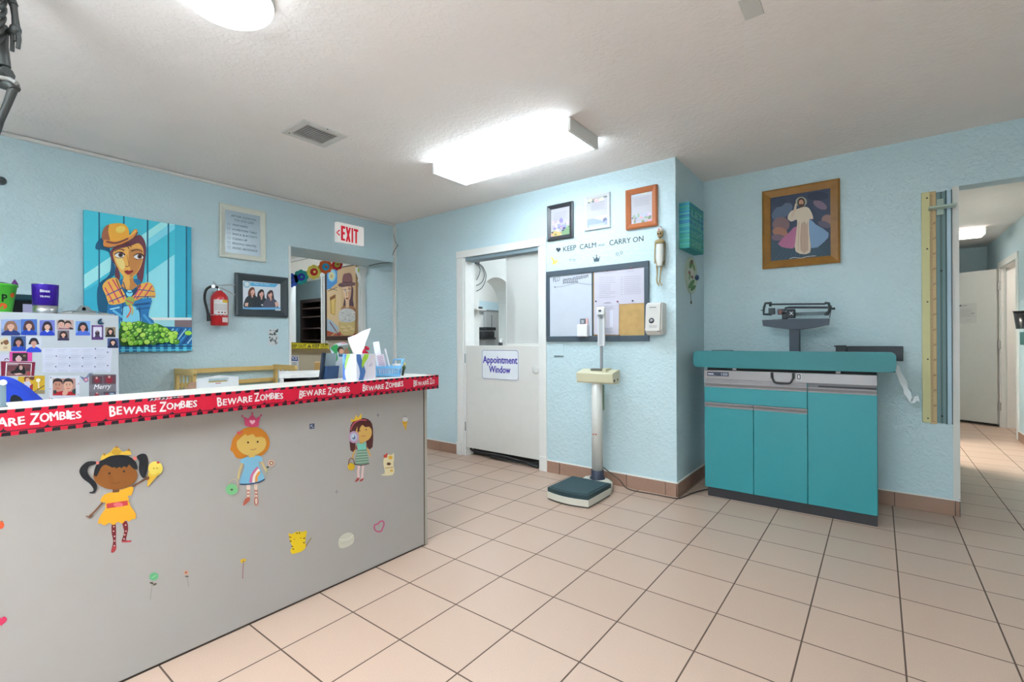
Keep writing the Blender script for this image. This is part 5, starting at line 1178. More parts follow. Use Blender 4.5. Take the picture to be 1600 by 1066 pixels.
F.poly([(232, 260), (365, 240), (420, 345), (400, 400), (240, 400)], P(130, 140, 130)); F.ell(262, 310, 42, 44, P(56, 44, 40), 16); F.ell(276, 330, 30, 34, P(216, 160, 130), 16); F.ell(350, 330, 40, 46, P(150, 110, 84), 14); F.ell(300, 222, 40, 10, P(216, 150, 170), 12); F.poly([(240, 375), (320, 360), (330, 400), (240, 400)], P(70, 110, 150)); F.poly([(370, 250), (420, 345), (405, 380), (360, 300)], P(84, 120, 96))
single('booklet', F, 'booklet with a green edge and a child photo behind the tissue box', 'booklet')
# grey post with white cap at the far left of the ledge
g = onZ(5, 636, LZ1)
b = MB(P(110, 124, 134, metal=.4, rough=.3)); b.box(g.x - .012, g.x + .012, g.y - .02, g.y + .008, LZ1, LZ1 + .004); b.box(g.x - .004, g.x + .004, g.y - .006, g.y + .006, LZ1, LZ1 + .07, P(110, 130, 140)); b.ball((g.x, g.y, LZ1 + .072), .009, m=P(232, 236, 240), n=12)
single('metal_stand', b, 'small grey metal stand with a white knob at the left end of the ledge', 'stand')

# ================================================================== WHITE CABINET WITH PHOTOS
XC = -3.75; ZF = 1.318; YE = 0.846
t = thing('metal_cabinet', 'white metal cabinet against the left wall, covered in photos', 'cabinet', (-4.05, .40, 0))
CABW = mat((198, 204, 210), 0.4, noise=0.02, name='cabinet_enamel')
b = MB(CABW); b.box(-4.34, XC, -0.06, YE, 0.03, ZF, bev=0.006); part('body', b, t)
b = MB(P(70, 72, 76)); b.box(-4.32, XC - .02, -0.04, YE - .02, 0, 0.03); part('plinth', b, t)
cr3 = (0, 490, 7.105)
def photo(name, label, quad, fn, base=P(226, 226, 230), cat='photo', off=.0006, grp='photos stuck on the white cabinet'):
    F = Flat('X', XC, off, cr3); q0 = [F.at(p) for p in quad]; F.clip = (min(p[0] for p in q0), min(p[1] for p in q0), max(p[0] for p in q0), max(p[1] for p in q0))
    F.sheet(quad, base, .0006); fn(F); return single(name, F, label, cat, grp)
def R4(x0, y0, x1, y1): return [(x0, y0), (x1, y0), (x1, y1), (x0, y1)]
def person(F, x0, y0, x1, y1, bg, hair, shirt, skin=P(226, 178, 156), collar=None, long=True, bg2=None):
    W, H = x1 - x0, y1 - y0; cx, cy = (x0 + x1) / 2, y0 + H * .42
    F.rect(x0, y0, x1, y1, bg)
    if bg2: F.ell(cx - W * .2, y0 + H * .3, W * .4, H * .35, bg2, 14)
    k = .34 if long else .26
    F.poly([(cx - W * .30, y0 + H * (.72 if long else .5)), (cx - W * .33, cy), (cx - W * .2, y0 + H * .14), (cx, y0 + H * .08), (cx + W * .2, y0 + H * .14), (cx + W * .33, cy), (cx + W * .30, y0 + H * (.72 if long else .5))], hair, 3)
    F.poly([(cx - W * .46, y1), (cx - W * .42, y0 + H * .80), (cx - W * .18, y0 + H * .66), (cx + W * .18, y0 + H * .66), (cx + W * .42, y0 + H * .80), (cx + W * .46, y1)], shirt, 2)
    F.poly([(cx - W * .08, y0 + H * .55), (cx + W * .08, y0 + H * .55), (cx + W * .10, y0 + H * .70), (cx, y0 + H * .75), (cx - W * .10, y0 + H * .70)], skin)
    if collar: F.poly([(cx - W * .16, y0 + H * .67), (cx, y0 + H * .80), (cx + W * .16, y0 + H * .67), (cx + W * .1, y0 + H * .64), (cx, y0 + H * .74), (cx - W * .1, y0 + H * .64)], collar)
    F.ell(cx, cy, W * .185, H * .21, skin, 18)
    F.poly([(cx - W * .2, cy - H * .02), (cx - W * .17, cy - H * .17), (cx, cy - H * .25), (cx + W * .17, cy - H * .17), (cx + W * .2, cy - H * .02), (cx + W * .08, cy - H * .13), (cx - W * .08, cy - H * .12)], hair, 2)
    for s_ in (-1, 1): F.ell(cx + s_ * W * .075, cy - H * .01, W * .024, H * .016, P(50, 36, 34), 8)
    F.line([(cx - W * .06, cy + H * .105), (cx, cy + H * .125), (cx + W * .06, cy + H * .105)], max(2.5, H * .018), P(176, 76, 76), 2); F.line([(cx, cy), (cx - W * .012, cy + H * .055)], 2, P(196, 140, 120))
photo('photo_print', 'school photo of a blond child in navy, top row of the white cabinet', R4(12, 68, 226, 244), lambda F: person(F, 12, 68, 226, 244, P(128, 156, 208), P(150, 108, 88), P(26, 50, 120), bg2=P(160, 180, 220)))
photo('photo_print', 'school photo of a long brown-haired child in blue, beside the blond one', R4(230, 64, 411, 240), lambda F: person(F, 230, 64, 411, 240, P(74, 116, 196), P(84, 48, 48), P(22, 66, 180)))
photo('photo_print', 'school photo of a dark-haired child with a white collar, white cabinet', R4(440, 74, 608, 245), lambda F: person(F, 440, 74, 608, 245, P(116, 124, 204), P(44, 32, 44), P(30, 60, 190), collar=P(230, 232, 240)))
def two(F):
    F.rect(628, 72, 816, 178, P(196, 166, 160)); 
    for (x, y, h_) in ((680, 118, P(50, 38, 36)), (752, 130, P(60, 46, 44))): F.ell(x, y - 12, 40, 40, h_, 16); F.ell(x, y, 33, 38, P(222, 172, 154), 16); F.poly([(x - 34, y - 14), (x - 20, y - 40), (x + 20, y - 40), (x + 34, y - 12), (x, y - 26)], h_, 2); F.ell(x - 12, y - 4, 4, 3, BLACK, 6); F.ell(x + 12, y - 4, 4, 3, BLACK, 6); F.line([(x - 12, y + 16), (x + 12, y + 16)], 4, P(190, 80, 84))
    F.poly([(640, 178), (660, 158), (720, 166), (780, 158), (816, 176)], P(150, 96, 110)); F.poly([(770, 150), (812, 165), (812, 178), (770, 178)], P(50, 40, 50))
photo('photo_print', 'photo of two smiling faces side by side in the top row on the white cabinet', R4(628, 72, 816, 178), two)
photo('photo_print', 'small photo of one dark-haired face below the two smiling faces', R4(638, 188, 768, 300), lambda F: person(F, 638, 188, 768, 300, P(120, 104, 112), P(46, 32, 36), P(60, 50, 80)))
photo('photo_print', 'school photo of a dark curly-haired child in a light blue shirt', R4(838, 84, 1002, 244), lambda F: person(F, 838, 84, 1002, 244, P(124, 164, 224), P(36, 32, 52), P(78, 112, 214), skin=P(214, 150, 132)))
def purp(F):
    F.rect(1016, 130, 1146, 292, P(92, 56, 120)); F.rect(1034, 150, 1130, 262, P(222, 216, 230)); F.ell(1080, 220, 26, 30, P(54, 44, 60), 12); F.poly([(1050, 262), (1060, 235), (1100, 235), (1112, 262)], P(70, 60, 90)); F.ell(1078, 200, 14, 12, P(150, 120, 130), 10); F.rect(1040, 135, 1122, 143, P(150, 110, 170))
photo('photo_print', 'small purple framed photo right of the top row on the white cabinet', R4(1016, 130, 1146, 292), purp)
photo('photo_print', 'small square photo of a dark-haired person, rightmost of the photos on the white cabinet top', R4(1168, 152, 1282, 262), lambda F: person(F, 1168, 152, 1282, 262, P(150, 130, 104), P(36, 28, 30), P(34, 30, 34)))
photo('photo_print', 'small blue photo of a person at the right edge of the white cabinet', R4(1192, 275, 1314, 382), lambda F: person(F, 1192, 275, 1314, 382, P(74, 90, 150), P(28, 26, 40), P(22, 30, 66)))
def tan(F): F.rect(0, 262, 120, 416, P(206, 214, 222)); F.poly([(0, 290), (40, 276), (75, 262), (90, 300), (112, 340), (118, 416), (0, 416)], P(224, 206, 172), 2); F.poly([(30, 310), (84, 292), (96, 330), (60, 350)], P(140, 92, 60), 2); F.ell(20, 330, 12, 16, P(110, 76, 52), 10); F.ell(60, 380, 26, 16, P(196, 166, 130), 10)
photo('photo_print', 'photo with a tan animal at the left edge of the white cabinet, second row', R4(0, 262, 120, 416), tan)
photo('photo_print', 'photo of a dark-haired child against dark blue, second row of the white cabinet', R4(122, 250, 287, 416), lambda F: person(F, 122, 250, 287, 416, P(64, 92, 150), P(24, 22, 36), P(26, 70, 180), skin=P(200, 136, 124)))
photo('photo_print', 'photo of a short-haired child in a bright blue shirt, above the calendar', R4(290, 256, 460, 430), lambda F: person(F, 290, 256, 460, 430, P(206, 212, 224), P(32, 28, 44), P(30, 76, 206), skin=P(214, 160, 140), long=False))
def pink(F): F.rect(106, 424, 356, 532, P(222, 74, 160)); F.rect(138, 438, 306, 528, P(56, 40, 44)); F.ell(206, 494, 38, 42, P(220, 186, 186), 16); F.poly([(160, 520), (166, 470), (200, 446), (246, 470), (250, 520), (238, 490), (206, 464), (176, 492)], P(30, 24, 28), 2); F.ell(270, 470, 18, 14, P(120, 110, 80), 8); F.ell(192, 490, 5, 4, BLACK, 6); F.ell(220, 490, 5, 4, BLACK, 6); F.line([(192, 514), (220, 514)], 4, P(190, 70, 84))
photo('photo_print', 'bright pink framed photo of a face, above the maroon framed photo', R4(106, 424, 356, 532), pink)
def maro(F):
    F.poly([(8, 530), (392, 540), (378, 694), (12, 694)], P(132, 18, 56)); F.poly([(66, 544), (354, 552), (344, 694), (56, 694)], P(230, 222, 224)); F.poly([(80, 552), (344, 560), (334, 694), (70, 694)], P(110, 60, 66)); F.rect(80, 640, 340, 694, P(140, 90, 90)); F.poly([(110, 650), (160, 630), (190, 590), (240, 575), (270, 600), (284, 650), (260, 680), (170, 680)], P(22, 18, 22), 3); F.ell(232, 602, 20, 26, P(206, 160, 150), 12); F.poly([(150, 668), (220, 660), (260, 676), (180, 684)], P(216, 176, 166)); F.rect(84, 556, 200, 572, P(176, 150, 154)); F.rect(290, 600, 330, 640, P(84, 50, 60)); F.ell(318, 668, 14, 20, P(190, 60, 70), 8)
photo('photo_print', 'maroon and white framed photo of a person in black, lowest left on the white cabinet', [(8, 530), (392, 540), (378, 700), (12, 700)], maro, off=.0012)
def yel(F): F.rect(200, 690, 497, 892, P(214, 172, 40)); F.ell(300, 730, 34, 36, P(120, 66, 50), 14); F.ell(306, 740, 24, 26, P(226, 180, 150), 12); F.ell(356, 716, 26, 26, P(110, 60, 50), 12); F.poly([(260, 760), (330, 752), (360, 830), (300, 850)], P(206, 200, 216)); F.poly([(330, 800), (366, 780), (362, 850), (330, 850)], P(150, 30, 40)); F.ell(424, 742, 26, 22, P(246, 240, 220), 12); F.line([(424, 760), (430, 830)], 16, P(236, 220, 170)); F.line([(380, 870), (490, 800)], 10, P(110, 90, 50)); F.rect(400, 850, 497, 892, P(150, 136, 110)); F.line([(440, 760), (470, 726)], 6, P(150, 110, 20))
photo('photo_print', 'yellow photo of children, partly behind the blue chair back', R4(200, 690, 497, 892), yel)
def girls(F):
    F.rect(545, 690, 882, 972, P(220, 222, 232)); F.rect(585, 722, 838, 908, P(196, 150, 140))
    for (x, y, hh, ss) in ((640, 800, P(44, 34, 40), P(206, 146, 124)), (756, 800, P(60, 48, 50), P(226, 176, 150))):
        F.ell(x, y - 34, 56, 48, hh, 18); F.ell(x, y, 50, 62, ss, 20); F.poly([(x - 52, y - 10), (x - 44, y - 58), (x, y - 76), (x + 44, y - 58), (x + 52, y - 10), (x + 34, y - 42), (x - 34, y - 42)], hh, 2)
        for s_ in (-1, 1): F.ell(x + s_ * 18, y - 6, 7, 5, P(50, 34, 32), 8); F.line([(x + s_ * 8, y - 18), (x + s_ * 30, y - 20)], 4, P(60, 40, 40))
        F.line([(x - 20, y + 28), (x, y + 34), (x + 20, y + 28)], 7, P(196, 70, 80), 2); F.line([(x, y), (x - 4, y + 14)], 4, P(176, 110, 90))
    F.poly([(585, 908), (590, 850), (640, 870), (690, 860), (760, 870), (838, 860), (838, 908)], P(186, 30, 40)); F.poly([(590, 860), (620, 846), (628, 880), (600, 896)], P(46, 70, 70)); F.poly([(800, 850), (838, 830), (838, 890), (806, 892)], P(46, 70, 70)); F.poly([(690, 880), (720, 840), (756, 862), (740, 900), (700, 906)], P(222, 170, 150), 2)
    for (x, y, c) in ((562, 712, P(60, 60, 90)), (870, 780, P(190, 110, 130)), (556, 836, P(130, 150, 200)), (548, 940, P(206, 90, 110)), (826, 936, P(206, 130, 150)), (575, 945, P(110, 110, 150)), (868, 900, P(120, 140, 190))): F.ell(x, y, 7, 7, c, 8)
    F.line([(620, 935), (790, 935)], 4, P(180, 184, 200)); F.line([(640, 950), (770, 950)], 4, P(216, 170, 186))
photo('photo_card', 'large white card with a photo of two girls in red sweaters on the white cabinet', R4(545, 690, 882, 972), girls, cat='card')
def merry(F):
    F.rect(988, 676, 1288, 942, P(112, 108, 116)); F.rect(1020, 696, 1136, 780, P(90, 60, 70)); F.rect(1146, 686, 1284, 780, P(104, 66, 76)); F.ell(1076, 740, 30, 34, P(140, 40, 60), 12); F.ell(1212, 736, 40, 40, P(146, 36, 56), 12); F.ell(1212, 704, 14, 15, P(206, 160, 150), 10); F.ell(1072, 716, 12, 14, P(206, 160, 150), 10); F.rect(1010, 870, 1120, 942, P(120, 110, 120)); F.rect(1150, 868, 1282, 942, P(70, 76, 96)); F.ell(1075, 910, 24, 30, P(150, 36, 52), 12); F.ell(1185, 906, 22, 28, P(140, 50, 60), 12); F.ell(1076, 884, 10, 11, P(206, 160, 150), 8); F.ell(1240, 890, 30, 10, P(150, 170, 190), 10)
    F.rect(988, 790, 1288, 868, P(124, 120, 128)); F.textpx('Merry', (1040, 842), (1232, 830), 52, P(238, 236, 240), shear=.25, bold=.01)
photo('photo_card', 'grey collage card reading merry, lowest right on the white cabinet', R4(988, 676, 1288, 942), merry, cat='card')
def cal(F):
    GLn = P(176, 180, 200); 
    for r in range(3):
        for c in range(5):
            x, y = 500 + c * 142, 405 + r * 84
            F.line([(x, y), (x + 90, y)], 4, GLn); F.line([(x - 10, y + 20), (x + 70, y + 20)], 3, P(190, 192, 210)); F.line([(x, y + 50), (x + 84, y + 50)], 3, P(196, 198, 214)); F.line([(x, y + 66), (x + 110, y + 66)], 3, P(160, 164, 190))
    for (x, y) in ((622, 474), (770, 490), (915, 492), (1055, 492), (616, 590), (768, 580), (910, 585), (1050, 590), (1190, 578), (1055, 392), (1190, 430)): F.ell(x, y, 7, 9, P(96, 92, 120), 8)
photo('wall_calendar', 'large pale lilac calendar sheet in the middle of the white cabinet', [(468, 384), (1246, 372), (1228, 650), (468, 655)], cal, base=P(214, 216, 232), cat='calendar')
def lil(F): F.rect(0, 452, 98, 528, P(206, 204, 224)); F.line([(52, 524), (60, 504), (80, 500), (96, 514)], 9, P(110, 50, 84), 3)
photo('photo_card', 'small lilac card at the left edge of the white cabinet, left of the pink frame', R4(0, 452, 98, 528), lil, cat='card')
F = Flat('X', XC, .0004, cr3); F.poly([(885, 695), (930, 710), (960, 700), (985, 665), (1020, 660), (1035, 672), (1000, 690), (975, 720), (985, 750), (950, 766), (925, 745), (900, 715)], P(126, 140, 176), 2); F.ell(955, 735, 26, 22, P(196, 110, 140), 12); F.ell(956, 736, 12, 9, P(226, 200, 210), 8); F.line([(900, 705), (930, 720)], 6, P(60, 90, 130)); single('butterfly_magnet', F, 'blue and pink butterfly magnet on the white cabinet, left of the merry card', 'magnet')
F = Flat('X', XC, .0006, cr3); F.sheet(smooth_closed([(1085, 95), (1100, 65), (1130, 58), (1120, 80), (1128, 100), (1152, 105), (1130, 122), (1095, 118)], 3), P(24, 66, 92), .008); F.ell(1108, 98, 10, 8, P(80, 120, 140), 8); single('teal_magnet', F, 'dark teal animal magnet near the top right of the white cabinet', 'magnet')

# ---- on top of the cabinet
def D(u, v, d): return CP + ray(u, v) * d
g = onX(-6, 487, -3.92); gc = (g.x, onX(1, 487, -3.92).y - .02, ZF)
t = thing('halloween_tub', 'bright green halloween tub with orange pumpkins on the white cabinet', 'tub', gc)
GB = P(88, 206, 62, rough=.35)
b = MB(GB); b.lathe([(.001, ZF + .002), (.062, ZF + .002), (.066, ZF + .006), (.086, ZF + .150), (.090, ZF + .152), (.090, ZF + .162), (.082, ZF + .162), (.078, ZF + .14), (.001, ZF + .12)], (gc[0], gc[1], 0), n=36); part('tub', b, t)
def on_cone(b, th0, z, pts, m, c=gc, r0=.0645, r1=.0868, h=.15):
    """outline in (arc metres, height) wrapped onto the tub wall"""
    V = []
    for (s_, z_) in pts:
        zz = z + z_; r = r0 + (r1 - r0) * zz / h + .0012; a = th0 + s_ / r; V.append((c[0] + r * math.cos(a), c[1] + r * math.sin(a), ZF + zz))
    b.add(V, [tuple(range(len(V)))], m)
face = math.atan2(-gc[1], -gc[0])
b = MB(P(226, 110, 30))
cir = lambda r, ry=None: [(r * math.cos(2 * math.pi * i / 18), (ry or r) * math.sin(2 * math.pi * i / 18)) for i in range(18)]
on_cone(b, face + .40, .036, cir(.020, .017), P(226, 90, 24)); on_cone(b, face - .08, .082, cir(.016, .024), P(222, 120, 50)); on_cone(b, face - .6, .04, cir(.018), P(226, 90, 24)); on_cone(b, face + .95, .10, cir(.014), P(226, 100, 30)); part('pumpkins', b, t)
b = MB(P(20, 40, 20)); V, Fc = text_mesh('P', .03); xs = [p[0] for p in V]
on = []
for (x, y) in V:
    s_ = .024 + (x - min(xs)) * .05; zz = .062 + y * .056; r = .0645 + (.0223) * zz / .15 + .0016; a = face + s_ / r; on.append((gc[0] + r * math.cos(a), gc[1] + r * math.sin(a), ZF + zz))
b.add(on, Fc); part('lettering', b, t)
b = MB(P(112, 40, 130, rough=.4)); eg = onX(23, 440, gc[0]); b.lathe([(.016, 0), (.014, .02), (.002, .045)], (gc[0], eg.y, ZF + .150), n=14, sx=.6); b.ball((gc[0] - .01, gc[1] + .01, ZF + .158), .055, .062, .018, P(84, 40, 100)); part('purple_toy', b, t)
g = onX(38, 486, -4.10)
t = thing('black_case', 'black case with a dark teal lid between the green tub and purple tumbler', 'case', (-4.10, g.y, ZF))
b = MB(P(26, 30, 40)); b.box(-4.19, -4.06, g.y - .085, g.y + .10, ZF, ZF + .085, bev=.01); part('body', b, t)
b = MB(P(44, 92, 104)); b.box(-4.195, -4.055, g.y - .05, g.y + .105, ZF + .085, ZF + .122, bev=.008); part('lid', b, t)
g = onX(44, 487, -3.95); b = MB(P(186, 178, 216)); b.box(-3.955, -3.950, g.y - .022, g.y + .022, ZF, ZF + .058); single('lilac_card', b, 'small lilac card standing against the purple tumbler', 'card')
g = onX(71, 490, -3.86); tc_ = (-3.86, g.y, ZF)
t = thing('steel_tumbler', 'purple and steel tumbler with white lettering on the white cabinet', 'tumbler', tc_)
def rz(v): return onX(71, v, -3.86).z
PU = mat((66, 28, 172), .25, metal=.35, name='purple_metal'); STEEL = mat((206, 206, 206), .25, metal=.85, name='steel')
zb = ZF; zt = ZF + (rz(444) - rz(490)); r0, r1 = .054, .059; zm = ZF + (rz(477) - rz(490))
b = MB(PU); b.lathe([(r0 + .0012, zm), (r1, zt - .006), (r1, zt - .002)], (tc_[0], tc_[1], 0), n=36); part('purple_sleeve', b, t)
b = MB(STEEL); b.lathe([(.001, zb), (r0 - .002, zb), (r0, zb + .003), (r0 + .001, zm)], (tc_[0], tc_[1], 0), n=36); part('steel_body', b, t)
b = MB(STEEL); b.lathe([(r1, zt - .003), (r1 + .001, zt), (r1 - .004, zt), (r1 - .006, zt - .02), (.001, zt - .03)], (tc_[0], tc_[1], 0), n=36); part('rim', b, t)
b = MB(P(236, 232, 244))
for (s_, z_, Lw, h_) in (('Binax', zm + (zt - zm) * .60, .042, .016), ('TRI-PAK', zm + (zt - zm) * .36, .044, .010)):
    V, Fc = text_mesh(s_, .03); xs = [p[0] for p in V]; sc = Lw / (max(xs) - min(xs)); fa = math.atan2(-tc_[1], -tc_[0]) ; on = []
    for (x, y) in V: a = fa + ((x - min(xs)) * sc - Lw * .52) / .058; r = r1 + .0006; on.append((tc_[0] + r * math.cos(a), tc_[1] + r * math.sin(a), z_ + y * h_ / .72))
    b.add(on, Fc)
part('lettering', b, t)
ga = onX(93, 491, -3.80); gb2 = onX(180, 492, -3.80)
t = thing('clipboard', 'clipboard with a silver clip lying on the right end of the white cabinet', 'clipboard', (-3.86, (ga.y + gb2.y) / 2, ZF))
b = MB(P(120, 96, 70)); b.box(-4.05, -3.79, ga.y, gb2.y, ZF, ZF + .004); b.box(-4.045, -3.795, ga.y + .005, gb2.y - .005, ZF + .004, ZF + .008, P(206, 204, 200)); part('board', b, t)
b = MB(P(150, 156, 158, metal=.5, rough=.35)); yc2 = onX(133, 487, -3.80).y
b.prism([(yc2 - .055, ZF + .008), (yc2 - .05, ZF + .018), (yc2 - .03, ZF + .034), (yc2 - .018, ZF + .056), (yc2 + .016, ZF + .050), (yc2 + .03, ZF + .030), (yc2 + .05, ZF + .016), (yc2 + .055, ZF + .008)], 'x', -3.83, -3.80)
b.tube([(-3.80, yc2 - .10, ZF + .012), (-3.80, yc2 - .06, ZF + .020), (-3.80, yc2 - .03, ZF + .022)], .004, n=6); b.tube([(-3.80, yc2 + .02, ZF + .028), (-3.80, yc2 + .07, ZF + .016), (-3.80, yc2 + .11, ZF + .010)], .004, n=6); b.cyl((-3.83, yc2 - .005, ZF + .034), (-3.80, yc2 - .005, ZF + .034), .010, P(60, 66, 70), 12)
part('clip', b, t)

# ================================================================== BEHIND THE COUNTER
PINE = mat((206, 174, 108), .5, noise=.12, name='pale_pine')
YA, YB = 1.335, 2.10; xa = -4.36; xf = -3.975; zt = .945
t = thing('changing_table', 'pale wooden slatted changing table against the left wall behind the counter', 'changing table', (-4.17, (YA + YB) / 2, 0))
for (y, s_) in ((YA, 1), (YB, 1)):
    b = MB(PINE); b.box(xa, xa + .045, y - .012, y + .012, 0, zt - .03, bev=.003); b.box(xf - .045, xf, y - .012, y + .012, 0, zt - .03, bev=.003); b.box(xa, xf, y - .014, y + .014, zt - .045, zt, bev=.003); b.box(xa + .045, xf - .045, y - .010, y + .010, .70, .74)
    for k in range(3): x = xa + .045 + (xf - xa - .09) * (k + .85) / 3.7; b.box(x, x + .02, y - .003, y + .003, .74, zt - .045)
    part('end_panel', b, t)
for (z0_, z1_) in ((zt - .045, zt - .008), (.795, .828)):
    b = MB(PINE); b.box(xa + .01, xa + .032, YA + .018, YB - .018, z0_, z1_, bev=.003); part('back_rail', b, t)
b = MB(PINE); b.box(xa, xf, YA + .018, YB - .018, .66, .70); part('shelf', b, t)
b = MB(PINE); b.box(xa, xf, YA + .018, YB - .018, .25, .28); part('shelf', b, t)
# white chair back with a slot
xs_ = -2.92; q0 = onX(309, 605, xs_); q1 = onX(373, 605, xs_); zc_ = onX(340, 587, xs_).z; zsd = onX(311, 592, xs_).z
t = thing('plastic_chair', 'white plastic chair back with a curved top and slot before the wooden changing table', 'chair', (xs_ - .1, (q0.y + q1.y) / 2, 0))
WP = P(222, 224, 226, rough=.35); sl0 = onX(326, 592, xs_); sl1 = onX(357, 596.5, xs_)
b = MB(WP)
topc = smooth_open([(q0.y, zsd), ((q0.y * 2 + q1.y) / 3, zc_ - .006), ((q0.y + q1.y) / 2, zc_), ((q0.y + q1.y * 2) / 3, zc_ - .006), (q1.y, zsd)], 4)
up_ = [(q0.y, sl0.z)] + topc + [(q1.y, sl0.z)]
b.prism(up_, 'x', xs_ - .02, xs_); b.box(xs_ - .02, xs_, q0.y, sl0.y, sl1.z, sl0.z); b.box(xs_ - .02, xs_, sl1.y, q1.y, sl1.z, sl0.z); b.box(xs_ - .02, xs_, q0.y, q1.y, .42, sl1.z); part('backrest', b, t)
F = Flat('X', xs_, .0005); lp = onX(341, 599, xs_); F.raw([(lp.y - .014, lp.z - .003), (lp.y + .014, lp.z - .003), (lp.y + .014, lp.z + .003), (lp.y - .014, lp.z + .003)], P(196, 140, 140)); part('label', F, t)
b = MB(WP); b.box(xs_ - .32, xs_ - .02, q0.y, q1.y, .40, .44, bev=.01); part('seat', b, t)
for (x, y) in ((xs_ - .30, q0.y + .02), (xs_ - .30, q1.y - .02), (xs_ - .03, q0.y + .02), (xs_ - .03, q1.y - .02)): b = MB(WP); b.cyl((x, y, 0), (x, y, .40), .014, n=10); part('leg', b, t)
g = onX(316, 606, xs_ + .03); b = MB(P(142, 112, 92, rough=.9)); b.ball((xs_ - .09, g.y, g.z - .05), .05, .06, .06); b.ball((xs_ - .09, g.y, g.z), .018, .030, .026); b.ball((xs_ - .11, g.y, .535), .07, .08, .09); b.cyl((xs_ - .10, g.y, .44), (xs_ - .10, g.y, g.z - .05), .05, n=14)
single('stuffed_toy', b, 'brown stuffed toy ear peeping beside the white chair back', 'toy')
# blue office chair
xo = -2.64; pt = onX(0, 589, xo); pe = onX(78, 634, xo)
t = thing('office_chair', 'royal blue office chair back with a dark handle hole behind the counter at far left', 'chair', (xo - .25, .12, 0))
BLU = mat((28, 62, 182), .8, noise=.18, name='royal_blue_fabric', bump=.3, bscale=40); cyb = .13
b = MB(BLU); sh = []
ptsb = [onX(-40, 596, xo), onX(-15, 589, xo), onX(8, 589, xo), onX(22, 592, xo), onX(40, 602, xo), onX(58, 616, xo), onX(78, 634, xo)]
out = smooth_open([(p.y, p.z) for p in ptsb], 4); yR = out[-1][0]
out = [(-.16, .60), (-.17, .80), (-.12, .93), (-.04, .99)] + out + [(yR + .03, .80), (yR + .01, .62), (yR - .04, .56), (-.10, .56)]
b.prism(out, 'x', xo - .07, xo, smooth=False)
cen = (.12, .80)
inn = [(cen[0] + (p[0] - cen[0]) * .93, cen[1] + (p[1] - cen[1]) * .93) for p in out]; n = len(out)
b.add([(xo, *p) for p in out] + [(xo + .022, *p) for p in inn], [(i, (i + 1) % n, n + (i + 1) % n, n + i) for i in range(n)], None, True); b.add([(xo + .022, *p) for p in inn], [tuple(range(n))])
part('backrest', b, t)
h0 = onX(17, 620, xo + .023); h1 = onX(39, 633, xo + .023)
b = MB(P(18, 24, 30)); b.prism(smooth_closed([(h0.y, h0.z), (h1.y - .015, h0.z - .002), (h1.y, h1.z), (h1.y, h1.z - .05), (h0.y, h1.z - .05)], 3), 'x', xo + .015, xo + .0235); part('handle_hole', b, t)
b = MB(BLU); b.box(xo - .48, xo - .04, -.12, .38, .43, .51, bev=.03); part('seat', b, t)
b = MB(BLACK); b.box(xo - .06, xo - .03, .08, .18, .45, .70); b.cyl((xo - .26, .13, .06), (xo - .26, .13, .43), .025); 
for k in range(5): a = 2 * math.pi * k / 5 + .3; b.tube([(xo - .26, .13, .09), (xo - .26 + .27 * math.cos(a), .13 + .27 * math.sin(a), .06)], [.022, .014], n=8); b.ball((xo - .26 + .27 * math.cos(a), .13 + .27 * math.sin(a), .028), .028)
part('base', b, t)
# white cubby shelf with a pink-lidded box and a teal box, standing at an angle
P0 = onX(437, 585.5, -2.60); dv_ = Vector((-.897, .441, 0)); wv_ = Vector((.441, .897, 0)); zt2 = P0.z
def cub(m, *boxes, bev=0.0):
    b = MB(m)
    for (d0, d1, w0, w1, z0, z1) in boxes:
        q = MB(m); q.box(d0, d1, w0, w1, z0, z1, bev=bev); b.add([Vector((P0.x, P0.y, 0)) + dv_ * p[0] + wv_ * p[1] + Vector((0, 0, p[2])) for p in q.v], q.f, m)
    return b
def cub_w(u):
    r = ray(u, 590); t_ = (P0 - CP).dot(dv_) / r.dot(dv_); return (CP + r * t_ - P0).dot(wv_)
Wc = cub_w(548)
t = thing('cubby_shelf', 'low white cubby shelf behind the counter under the exit opening', 'shelf', (P0.x, P0.y, 0))
part('top', cub(OFFW, (-.004, .34, -.004, Wc + .004, zt2 - .022, zt2), bev=.002), t)
part('side_panel', cub(OFFW, (0, .34, 0, .02, 0, zt2 - .022)), t); part('side_panel', cub(OFFW, (0, .34, Wc - .02, Wc, 0, zt2 - .022)), t)
part('back', cub(OFFW, (.325, .34, .02, Wc - .02, 0, zt2 - .022)), t); part('shelf_board', cub(OFFW, (0.01, .325, .02, Wc - .02, zt2 - .20, zt2 - .18)), t)
zs_ = zt2 - .18; wa, wb, wc_ = cub_w(444), cub_w(463.5), cub_w(482)
g = P0 + dv_ * .1 + wv_ * wa
t = thing('pink_lid_box', 'box with a dark pink lid in the white cubby shelf', 'box', (g.x, g.y, zs_))
b = cub(P(206, 190, 176), (.03, .22, wa + .006, wb - .004, zs_, zs_ + .105)); q = cub(P(170, 130, 100), (.0290, .0305, wa + .02, wb - .012, zs_ + .05, zs_ + .075)); b.add(q.v, q.f, P(170, 130, 100)); part('body', b, t)
part('lid', cub(P(156, 70, 96), (.02, .23, wa - .002, wb, zs_ + .105, zs_ + .135), bev=.004), t)
single('teal_box', cub(P(28, 120, 118), (.02, .22, wb + .006, wc_, zs_, zs_ + .125), bev=.004), 'teal box beside the pink-lidded box in the white cubby shelf', 'box')
single('grey_box', cub(P(170, 166, 164), (.03, .22, wc_ + .01, Wc - .05, zs_, zs_ + .10), bev=.004), 'grey box right of the teal box in the white cubby shelf', 'box')

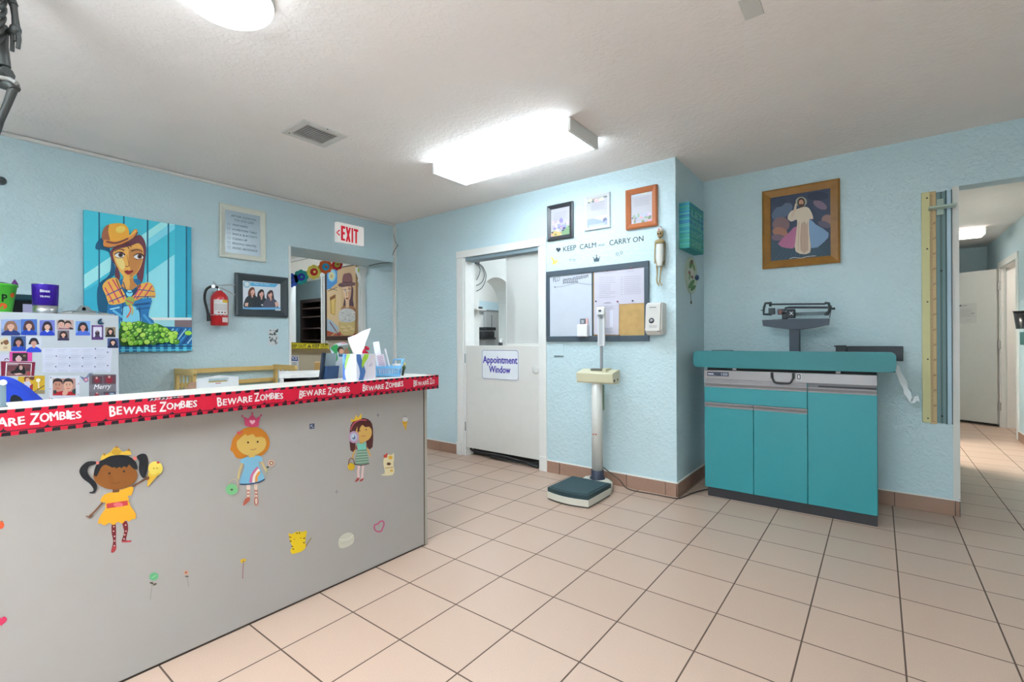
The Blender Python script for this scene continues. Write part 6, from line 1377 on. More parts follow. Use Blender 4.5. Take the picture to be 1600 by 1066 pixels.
# ================================================================== NEXT ROOM SEEN THROUGH THE OPENING
# painting of the woman in the tall hat
a0, a1 = -5.77, -5.085; b1 = 2.10; b0 = onY(530, 532, YD).z
t = thing('canvas_painting', 'tall tan painting of a woman in a brown hat inside the exit opening', 'painting', ((a0 + a1) / 2, YD, b0))
b = MB(P(196, 158, 116)); b.box(a0 + .04, a1, YD - .035, YD, b0, b1 - .01); part('canvas', b, t)
b = MB(P(40, 30, 28)); b.box(a0, a0 + .04, YD - .037, YD, b0, b1); b.box(a0 + .04, a1, YD - .037, YD, b1 - .01, b1); part('dark_edge', b, t)
F = Flat('Y', YD, .0355, (440, 400, 4.843), (a0 + .045, b0 + .06, a1 - .004, b1 - .02))
F.rect(350, 40, 620, 700, P(216, 178, 132)); F.poly([(350, 90), (440, 90), (440, 205), (372, 262), (350, 262)], P(74, 146, 208)); F.ell(400, 152, 30, 46, P(150, 206, 226), 20); F.ell(398, 154, 18, 30, P(226, 214, 150), 18); F.ell(397, 156, 8, 16, P(196, 170, 120), 12)
F.poly([(350, 262), (440, 232), (470, 260), (470, 620), (350, 620)], P(222, 190, 144)); F.line([(372, 268), (442, 238)], 5, P(70, 60, 50)); F.line([(380, 248), (440, 262)], 4, P(80, 70, 60))
F.poly([(384, 312), (428, 290), (430, 330), (424, 452), (388, 438)], P(198, 160, 82)); F.poly([(396, 330), (420, 318), (418, 440), (402, 434)], P(226, 190, 110)); F.poly([(384, 318), (428, 292), (426, 318), (386, 340)], P(140, 84, 50))
F.poly([(350, 470), (400, 490), (450, 540), (460, 620), (350, 640)], P(170, 186, 200)); F.poly([(350, 560), (440, 590), (470, 560), (590, 590), (600, 640), (350, 650)], P(184, 84, 56)); F.line([(384, 500), (460, 610)], 7, P(120, 50, 40)); F.line([(450, 560), (380, 620)], 8, P(206, 170, 130))
F.poly([(486, 380), (492, 340), (500, 300), (540, 230), (562, 250), (560, 330), (566, 380), (545, 400), (520, 360), (500, 392)], P(92, 56, 66), 3)
F.poly([(466, 410), (480, 385), (510, 378), (560, 384), (586, 410), (590, 480), (560, 500), (470, 490), (458, 450)], P(166, 110, 70), 3); F.line([(475, 410), (505, 440)], 8, P(110, 60, 50)); F.line([(575, 410), (550, 440)], 8, P(110, 60, 50))
F.poly([(504, 340), (532, 340), (530, 392), (506, 392)], P(226, 186, 146)); F.poly([(486, 232), (510, 222), (545, 226), (546, 280), (536, 330), (518, 352), (502, 335), (490, 290)], P(232, 196, 160), 3); F.poly([(522, 230), (546, 230), (544, 290), (530, 335), (520, 350), (526, 300)], P(206, 156, 120), 2)
F.ell(500, 268, 9, 6, P(240, 236, 226), 10); F.ell(533, 264, 9, 6, P(240, 236, 226), 10); F.ell(501, 267, 4, 5, P(60, 40, 30), 8); F.ell(534, 263, 4, 5, P(60, 40, 30), 8); F.line([(488, 258), (510, 254)], 4, P(90, 50, 50)); F.line([(524, 252), (544, 252)], 4, P(90, 50, 50)); F.line([(514, 270), (510, 298), (518, 302)], 3, P(150, 90, 70), 2); F.ell(516, 324, 9, 7, P(150, 60, 56), 10)
F.poly([(448, 226), (470, 206), (520, 210), (560, 202), (584, 210), (570, 226), (520, 232), (478, 238)], P(106, 64, 66), 3); F.poly([(480, 212), (488, 144), (515, 134), (546, 136), (556, 206), (520, 214)], P(134, 78, 78), 2); F.line([(482, 200), (520, 206), (555, 196)], 9, P(80, 46, 52), 2)
F.poly([(452, 470), (458, 420), (500, 398), (560, 408), (582, 440), (578, 490), (520, 505), (468, 495)], P(206, 204, 200), 3); rl = random.Random(8)
for k in range(40): F.ell(rl.uniform(466, 572), rl.uniform(412, 492), 6, 5, (P(226, 224, 218), P(176, 176, 180), P(216, 210, 200))[k % 3], 8)
F.poly([(456, 500), (520, 510), (584, 495), (586, 560), (560, 600), (510, 608), (470, 580)], P(206, 180, 120), 3)
for (x, y) in ((490, 545), (540, 540), (560, 560), (510, 570)): F.ell(x, y, 20, 15, P(222, 196, 140), 12, .4); F.line([(x - 16, y + 6), (x + 14, y + 8)], 4, P(150, 116, 70))
for (x, y) in ((460, 520), (575, 442), (478, 600), (555, 598)): F.ell(x, y, 5, 5, P(230, 150, 130), 8)
part('artwork', F, t)
b = MB(P(66, 40, 30)); b.box(a0 + .02, a1, YD - .040, YD - .0352, b0, b0 + .055); part('bottom_rail', b, t)
# dark shelf unit behind the inner window
ys = 3.98; x0 = onY(469, 500, ys).x; x1 = onY(512, 500, ys).x; z1 = onY(485, 467.5, ys).z
DW = mat((58, 44, 42), .5, noise=.12, name='dark_wood')
t = thing('dark_shelf', 'dark brown wall shelf unit behind the inner window, over the keep out tape', 'shelf', ((x0 + x1) / 2, ys + .14, 0))
wd = x1 - x0
for (nm, bx) in (('side_panel', (x0, x0 + .05, ys, ys + .28, 0, z1)), ('side_panel', (x1 - .03, x1, ys, ys + .28, 0, z1)), ('top', (x0 + .05, x1 - .03, ys, ys + .28, z1 - .05, z1)), ('back', (x0 + .05, x1 - .03, ys + .26, ys + .28, 0, z1 - .05))): b = MB(DW); b.box(*bx); part(nm, b, t)
for v in (480.5, 494, 512, 531):
    z = onY(490, v, ys).z; b = MB(P(92, 74, 70)); b.box(x0 + .05, x1 - .03, ys + .01, ys + .26, z - .02, z, P(58, 44, 42)); b.box(x0 + .05, x1 - .03, ys + .005, ys + .012, z - .02, z); part('shelf_board', b, t)
# keep out tape
yk = 3.40; z0 = onY(485, 545.5, yk).z; z1 = onY(485, 535.5, yk).z; x0 = onY(453.5, 540, yk).x; x1 = onY(513.5, 540, yk).x
F = Flat('Y', yk, 0); F.lift = True; YLW = P(228, 206, 40)
F.sheet([(440, 534.5), (513.5, 537.2), (513.5, 545.8), (440, 545.0)], YLW, .001)
zz0 = onY(485, 543.2, yk).z; hh = onY(485, 538.4, yk).z - zz0
def xk(u): return onY(u, 540, yk).x
F.text('KEEP OUT', xk(452.5), zz0, xk(478.5), hh, P(40, 36, 20), bold=.03); F.text('KEEP OUT', xk(488.5), zz0, xk(512.5), hh, P(40, 36, 20), bold=.03)
tx = xk(483.5); F.raw([(tx - .05, zz0), (tx + .05, zz0), (tx, zz0 + hh * 1.05)], P(40, 36, 20)); F.raw([(tx - .006, zz0 + hh * .25), (tx + .006, zz0 + hh * .25), (tx + .006, zz0 + hh * .7), (tx - .006, zz0 + hh * .7)], YLW)
for k in range(28):
    u = 441 + k * 2.6; z_t = onY(u, 534.5 + (u - 440) * .037, yk).z; z_b = onY(u, 545.0 + (u - 440) * .011, yk).z
    F.raw([(xk(u), z_t - .012), (xk(u + 1.3), z_t - .012), (xk(u + 1.3), z_t), (xk(u), z_t)], P(40, 36, 20)); F.raw([(xk(u), z_b), (xk(u + 1.3), z_b), (xk(u + 1.3), z_b + .012), (xk(u), z_b + .012)], P(40, 36, 20))
single('keep_out_tape', F, 'yellow keep out tape stretched under the inner window in the next room', 'tape')
# white shelf under the inner window, sign, chair
b = MB(P(196, 176, 146)); b.box(-6.75, -5.75, YD - .05, YD, 1.10, 1.13); struct('trim_10', b)
yq = YD; z0 = onY(460, 581, yq).z; z1 = onY(460, 556, yq).z; x1 = onY(466.5, 565, yq).x; x0 = x1 - .42
t = thing('notice_sign', 'white notice sign with a blue heading on the tan wall under the keep out tape', 'sign', ((x0 + x1) / 2, YD, z0))
b = MB(P(226, 226, 226)); b.box(x0, x1, YD - .004, YD, z0, z1); part('plate', b, t)
F = Flat('Y', YD, .0045); zh = z0 + (z1 - z0) * .68; F.raw([(x0 + .01, zh), (x1 - .01, zh), (x1 - .01, z1 - .01), (x0 + .01, z1 - .01)], P(30, 60, 140)); F.text('NOTICE', x0 + .04, zh + .018, x1 - .035, (z1 - zh) * .52, P(232, 232, 236), bold=.03)
F.text('EMPLOYEES ONLY', x0 + .04, z0 + (z1 - z0) * .42, x1 - .04, .04, P(50, 50, 60)); F.text('PLEASE', x0 + .12, z0 + (z1 - z0) * .16, x1 - .08, .04, P(50, 50, 60))
part('lettering', F, t)
yw = 3.1; xw = onY(506, 575, yw).x; zw = onY(506, 566, yw).z
t = thing('wooden_chair', 'tan wooden chair back in the next room under the keep out tape', 'chair', (xw, yw, 0))
TW = P(214, 170, 106)
b = MB(TW); b.box(xw - .20, xw + .20, yw - .012, yw + .012, zw - .24, zw, bev=.01); part('backrest', b, t)
b = MB(TW); b.box(xw - .20, xw + .20, yw, yw + .36, .43, .46, bev=.008); part('seat', b, t)
for (x, y, h_) in ((xw - .18, yw, zw - .2), (xw + .18, yw, zw - .2), (xw - .18, yw + .33, .43), (xw + .18, yw + .33, .43)): b = MB(TW); b.box(x - .018, x + .018, y - .012, y + .018, 0, h_); part('leg', b, t)
# paper flower garland behind the header
t = thing('paper_flower_garland', 'string of bright paper flowers hanging in the exit opening', 'garland', (-4.95, 2.9, 2.0))
xg = -4.892; cg = (440, 370, 8.0)
for (u, v, ro, ri, c1, c2, lab) in ((122, 545, 88, 40, P(36, 84, 190), P(30, 60, 150), 'blue flower'), (240, 505, 94, 47, P(20, 150, 146), P(26, 30, 160), 'teal flower with a blue centre'), (400, 442, 92, 46, P(238, 218, 96), P(206, 26, 30), 'yellow flower with a red centre'), (545, 378, 88, 44, P(230, 100, 36), P(40, 160, 206), 'orange flower with a cyan centre'), (690, 350, 70, 34, P(214, 30, 44), P(206, 200, 70), 'red flower with a yellow centre')):
    F = Flat('X', xg, 0, cg); pts = []
    for i in range(64): a = 2 * math.pi * i / 64; r = ro * (.88 + .13 * abs(math.cos(a * 4))); pts.append((u + r * math.cos(a), v + r * math.sin(a)))
    F.sheet(pts, c1, .004); fl = part('flower', F, t, lab)
    G_ = Flat('X', xg, .006, cg); G_.sheet([(u + ri * math.cos(2 * math.pi * i / 24), v + ri * math.sin(2 * math.pi * i / 24)) for i in range(24)], c2, .006); G_.ell(u + 4, v - 2, ri * .35, ri * .35, c1, 12); part('flower_centre', G_, fl)
b = MB(P(226, 226, 220)); fl_ = Flat('X', xg - .004, 0, cg); pts = [fl_.at(p) for p in ((-20, 560), (122, 500), (240, 450), (400, 400), (545, 340), (690, 290), (760, 230))]; b.tube([(LW - .004 if i in (0, 24) else xg - .004, p[0], p[1]) for i, p in enumerate(smooth_open(pts, 4))], .003, n=6); part('string', b, t)
# yellow tag on the column
g = onY(570, 421, YD - .09); b = MB(P(206, 214, 90)); b.ball((-4.93, YD - .105, g.z), .012, .008, .034, n=10); single('yellow_tag', b, 'small yellow-green tag on the top of the white half column', 'tag')
# thin cables in the corner
b = MB(P(70, 76, 78)); f3 = lambda u, v, y: tuple(onY(u, v, y))
b.tube(smooth_open([f3(615, 366, YD - .028), f3(617, 376, YD - .035), f3(622, 383, YD - .02)], 4), .0022, n=6)
b.tube(smooth_open([f3(622, 383, YD - .012), f3(616, 392, YD - .03), f3(613, 400, YD - .03), f3(612, 408, YD - .035), tuple(onZ(606, 410.5, 2.045)), tuple(onZ(598, 411, 2.045)), tuple(onZ(586, 413, 2.045)), tuple(onZ(576, 415.5, 2.045))], 4), .0035, n=6)
single('wall_cable', b, 'thin dark cable looping from the corner conduit toward the white half column', 'cable')

# ================================================================== OFFICE BEHIND THE HALF DOOR
b = MB(P(96, 98, 100)); xo_ = -3.335; c7 = (720, 380, 6.27)
def O(u, v): return tuple(onX(720 + u / 6.27, 380 + v / 6.27, xo_))
for pts in ([(155, 195), (210, 225), (245, 300), (240, 370), (205, 440), (155, 470)], [(160, 195), (215, 250), (230, 320), (205, 385), (155, 415)], [(160, 200), (188, 250), (180, 310), (155, 360)]): b.tube(smooth_open([O(*p) for p in pts], 5), .004, n=6)
b.box(xo_ - .015, xo_ + .01, O(165, 195)[1] - .03, O(165, 195)[1] + .02, O(165, 195)[2] - .01, O(165, 195)[2] + .02, P(60, 60, 62))
single('cable_loops', b, 'loops of thin cable hanging on the white wall behind the appointment window', 'cable')
q = O(185, 655); b = MB(OFFW); b.box(-3.35, -3.25, YD + .135, q[1] + .01, q[2] - .008, q[2] + .004); single('small_shelf', b, 'tiny white wall shelf left of the arch behind the appointment window', 'shelf')
q = O(165, 640); b = MB(P(60, 60, 60)); b.box(-3.31, -3.28, q[1] - .015, q[1] + .015, O(185, 655)[2] + .004, O(185, 655)[2] + .03); single('small_device', b, 'small dark device on the tiny wall shelf behind the appointment window', 'device')
g = onY(782, 539, YD + .10)
t = thing('sanitizer_bottle', 'small white pump bottle with a black base behind the half door', 'bottle', (g.x, YD + .10, 1.102))
b = MB(P(46, 46, 50)); b.lathe([(.001, 1.102), (.020, 1.102), (.020, 1.130), (.012, 1.134), (.001, 1.134)], (g.x, YD + .10, 0), n=16); part('body', b, t)
b = MB(P(232, 232, 230)); b.cyl((g.x, YD + .10, 1.133), (g.x, YD + .10, 1.165), .009, n=12); b.box(g.x - .006, g.x + .022, YD + .092, YD + .108, 1.163, 1.172, bev=.003); part('pump', b, t)
xq = -4.75
def Q(u, v): return onX(720 + u / 6.27, 380 + v / 6.27, xq)
t = thing('label_printer', 'black label printer on a grey stand, seen through the arch behind the appointment window', 'printer', (xq, Q(285, 930).y, 0))
b = MB(P(30, 30, 32)); p0, p1 = Q(235, 860), Q(325, 930); b.box(xq - .25, xq, p0.y, p1.y + .02, p1.z, p0.z, bev=.01); part('body', b, t)
b = MB(P(22, 22, 24)); p0, p1 = Q(252, 822), Q(346, 856); b.box(xq - .2, xq, p0.y, p1.y, p1.z, p0.z, bev=.008); part('lid', b, t)
b = MB(P(36, 36, 38)); p0, p1 = Q(215, 926), Q(335, 942); b.box(xq - .28, xq + .02, p0.y, p1.y, p1.z, p0.z); part('tray', b, t)
b = MB(P(150, 150, 150)); p0, p1 = Q(235, 942), Q(335, 1000); b.box(xq - .3, xq, p0.y, p1.y, 0, p0.z); part('stand', b, t)
b = MB(P(166, 166, 164)); p0, p1 = onX(720 + 232 / 6.27, 470, -5.04), onX(720 + 350 / 6.27, 470, -5.04); zt4 = onX(765, 487, -5.04).z
b.box(-5.068, -5.0, p0.y, p1.y + .3, 0, zt4 - .01); b.box(-5.0, -4.998, p0.y + .12, p0.y + .14, .1, zt4 - .06, P(110, 110, 110)); single('grey_locker', b, 'grey locker against the far wall seen through the arch', 'locker')
# dark cables in the gap under the half door
for (pts, lab) in (([(-3.24, YD + .02, .075), (-3.2, YD + .03, .05), (-3.1, YD + .04, .04), (-2.9, YD + .05, .045), (-2.65, YD + .04, .035), (-2.5, YD + .03, .02), (-2.42, YD + .03, .012)], 'thick dark cable in the gap under the half door'), ([(-3.0, YD + .06, .02), (-2.8, YD + .05, .03), (-2.6, YD + .03, .04), (-2.5, YD + .05, .03), (-2.42, YD + .06, .05)], 'thin dark cable bunch under the right end of the half door')):
    b = MB(P(40, 38, 38)); b.tube(smooth_open(pts, 4), .011 if 'thick' in lab else .007, n=8)
    if 'thin' in lab: b.tube(smooth_open([(p[0], p[1] + .012, p[2] * .6 + .008) for p in pts], 4), .006, n=6); b.tube(smooth_open([(p[0], p[1] - .01, p[2] * .4 + .008) for p in pts], 4), .006, n=6)
    single('floor_cable', b, lab, 'cable')
b = MB(P(36, 34, 34)); b.box(-3.27, -2.40, YD + .10, YD + .12, 0, .10); struct('gap_shade_strip', b)  # dark strip stands in for the shade behind the door gap
# door sign
a0, a1, b0, b1 = -3.068, -2.610, 0.776, 1.068
yd_ = YD + .004
t = thing('door_sign', 'white appointment window sign with blue lettering on the half door', 'sign', ((a0 + a1) / 2, yd_, b0))
def rrect(x0, x1, z0, z1, r, n=6): return [(cx_ + r * math.cos(a), cz_ + r * math.sin(a)) for (cx_, cz_, s0) in ((x1 - r, z0 + r, -90), (x1 - r, z1 - r, 0), (x0 + r, z1 - r, 90), (x0 + r, z0 + r, 180)) for a in [math.radians(s0 + 90 * i / n) for i in range(n + 1)]]
b = MB(P(226, 228, 234, rough=.3)); b.prism(rrect(a0, a1, b0, b1, .03), 'y', yd_ - .004, yd_); part('plate', b, t)
F = Flat('Y', yd_, .0042); F.raw(rrect(a0 + .006, a1 - .006, b0 + .006, b1 - .006, .026), P(96, 96, 108)); F.raw(rrect(a0 + .011, a1 - .011, b0 + .011, b1 - .011, .022), P(228, 230, 236, rough=.3))
VB = P(58, 44, 160); F.text('Appointment', a0 + .022, b0 + .160, a1 - .020, .066, VB, bold=.035); F.text('Window', a0 + .098, b0 + .070, a1 - .102, .064, VB, bold=.035); part('lettering', F, t)

# ================================================================== STANDING SCALE
CRM = mat((206, 202, 190), .4, name='scale_beige'); CRMY = mat((206, 200, 170), .4, name='scale_cream'); MATT = mat((38, 62, 68), .6, name='scale_mat_green')
x0, x1, y0, y1 = -1.905, -1.568, 2.872, 3.215
t = thing('standing_scale', 'beige standing scale with a dark green platform and tall column against the wall', 'scale', ((x0 + x1) / 2, (y0 + y1) / 2, 0))
def plat(xa, xb, ya, yb, bow, n=10): return [(xa + (xb - xa) * i / n, ya - bow * math.sin(math.pi * i / n)) for i in range(n + 1)] + [(xb, yb), (xa, yb)]
b = MB(CRM); b.prism(plat(x0, x1, y0, y1, .03), 'z', .012, .058); b.prism(plat(x0 + .006, x1 - .006, y0 + .006, y1 - .006, .028), 'z', .0, .012, P(60, 56, 50)); part('platform', b, t)
b = MB(MATT); b.prism(plat(x0 + .004, x1 - .004, y0 + .002, y1 + .01, .03), 'z', .058, .088); b.prism(plat(x0 + .02, x1 - .02, y0 + .018, y1, .028), 'z', .088, .092, P(46, 70, 76, rough=.7)); part('mat', b, t)
cxs, cys = -1.722, 3.30
b = MB(CRM); b.lathe([(.001, 0), (.125, 0), (.125, .066), (.10, .084), (.001, .084)], (cxs, cys - .01, 0), n=32, sy=.7); b.box(cxs - .11, cxs + .11, y1 - .01, cys, .0, .05); part('base', b, t)
b = MB(P(40, 44, 62)); b.lathe([(.060, .083), (.056, .094), (.048, .10), (.048, .15), (.001, .15)], (cxs, cys, 0), n=28); part('collar', b, t)
b = MB(mat((202, 200, 194), .4, name='scale_column_grey')); b.lathe([(.042, .12), (.042, .845), (.001, .845)], (cxs, cys, 0), n=28)
q = MB(P(206, 120, 110)); 
for k in (-1, 1): b.box(cxs + k * .011 - .007, cxs + k * .011 + .007, cys - .0435, cys - .040, .425, .433, P(196, 110, 100))
part('column', b, t)
zh0, zh1 = onY(930, 600, 3.26).z, onY(930, 580, 3.26).z
b = MB(CRMY); hx0, hx1 = -1.872, -1.566
b.prism([(3.25, zh0 + .016), (3.26, zh0 + .004), (3.35, zh0), (3.37, zh0 + .02), (3.37, zh1 + .002), (3.36, zh1 + .010), (3.25, zh1 - .012), (3.245, zh1 - .020)], 'x', hx0, hx1)
b.box(hx0 + .06, hx1 - .02, 3.36, 3.372, zh1 + .000, zh1 + .010); part('display_head', b, t)
b = MB(P(90, 86, 76)); b.box(cxs - .055, cxs + .055, 3.30, 3.352, zh1 - .002, zh1 + .0145, P(96, 92, 80)); b.box(cxs + .06, cxs + .09, 3.27, 3.365, zh1 - .010, zh1 + .020, CRMY); part('display', b, t)
b = MB(P(60, 60, 56)); b.cyl((hx1 - .001, 3.275, zh0 + .030), (hx1 + .004, 3.275, zh0 + .030), .008, n=12); b.cyl((hx1 - .001, 3.33, zh0 + .035), (hx1 + .004, 3.33, zh0 + .035), .006, n=12); part('socket', b, t)
xr = onY(940, 540, 3.37).x; zr = onY(940, 481, 3.37).z
b = MB(mat((170, 172, 176), .3, metal=.6, name='rod_aluminium')); b.box(xr - .011, xr + .002, 3.362, 3.378, .62, 1.16); b.box(xr + .003, xr + .010, 3.36, 3.376, .62, 1.16); part('height_rod', b, t)
b = MB(P(206, 208, 210, rough=.35)); xz0, xz1 = onY(933.5, 505, 3.34).x, onY(944.5, 505, 3.34).x; zz0, zz1 = onY(938, 541, 3.34).z, onY(938, 484, 3.34).z
b.box(xz0, xz1, 3.340, 3.358, zz0, zz1, bev=.003); b.box(xz0 + .012, xz1 - .018, 3.3385, 3.341, zz0 + .01, zz1 - .05, P(176, 178, 182)); part('measuring_slide', b, t)
b = MB(P(216, 216, 214, rough=.35)); b.box(xz0 - .003, xz1 + .006, 3.325, 3.36, zz1 - .045, zz1 + .02, bev=.01); b.box(xz0 + .018, xz1 - .02, 3.323, 3.327, zz1 - .018, zz1 - .002, P(70, 70, 76)); b.box(xz0 + .014, xz1 - .016, 3.323, 3.327, zz1 - .052, zz1 - .04, P(120, 120, 124)); part('headpiece', b, t)
b = MB(P(128, 160, 140)); g = onY(942.5, 602, 3.34); b.box(g.x - .006, g.x + .010, 3.338, 3.342, onY(942, 641, 3.34).z, g.z); part('green_strap', b, t)
# power cord along the skirting
b = MB(P(66, 52, 46)); pts = [(cxs + .04, cys + .02, .17), (cxs + .07, 3.36, .13), (-1.585, 3.40, .07), (-1.53, 3.40, .02), (-1.45, 3.415, .005), (-1.32, 3.425, .005), (-1.20, 3.425, .005), (-1.145, 3.44, .005), (-1.125, 3.52, .005), (-1.10, 3.64, .005), (-1.06, 3.74, .006), (-1.03, 3.80, .006)]
b.tube(smooth_open(pts, 5), .004, n=6); single('power_cord', b, 'thin dark power cord running along the baseboard from the standing scale to the teal cabinet', 'cord')

# ================================================================== TEAL EXAM CABINET WITH BABY SCALE
YF = 3.645
TEAL = mat((44, 140, 148), .38, noise=.03, name='teal_laminate'); TEALT = mat((34, 118, 124), .4, noise=.03, name='teal_top'); KICK = mat((44, 42, 46), .5, name='dark_kick_plate')
cx0, cx1 = -1.022, -0.008
def Z(v, u=1101.3): return onY(u, v, YF).z
def X_(u): return onY(u, 700, YF).x
zf1, zf0 = .926, .862
t = thing('exam_cabinet', 'teal pediatric exam cabinet with aluminium pulls against the right wall', 'cabinet', ((cx0 + cx1) / 2, 3.9, 0))
b = MB(TEAL); b.box(cx0, cx1, YF + .02, YR - .02, .066, zf1 - .002); part('carcass', b, t)
b = MB(KICK); b.box(cx0 + .02, cx1 - .002, YF + .012, YR - .03, 0, .066); part('kick_plate', b, t)
b = MB(ALU); b.box(cx0, cx1, YF - .004, YF + .02, zf0, zf1, bev=.002); fas = part('fascia', b, t)
b = MB(P(62, 70, 88)); lx0, lx1 = X_(1106), X_(1139.5); lz0, lz1 = zf0 + .022, zf0 + .052
b.box(lx0, lx1, YF - .006, YF - .0042, lz0, lz1)
F = Flat('Y', YF - .006, .0003); F.raw([(lx0 + .006, lz0 + .011), (lx0 + .044, lz0 + .011), (lx0 + .044, lz0 + .019), (lx0 + .006, lz0 + .019)], P(206, 206, 214)); F.raw([(lx0 + .006, lz0 + .005), (lx0 + .06, lz0 + .005), (lx0 + .06, lz0 + .008), (lx0 + .006, lz0 + .008)], P(120, 126, 150)); F.text('100', lx1 - .050, lz0 + .006, lx1 - .008, .018, P(186, 190, 206), bold=.01)
b.add(F.v, F.f); b.fm[-len(F.f):] = [b.mi(F.mats[i]) for i in F.fm]
part('name_plate', b, fas)
b = MB(BLACK); hx0, hx1 = X_(1207), X_(1240.5); hz = zf0 + .046
for hx in (hx0, hx1): b.box(hx - .008, hx + .008, YF - .016, YF - .004, hz - .024, hz + .016, bev=.004)
b.tube(smooth_open([(hx0, YF - .014, hz - .014), (hx0 + .014, YF - .022, hz - .046), (hx0 + .035, YF - .026, hz - .054), (hx1 - .035, YF - .026, hz - .054), (hx1 - .014, YF - .022, hz - .046), (hx1, YF - .014, hz - .014)], 4), .006, n=8); part('handle', b, fas)
b = MB(P(222, 222, 222)); ox = X_(1249); b.box(ox - .013, ox + .013, YF - .0062, YF - .0042, hz - .030, hz + .014); b.box(ox - .010, ox + .010, YF - .0068, YF - .006, hz - .026, hz + .010, P(50, 54, 66)); b.box(ox - .004, ox + .004, YF - .0075, YF - .0066, hz - .020, hz + .004, P(226, 226, 226)); part('switch', b, fas)
xm1, xm2 = X_(1177.5), X_(1262)
b = MB(P(150, 146, 150, rough=.4)); b.box(cx0 + .004, xm2 - .004, YF + .004, YF + .02, .836, zf0); b.box(xm2 + .004, cx1 - .004, YF + .004, YF + .02, .836, zf0, P(120, 118, 122)); b.box(xm2 + .06, cx1 - .004, YF + .002, YF + .006, .838, .848, P(60, 60, 64)); part('recess_strip', b, t)
def front(nm, x0, x1, z0, z1, ph=.034):
    b = MB(TEAL); b.box(x0 + .002, x1 - .002, YF, YF + .02, z0, z1 - ph, bev=.001, seg=1); fr = part(nm, b, t)
    b = MB(ALU); b.box(x0 + .002, x1 - .002, YF - .008, YF + .016, z1 - .009, z1, bev=.002, seg=1); b.box(x0 + .002, x1 - .002, YF + .008, YF + .018, z1 - ph + .008, z1 - .009, P(130, 124, 126, rough=.4)); b.box(x0 + .002, x1 - .002, YF - .003, YF + .018, z1 - ph, z1 - ph + .009, bev=.002, seg=1); part('pull', b, fr)
front('drawer', cx0, xm2, .692, .836); front('door', cx0, xm1, .068, .690); front('door', xm1, xm2, .068, .690); front('door', xm2, cx1, .068, .836)
b = MB(P(24, 24, 26)); b.box(cx0 + .02, cx1 - .005, YF + .01, YR - .03, zf1, .948)
for u in (1148, 1310): x = X_(u); b.box(x - .012, x + .012, YF - .0, YF + .012, .930, .944, ALU)
part('scale_bed', b, t)
# tray
ty = 3.585
tx0, tx1 = onY(1083, 560, ty).x, onY(1400.5, 560, ty).x
tz0, tz1 = onY(1083, 575.5, ty).z, onY(1083, 548, ty).z
tz0 = .9485
t2 = thing('baby_scale_tray', 'teal padded baby tray with a rounded front rim on top of the exam cabinet', 'scale tray', ((tx0 + tx1) / 2, 3.85, .948))
b = MB(TEALT)
rim = rrect(tx0, tx1, tz0, tz1, .03, 6); 
b.prism(rim, 'y', ty, ty + .035); part('front_rim', b, t2)
b = MB(TEALT); b.box(tx0 + .003, tx0 + .028, ty + .035, 4.08, .948, tz1 - .02, bev=.004); b.box(tx1 - .028, tx1 - .003, ty + .035, 4.08, .948, tz1 - .02, bev=.004); b.box(tx0 + .003, tx1 - .003, 4.08, 4.105, .948, tz1 - .02, bev=.004); part('side_rims', b, t2)
b = MB(P(30, 110, 116)); b.box(tx0 + .028, tx1 - .028, ty + .035, 4.08, .948, 1.0, bev=.01); part('pad', b, t2)
b = MB(BLACK); b.box(onY(1112, 547, ty + .05).x, onY(1145, 547, ty + .05).x, ty + .04, ty + .07, 1.0, tz1 + .004); part('foot_stop', b, t2)
# beam
yb2 = 3.94; cb_ = (1160, 440, 5.714)
t3 = thing('balance_beam', 'dark balance beam of the baby scale standing on its post over the teal tray', 'scale beam', (-.475, yb2, 1.0))
def BM(u, v, y=yb2): q = onY(1160 + u / 5.714, 440 + v / 5.714, y); return (q.x, q.z)
NAVY = mat((46, 58, 74), .45, name='dark_slate_paint'); IRON = mat((34, 48, 54), .4, name='dark_iron')
b = MB(NAVY); p = BM(420, 430); q_ = BM(510, 430); b.box(p[0], q_[0], yb2 - .012, yb2 + .05, 1.0, p[1] + .006, bev=.003); b.box(q_[0] - .004, q_[0], yb2 - .013, yb2 + .05, 1.0, p[1], P(30, 38, 50)); part('post', b, t3)
b = MB(NAVY); b.prism([BM(*k) for k in ((182, 345), (450, 334), (775, 332), (770, 385), (640, 412), (520, 428), (410, 428), (300, 414), (190, 398))], 'y', yb2 - .03, yb2 + .06); part('housing', b, t3)
b = MB(IRON)
def bar(pts, r, y=yb2): b.tube([(BM(*k)[0], y, BM(*k)[1]) for k in pts], r, n=8)
bar([(240, 204), (740, 200)], .006); bar([(385, 262), (390, 238), (420, 233), (770, 234)], .0075, yb2 - .02)
for (pts) in ([(262, 192), (205, 194), (192, 235), (190, 292), (262, 294)], [(735, 192), (770, 194), (782, 235), (762, 296), (735, 292)]): bar(pts, .009)
bar([(262, 204), (240, 204)], .016); bar([(165, 257), (195, 257)], .004); bar([(780, 242), (800, 242)], .006); bar([(800, 242), (828, 242)], .008); bar([(796, 215), (792, 250), (778, 325)], .0025)
bar([(740, 275), (770, 290)], .010); part('beam_frame', b, t3)
b = MB(P(50, 66, 72)); p, q_ = BM(470, 278), BM(735, 298); b.box(p[0], q_[0], yb2 - .006, yb2 + .002, q_[1], p[1])
for k in range(24): x = p[0] + (q_[0] - p[0]) * k / 24; b.box(x, x + .0016, yb2 - .0068, yb2 - .006, q_[1], p[1] + (.004 if k % 5 == 0 else 0), P(150, 170, 176))
part('ruled_beam', b, t3)
b = MB(P(26, 36, 44)); p, q_ = BM(400, 250), BM(472, 326); b.box(p[0], q_[0], yb2 - .034, yb2 + .02, q_[1], p[1], bev=.003)
F = Flat('Y', yb2 - .034, .0005); mxx, mzz = (p[0] + q_[0]) / 2 + .004, (p[1] + q_[1]) / 2; 
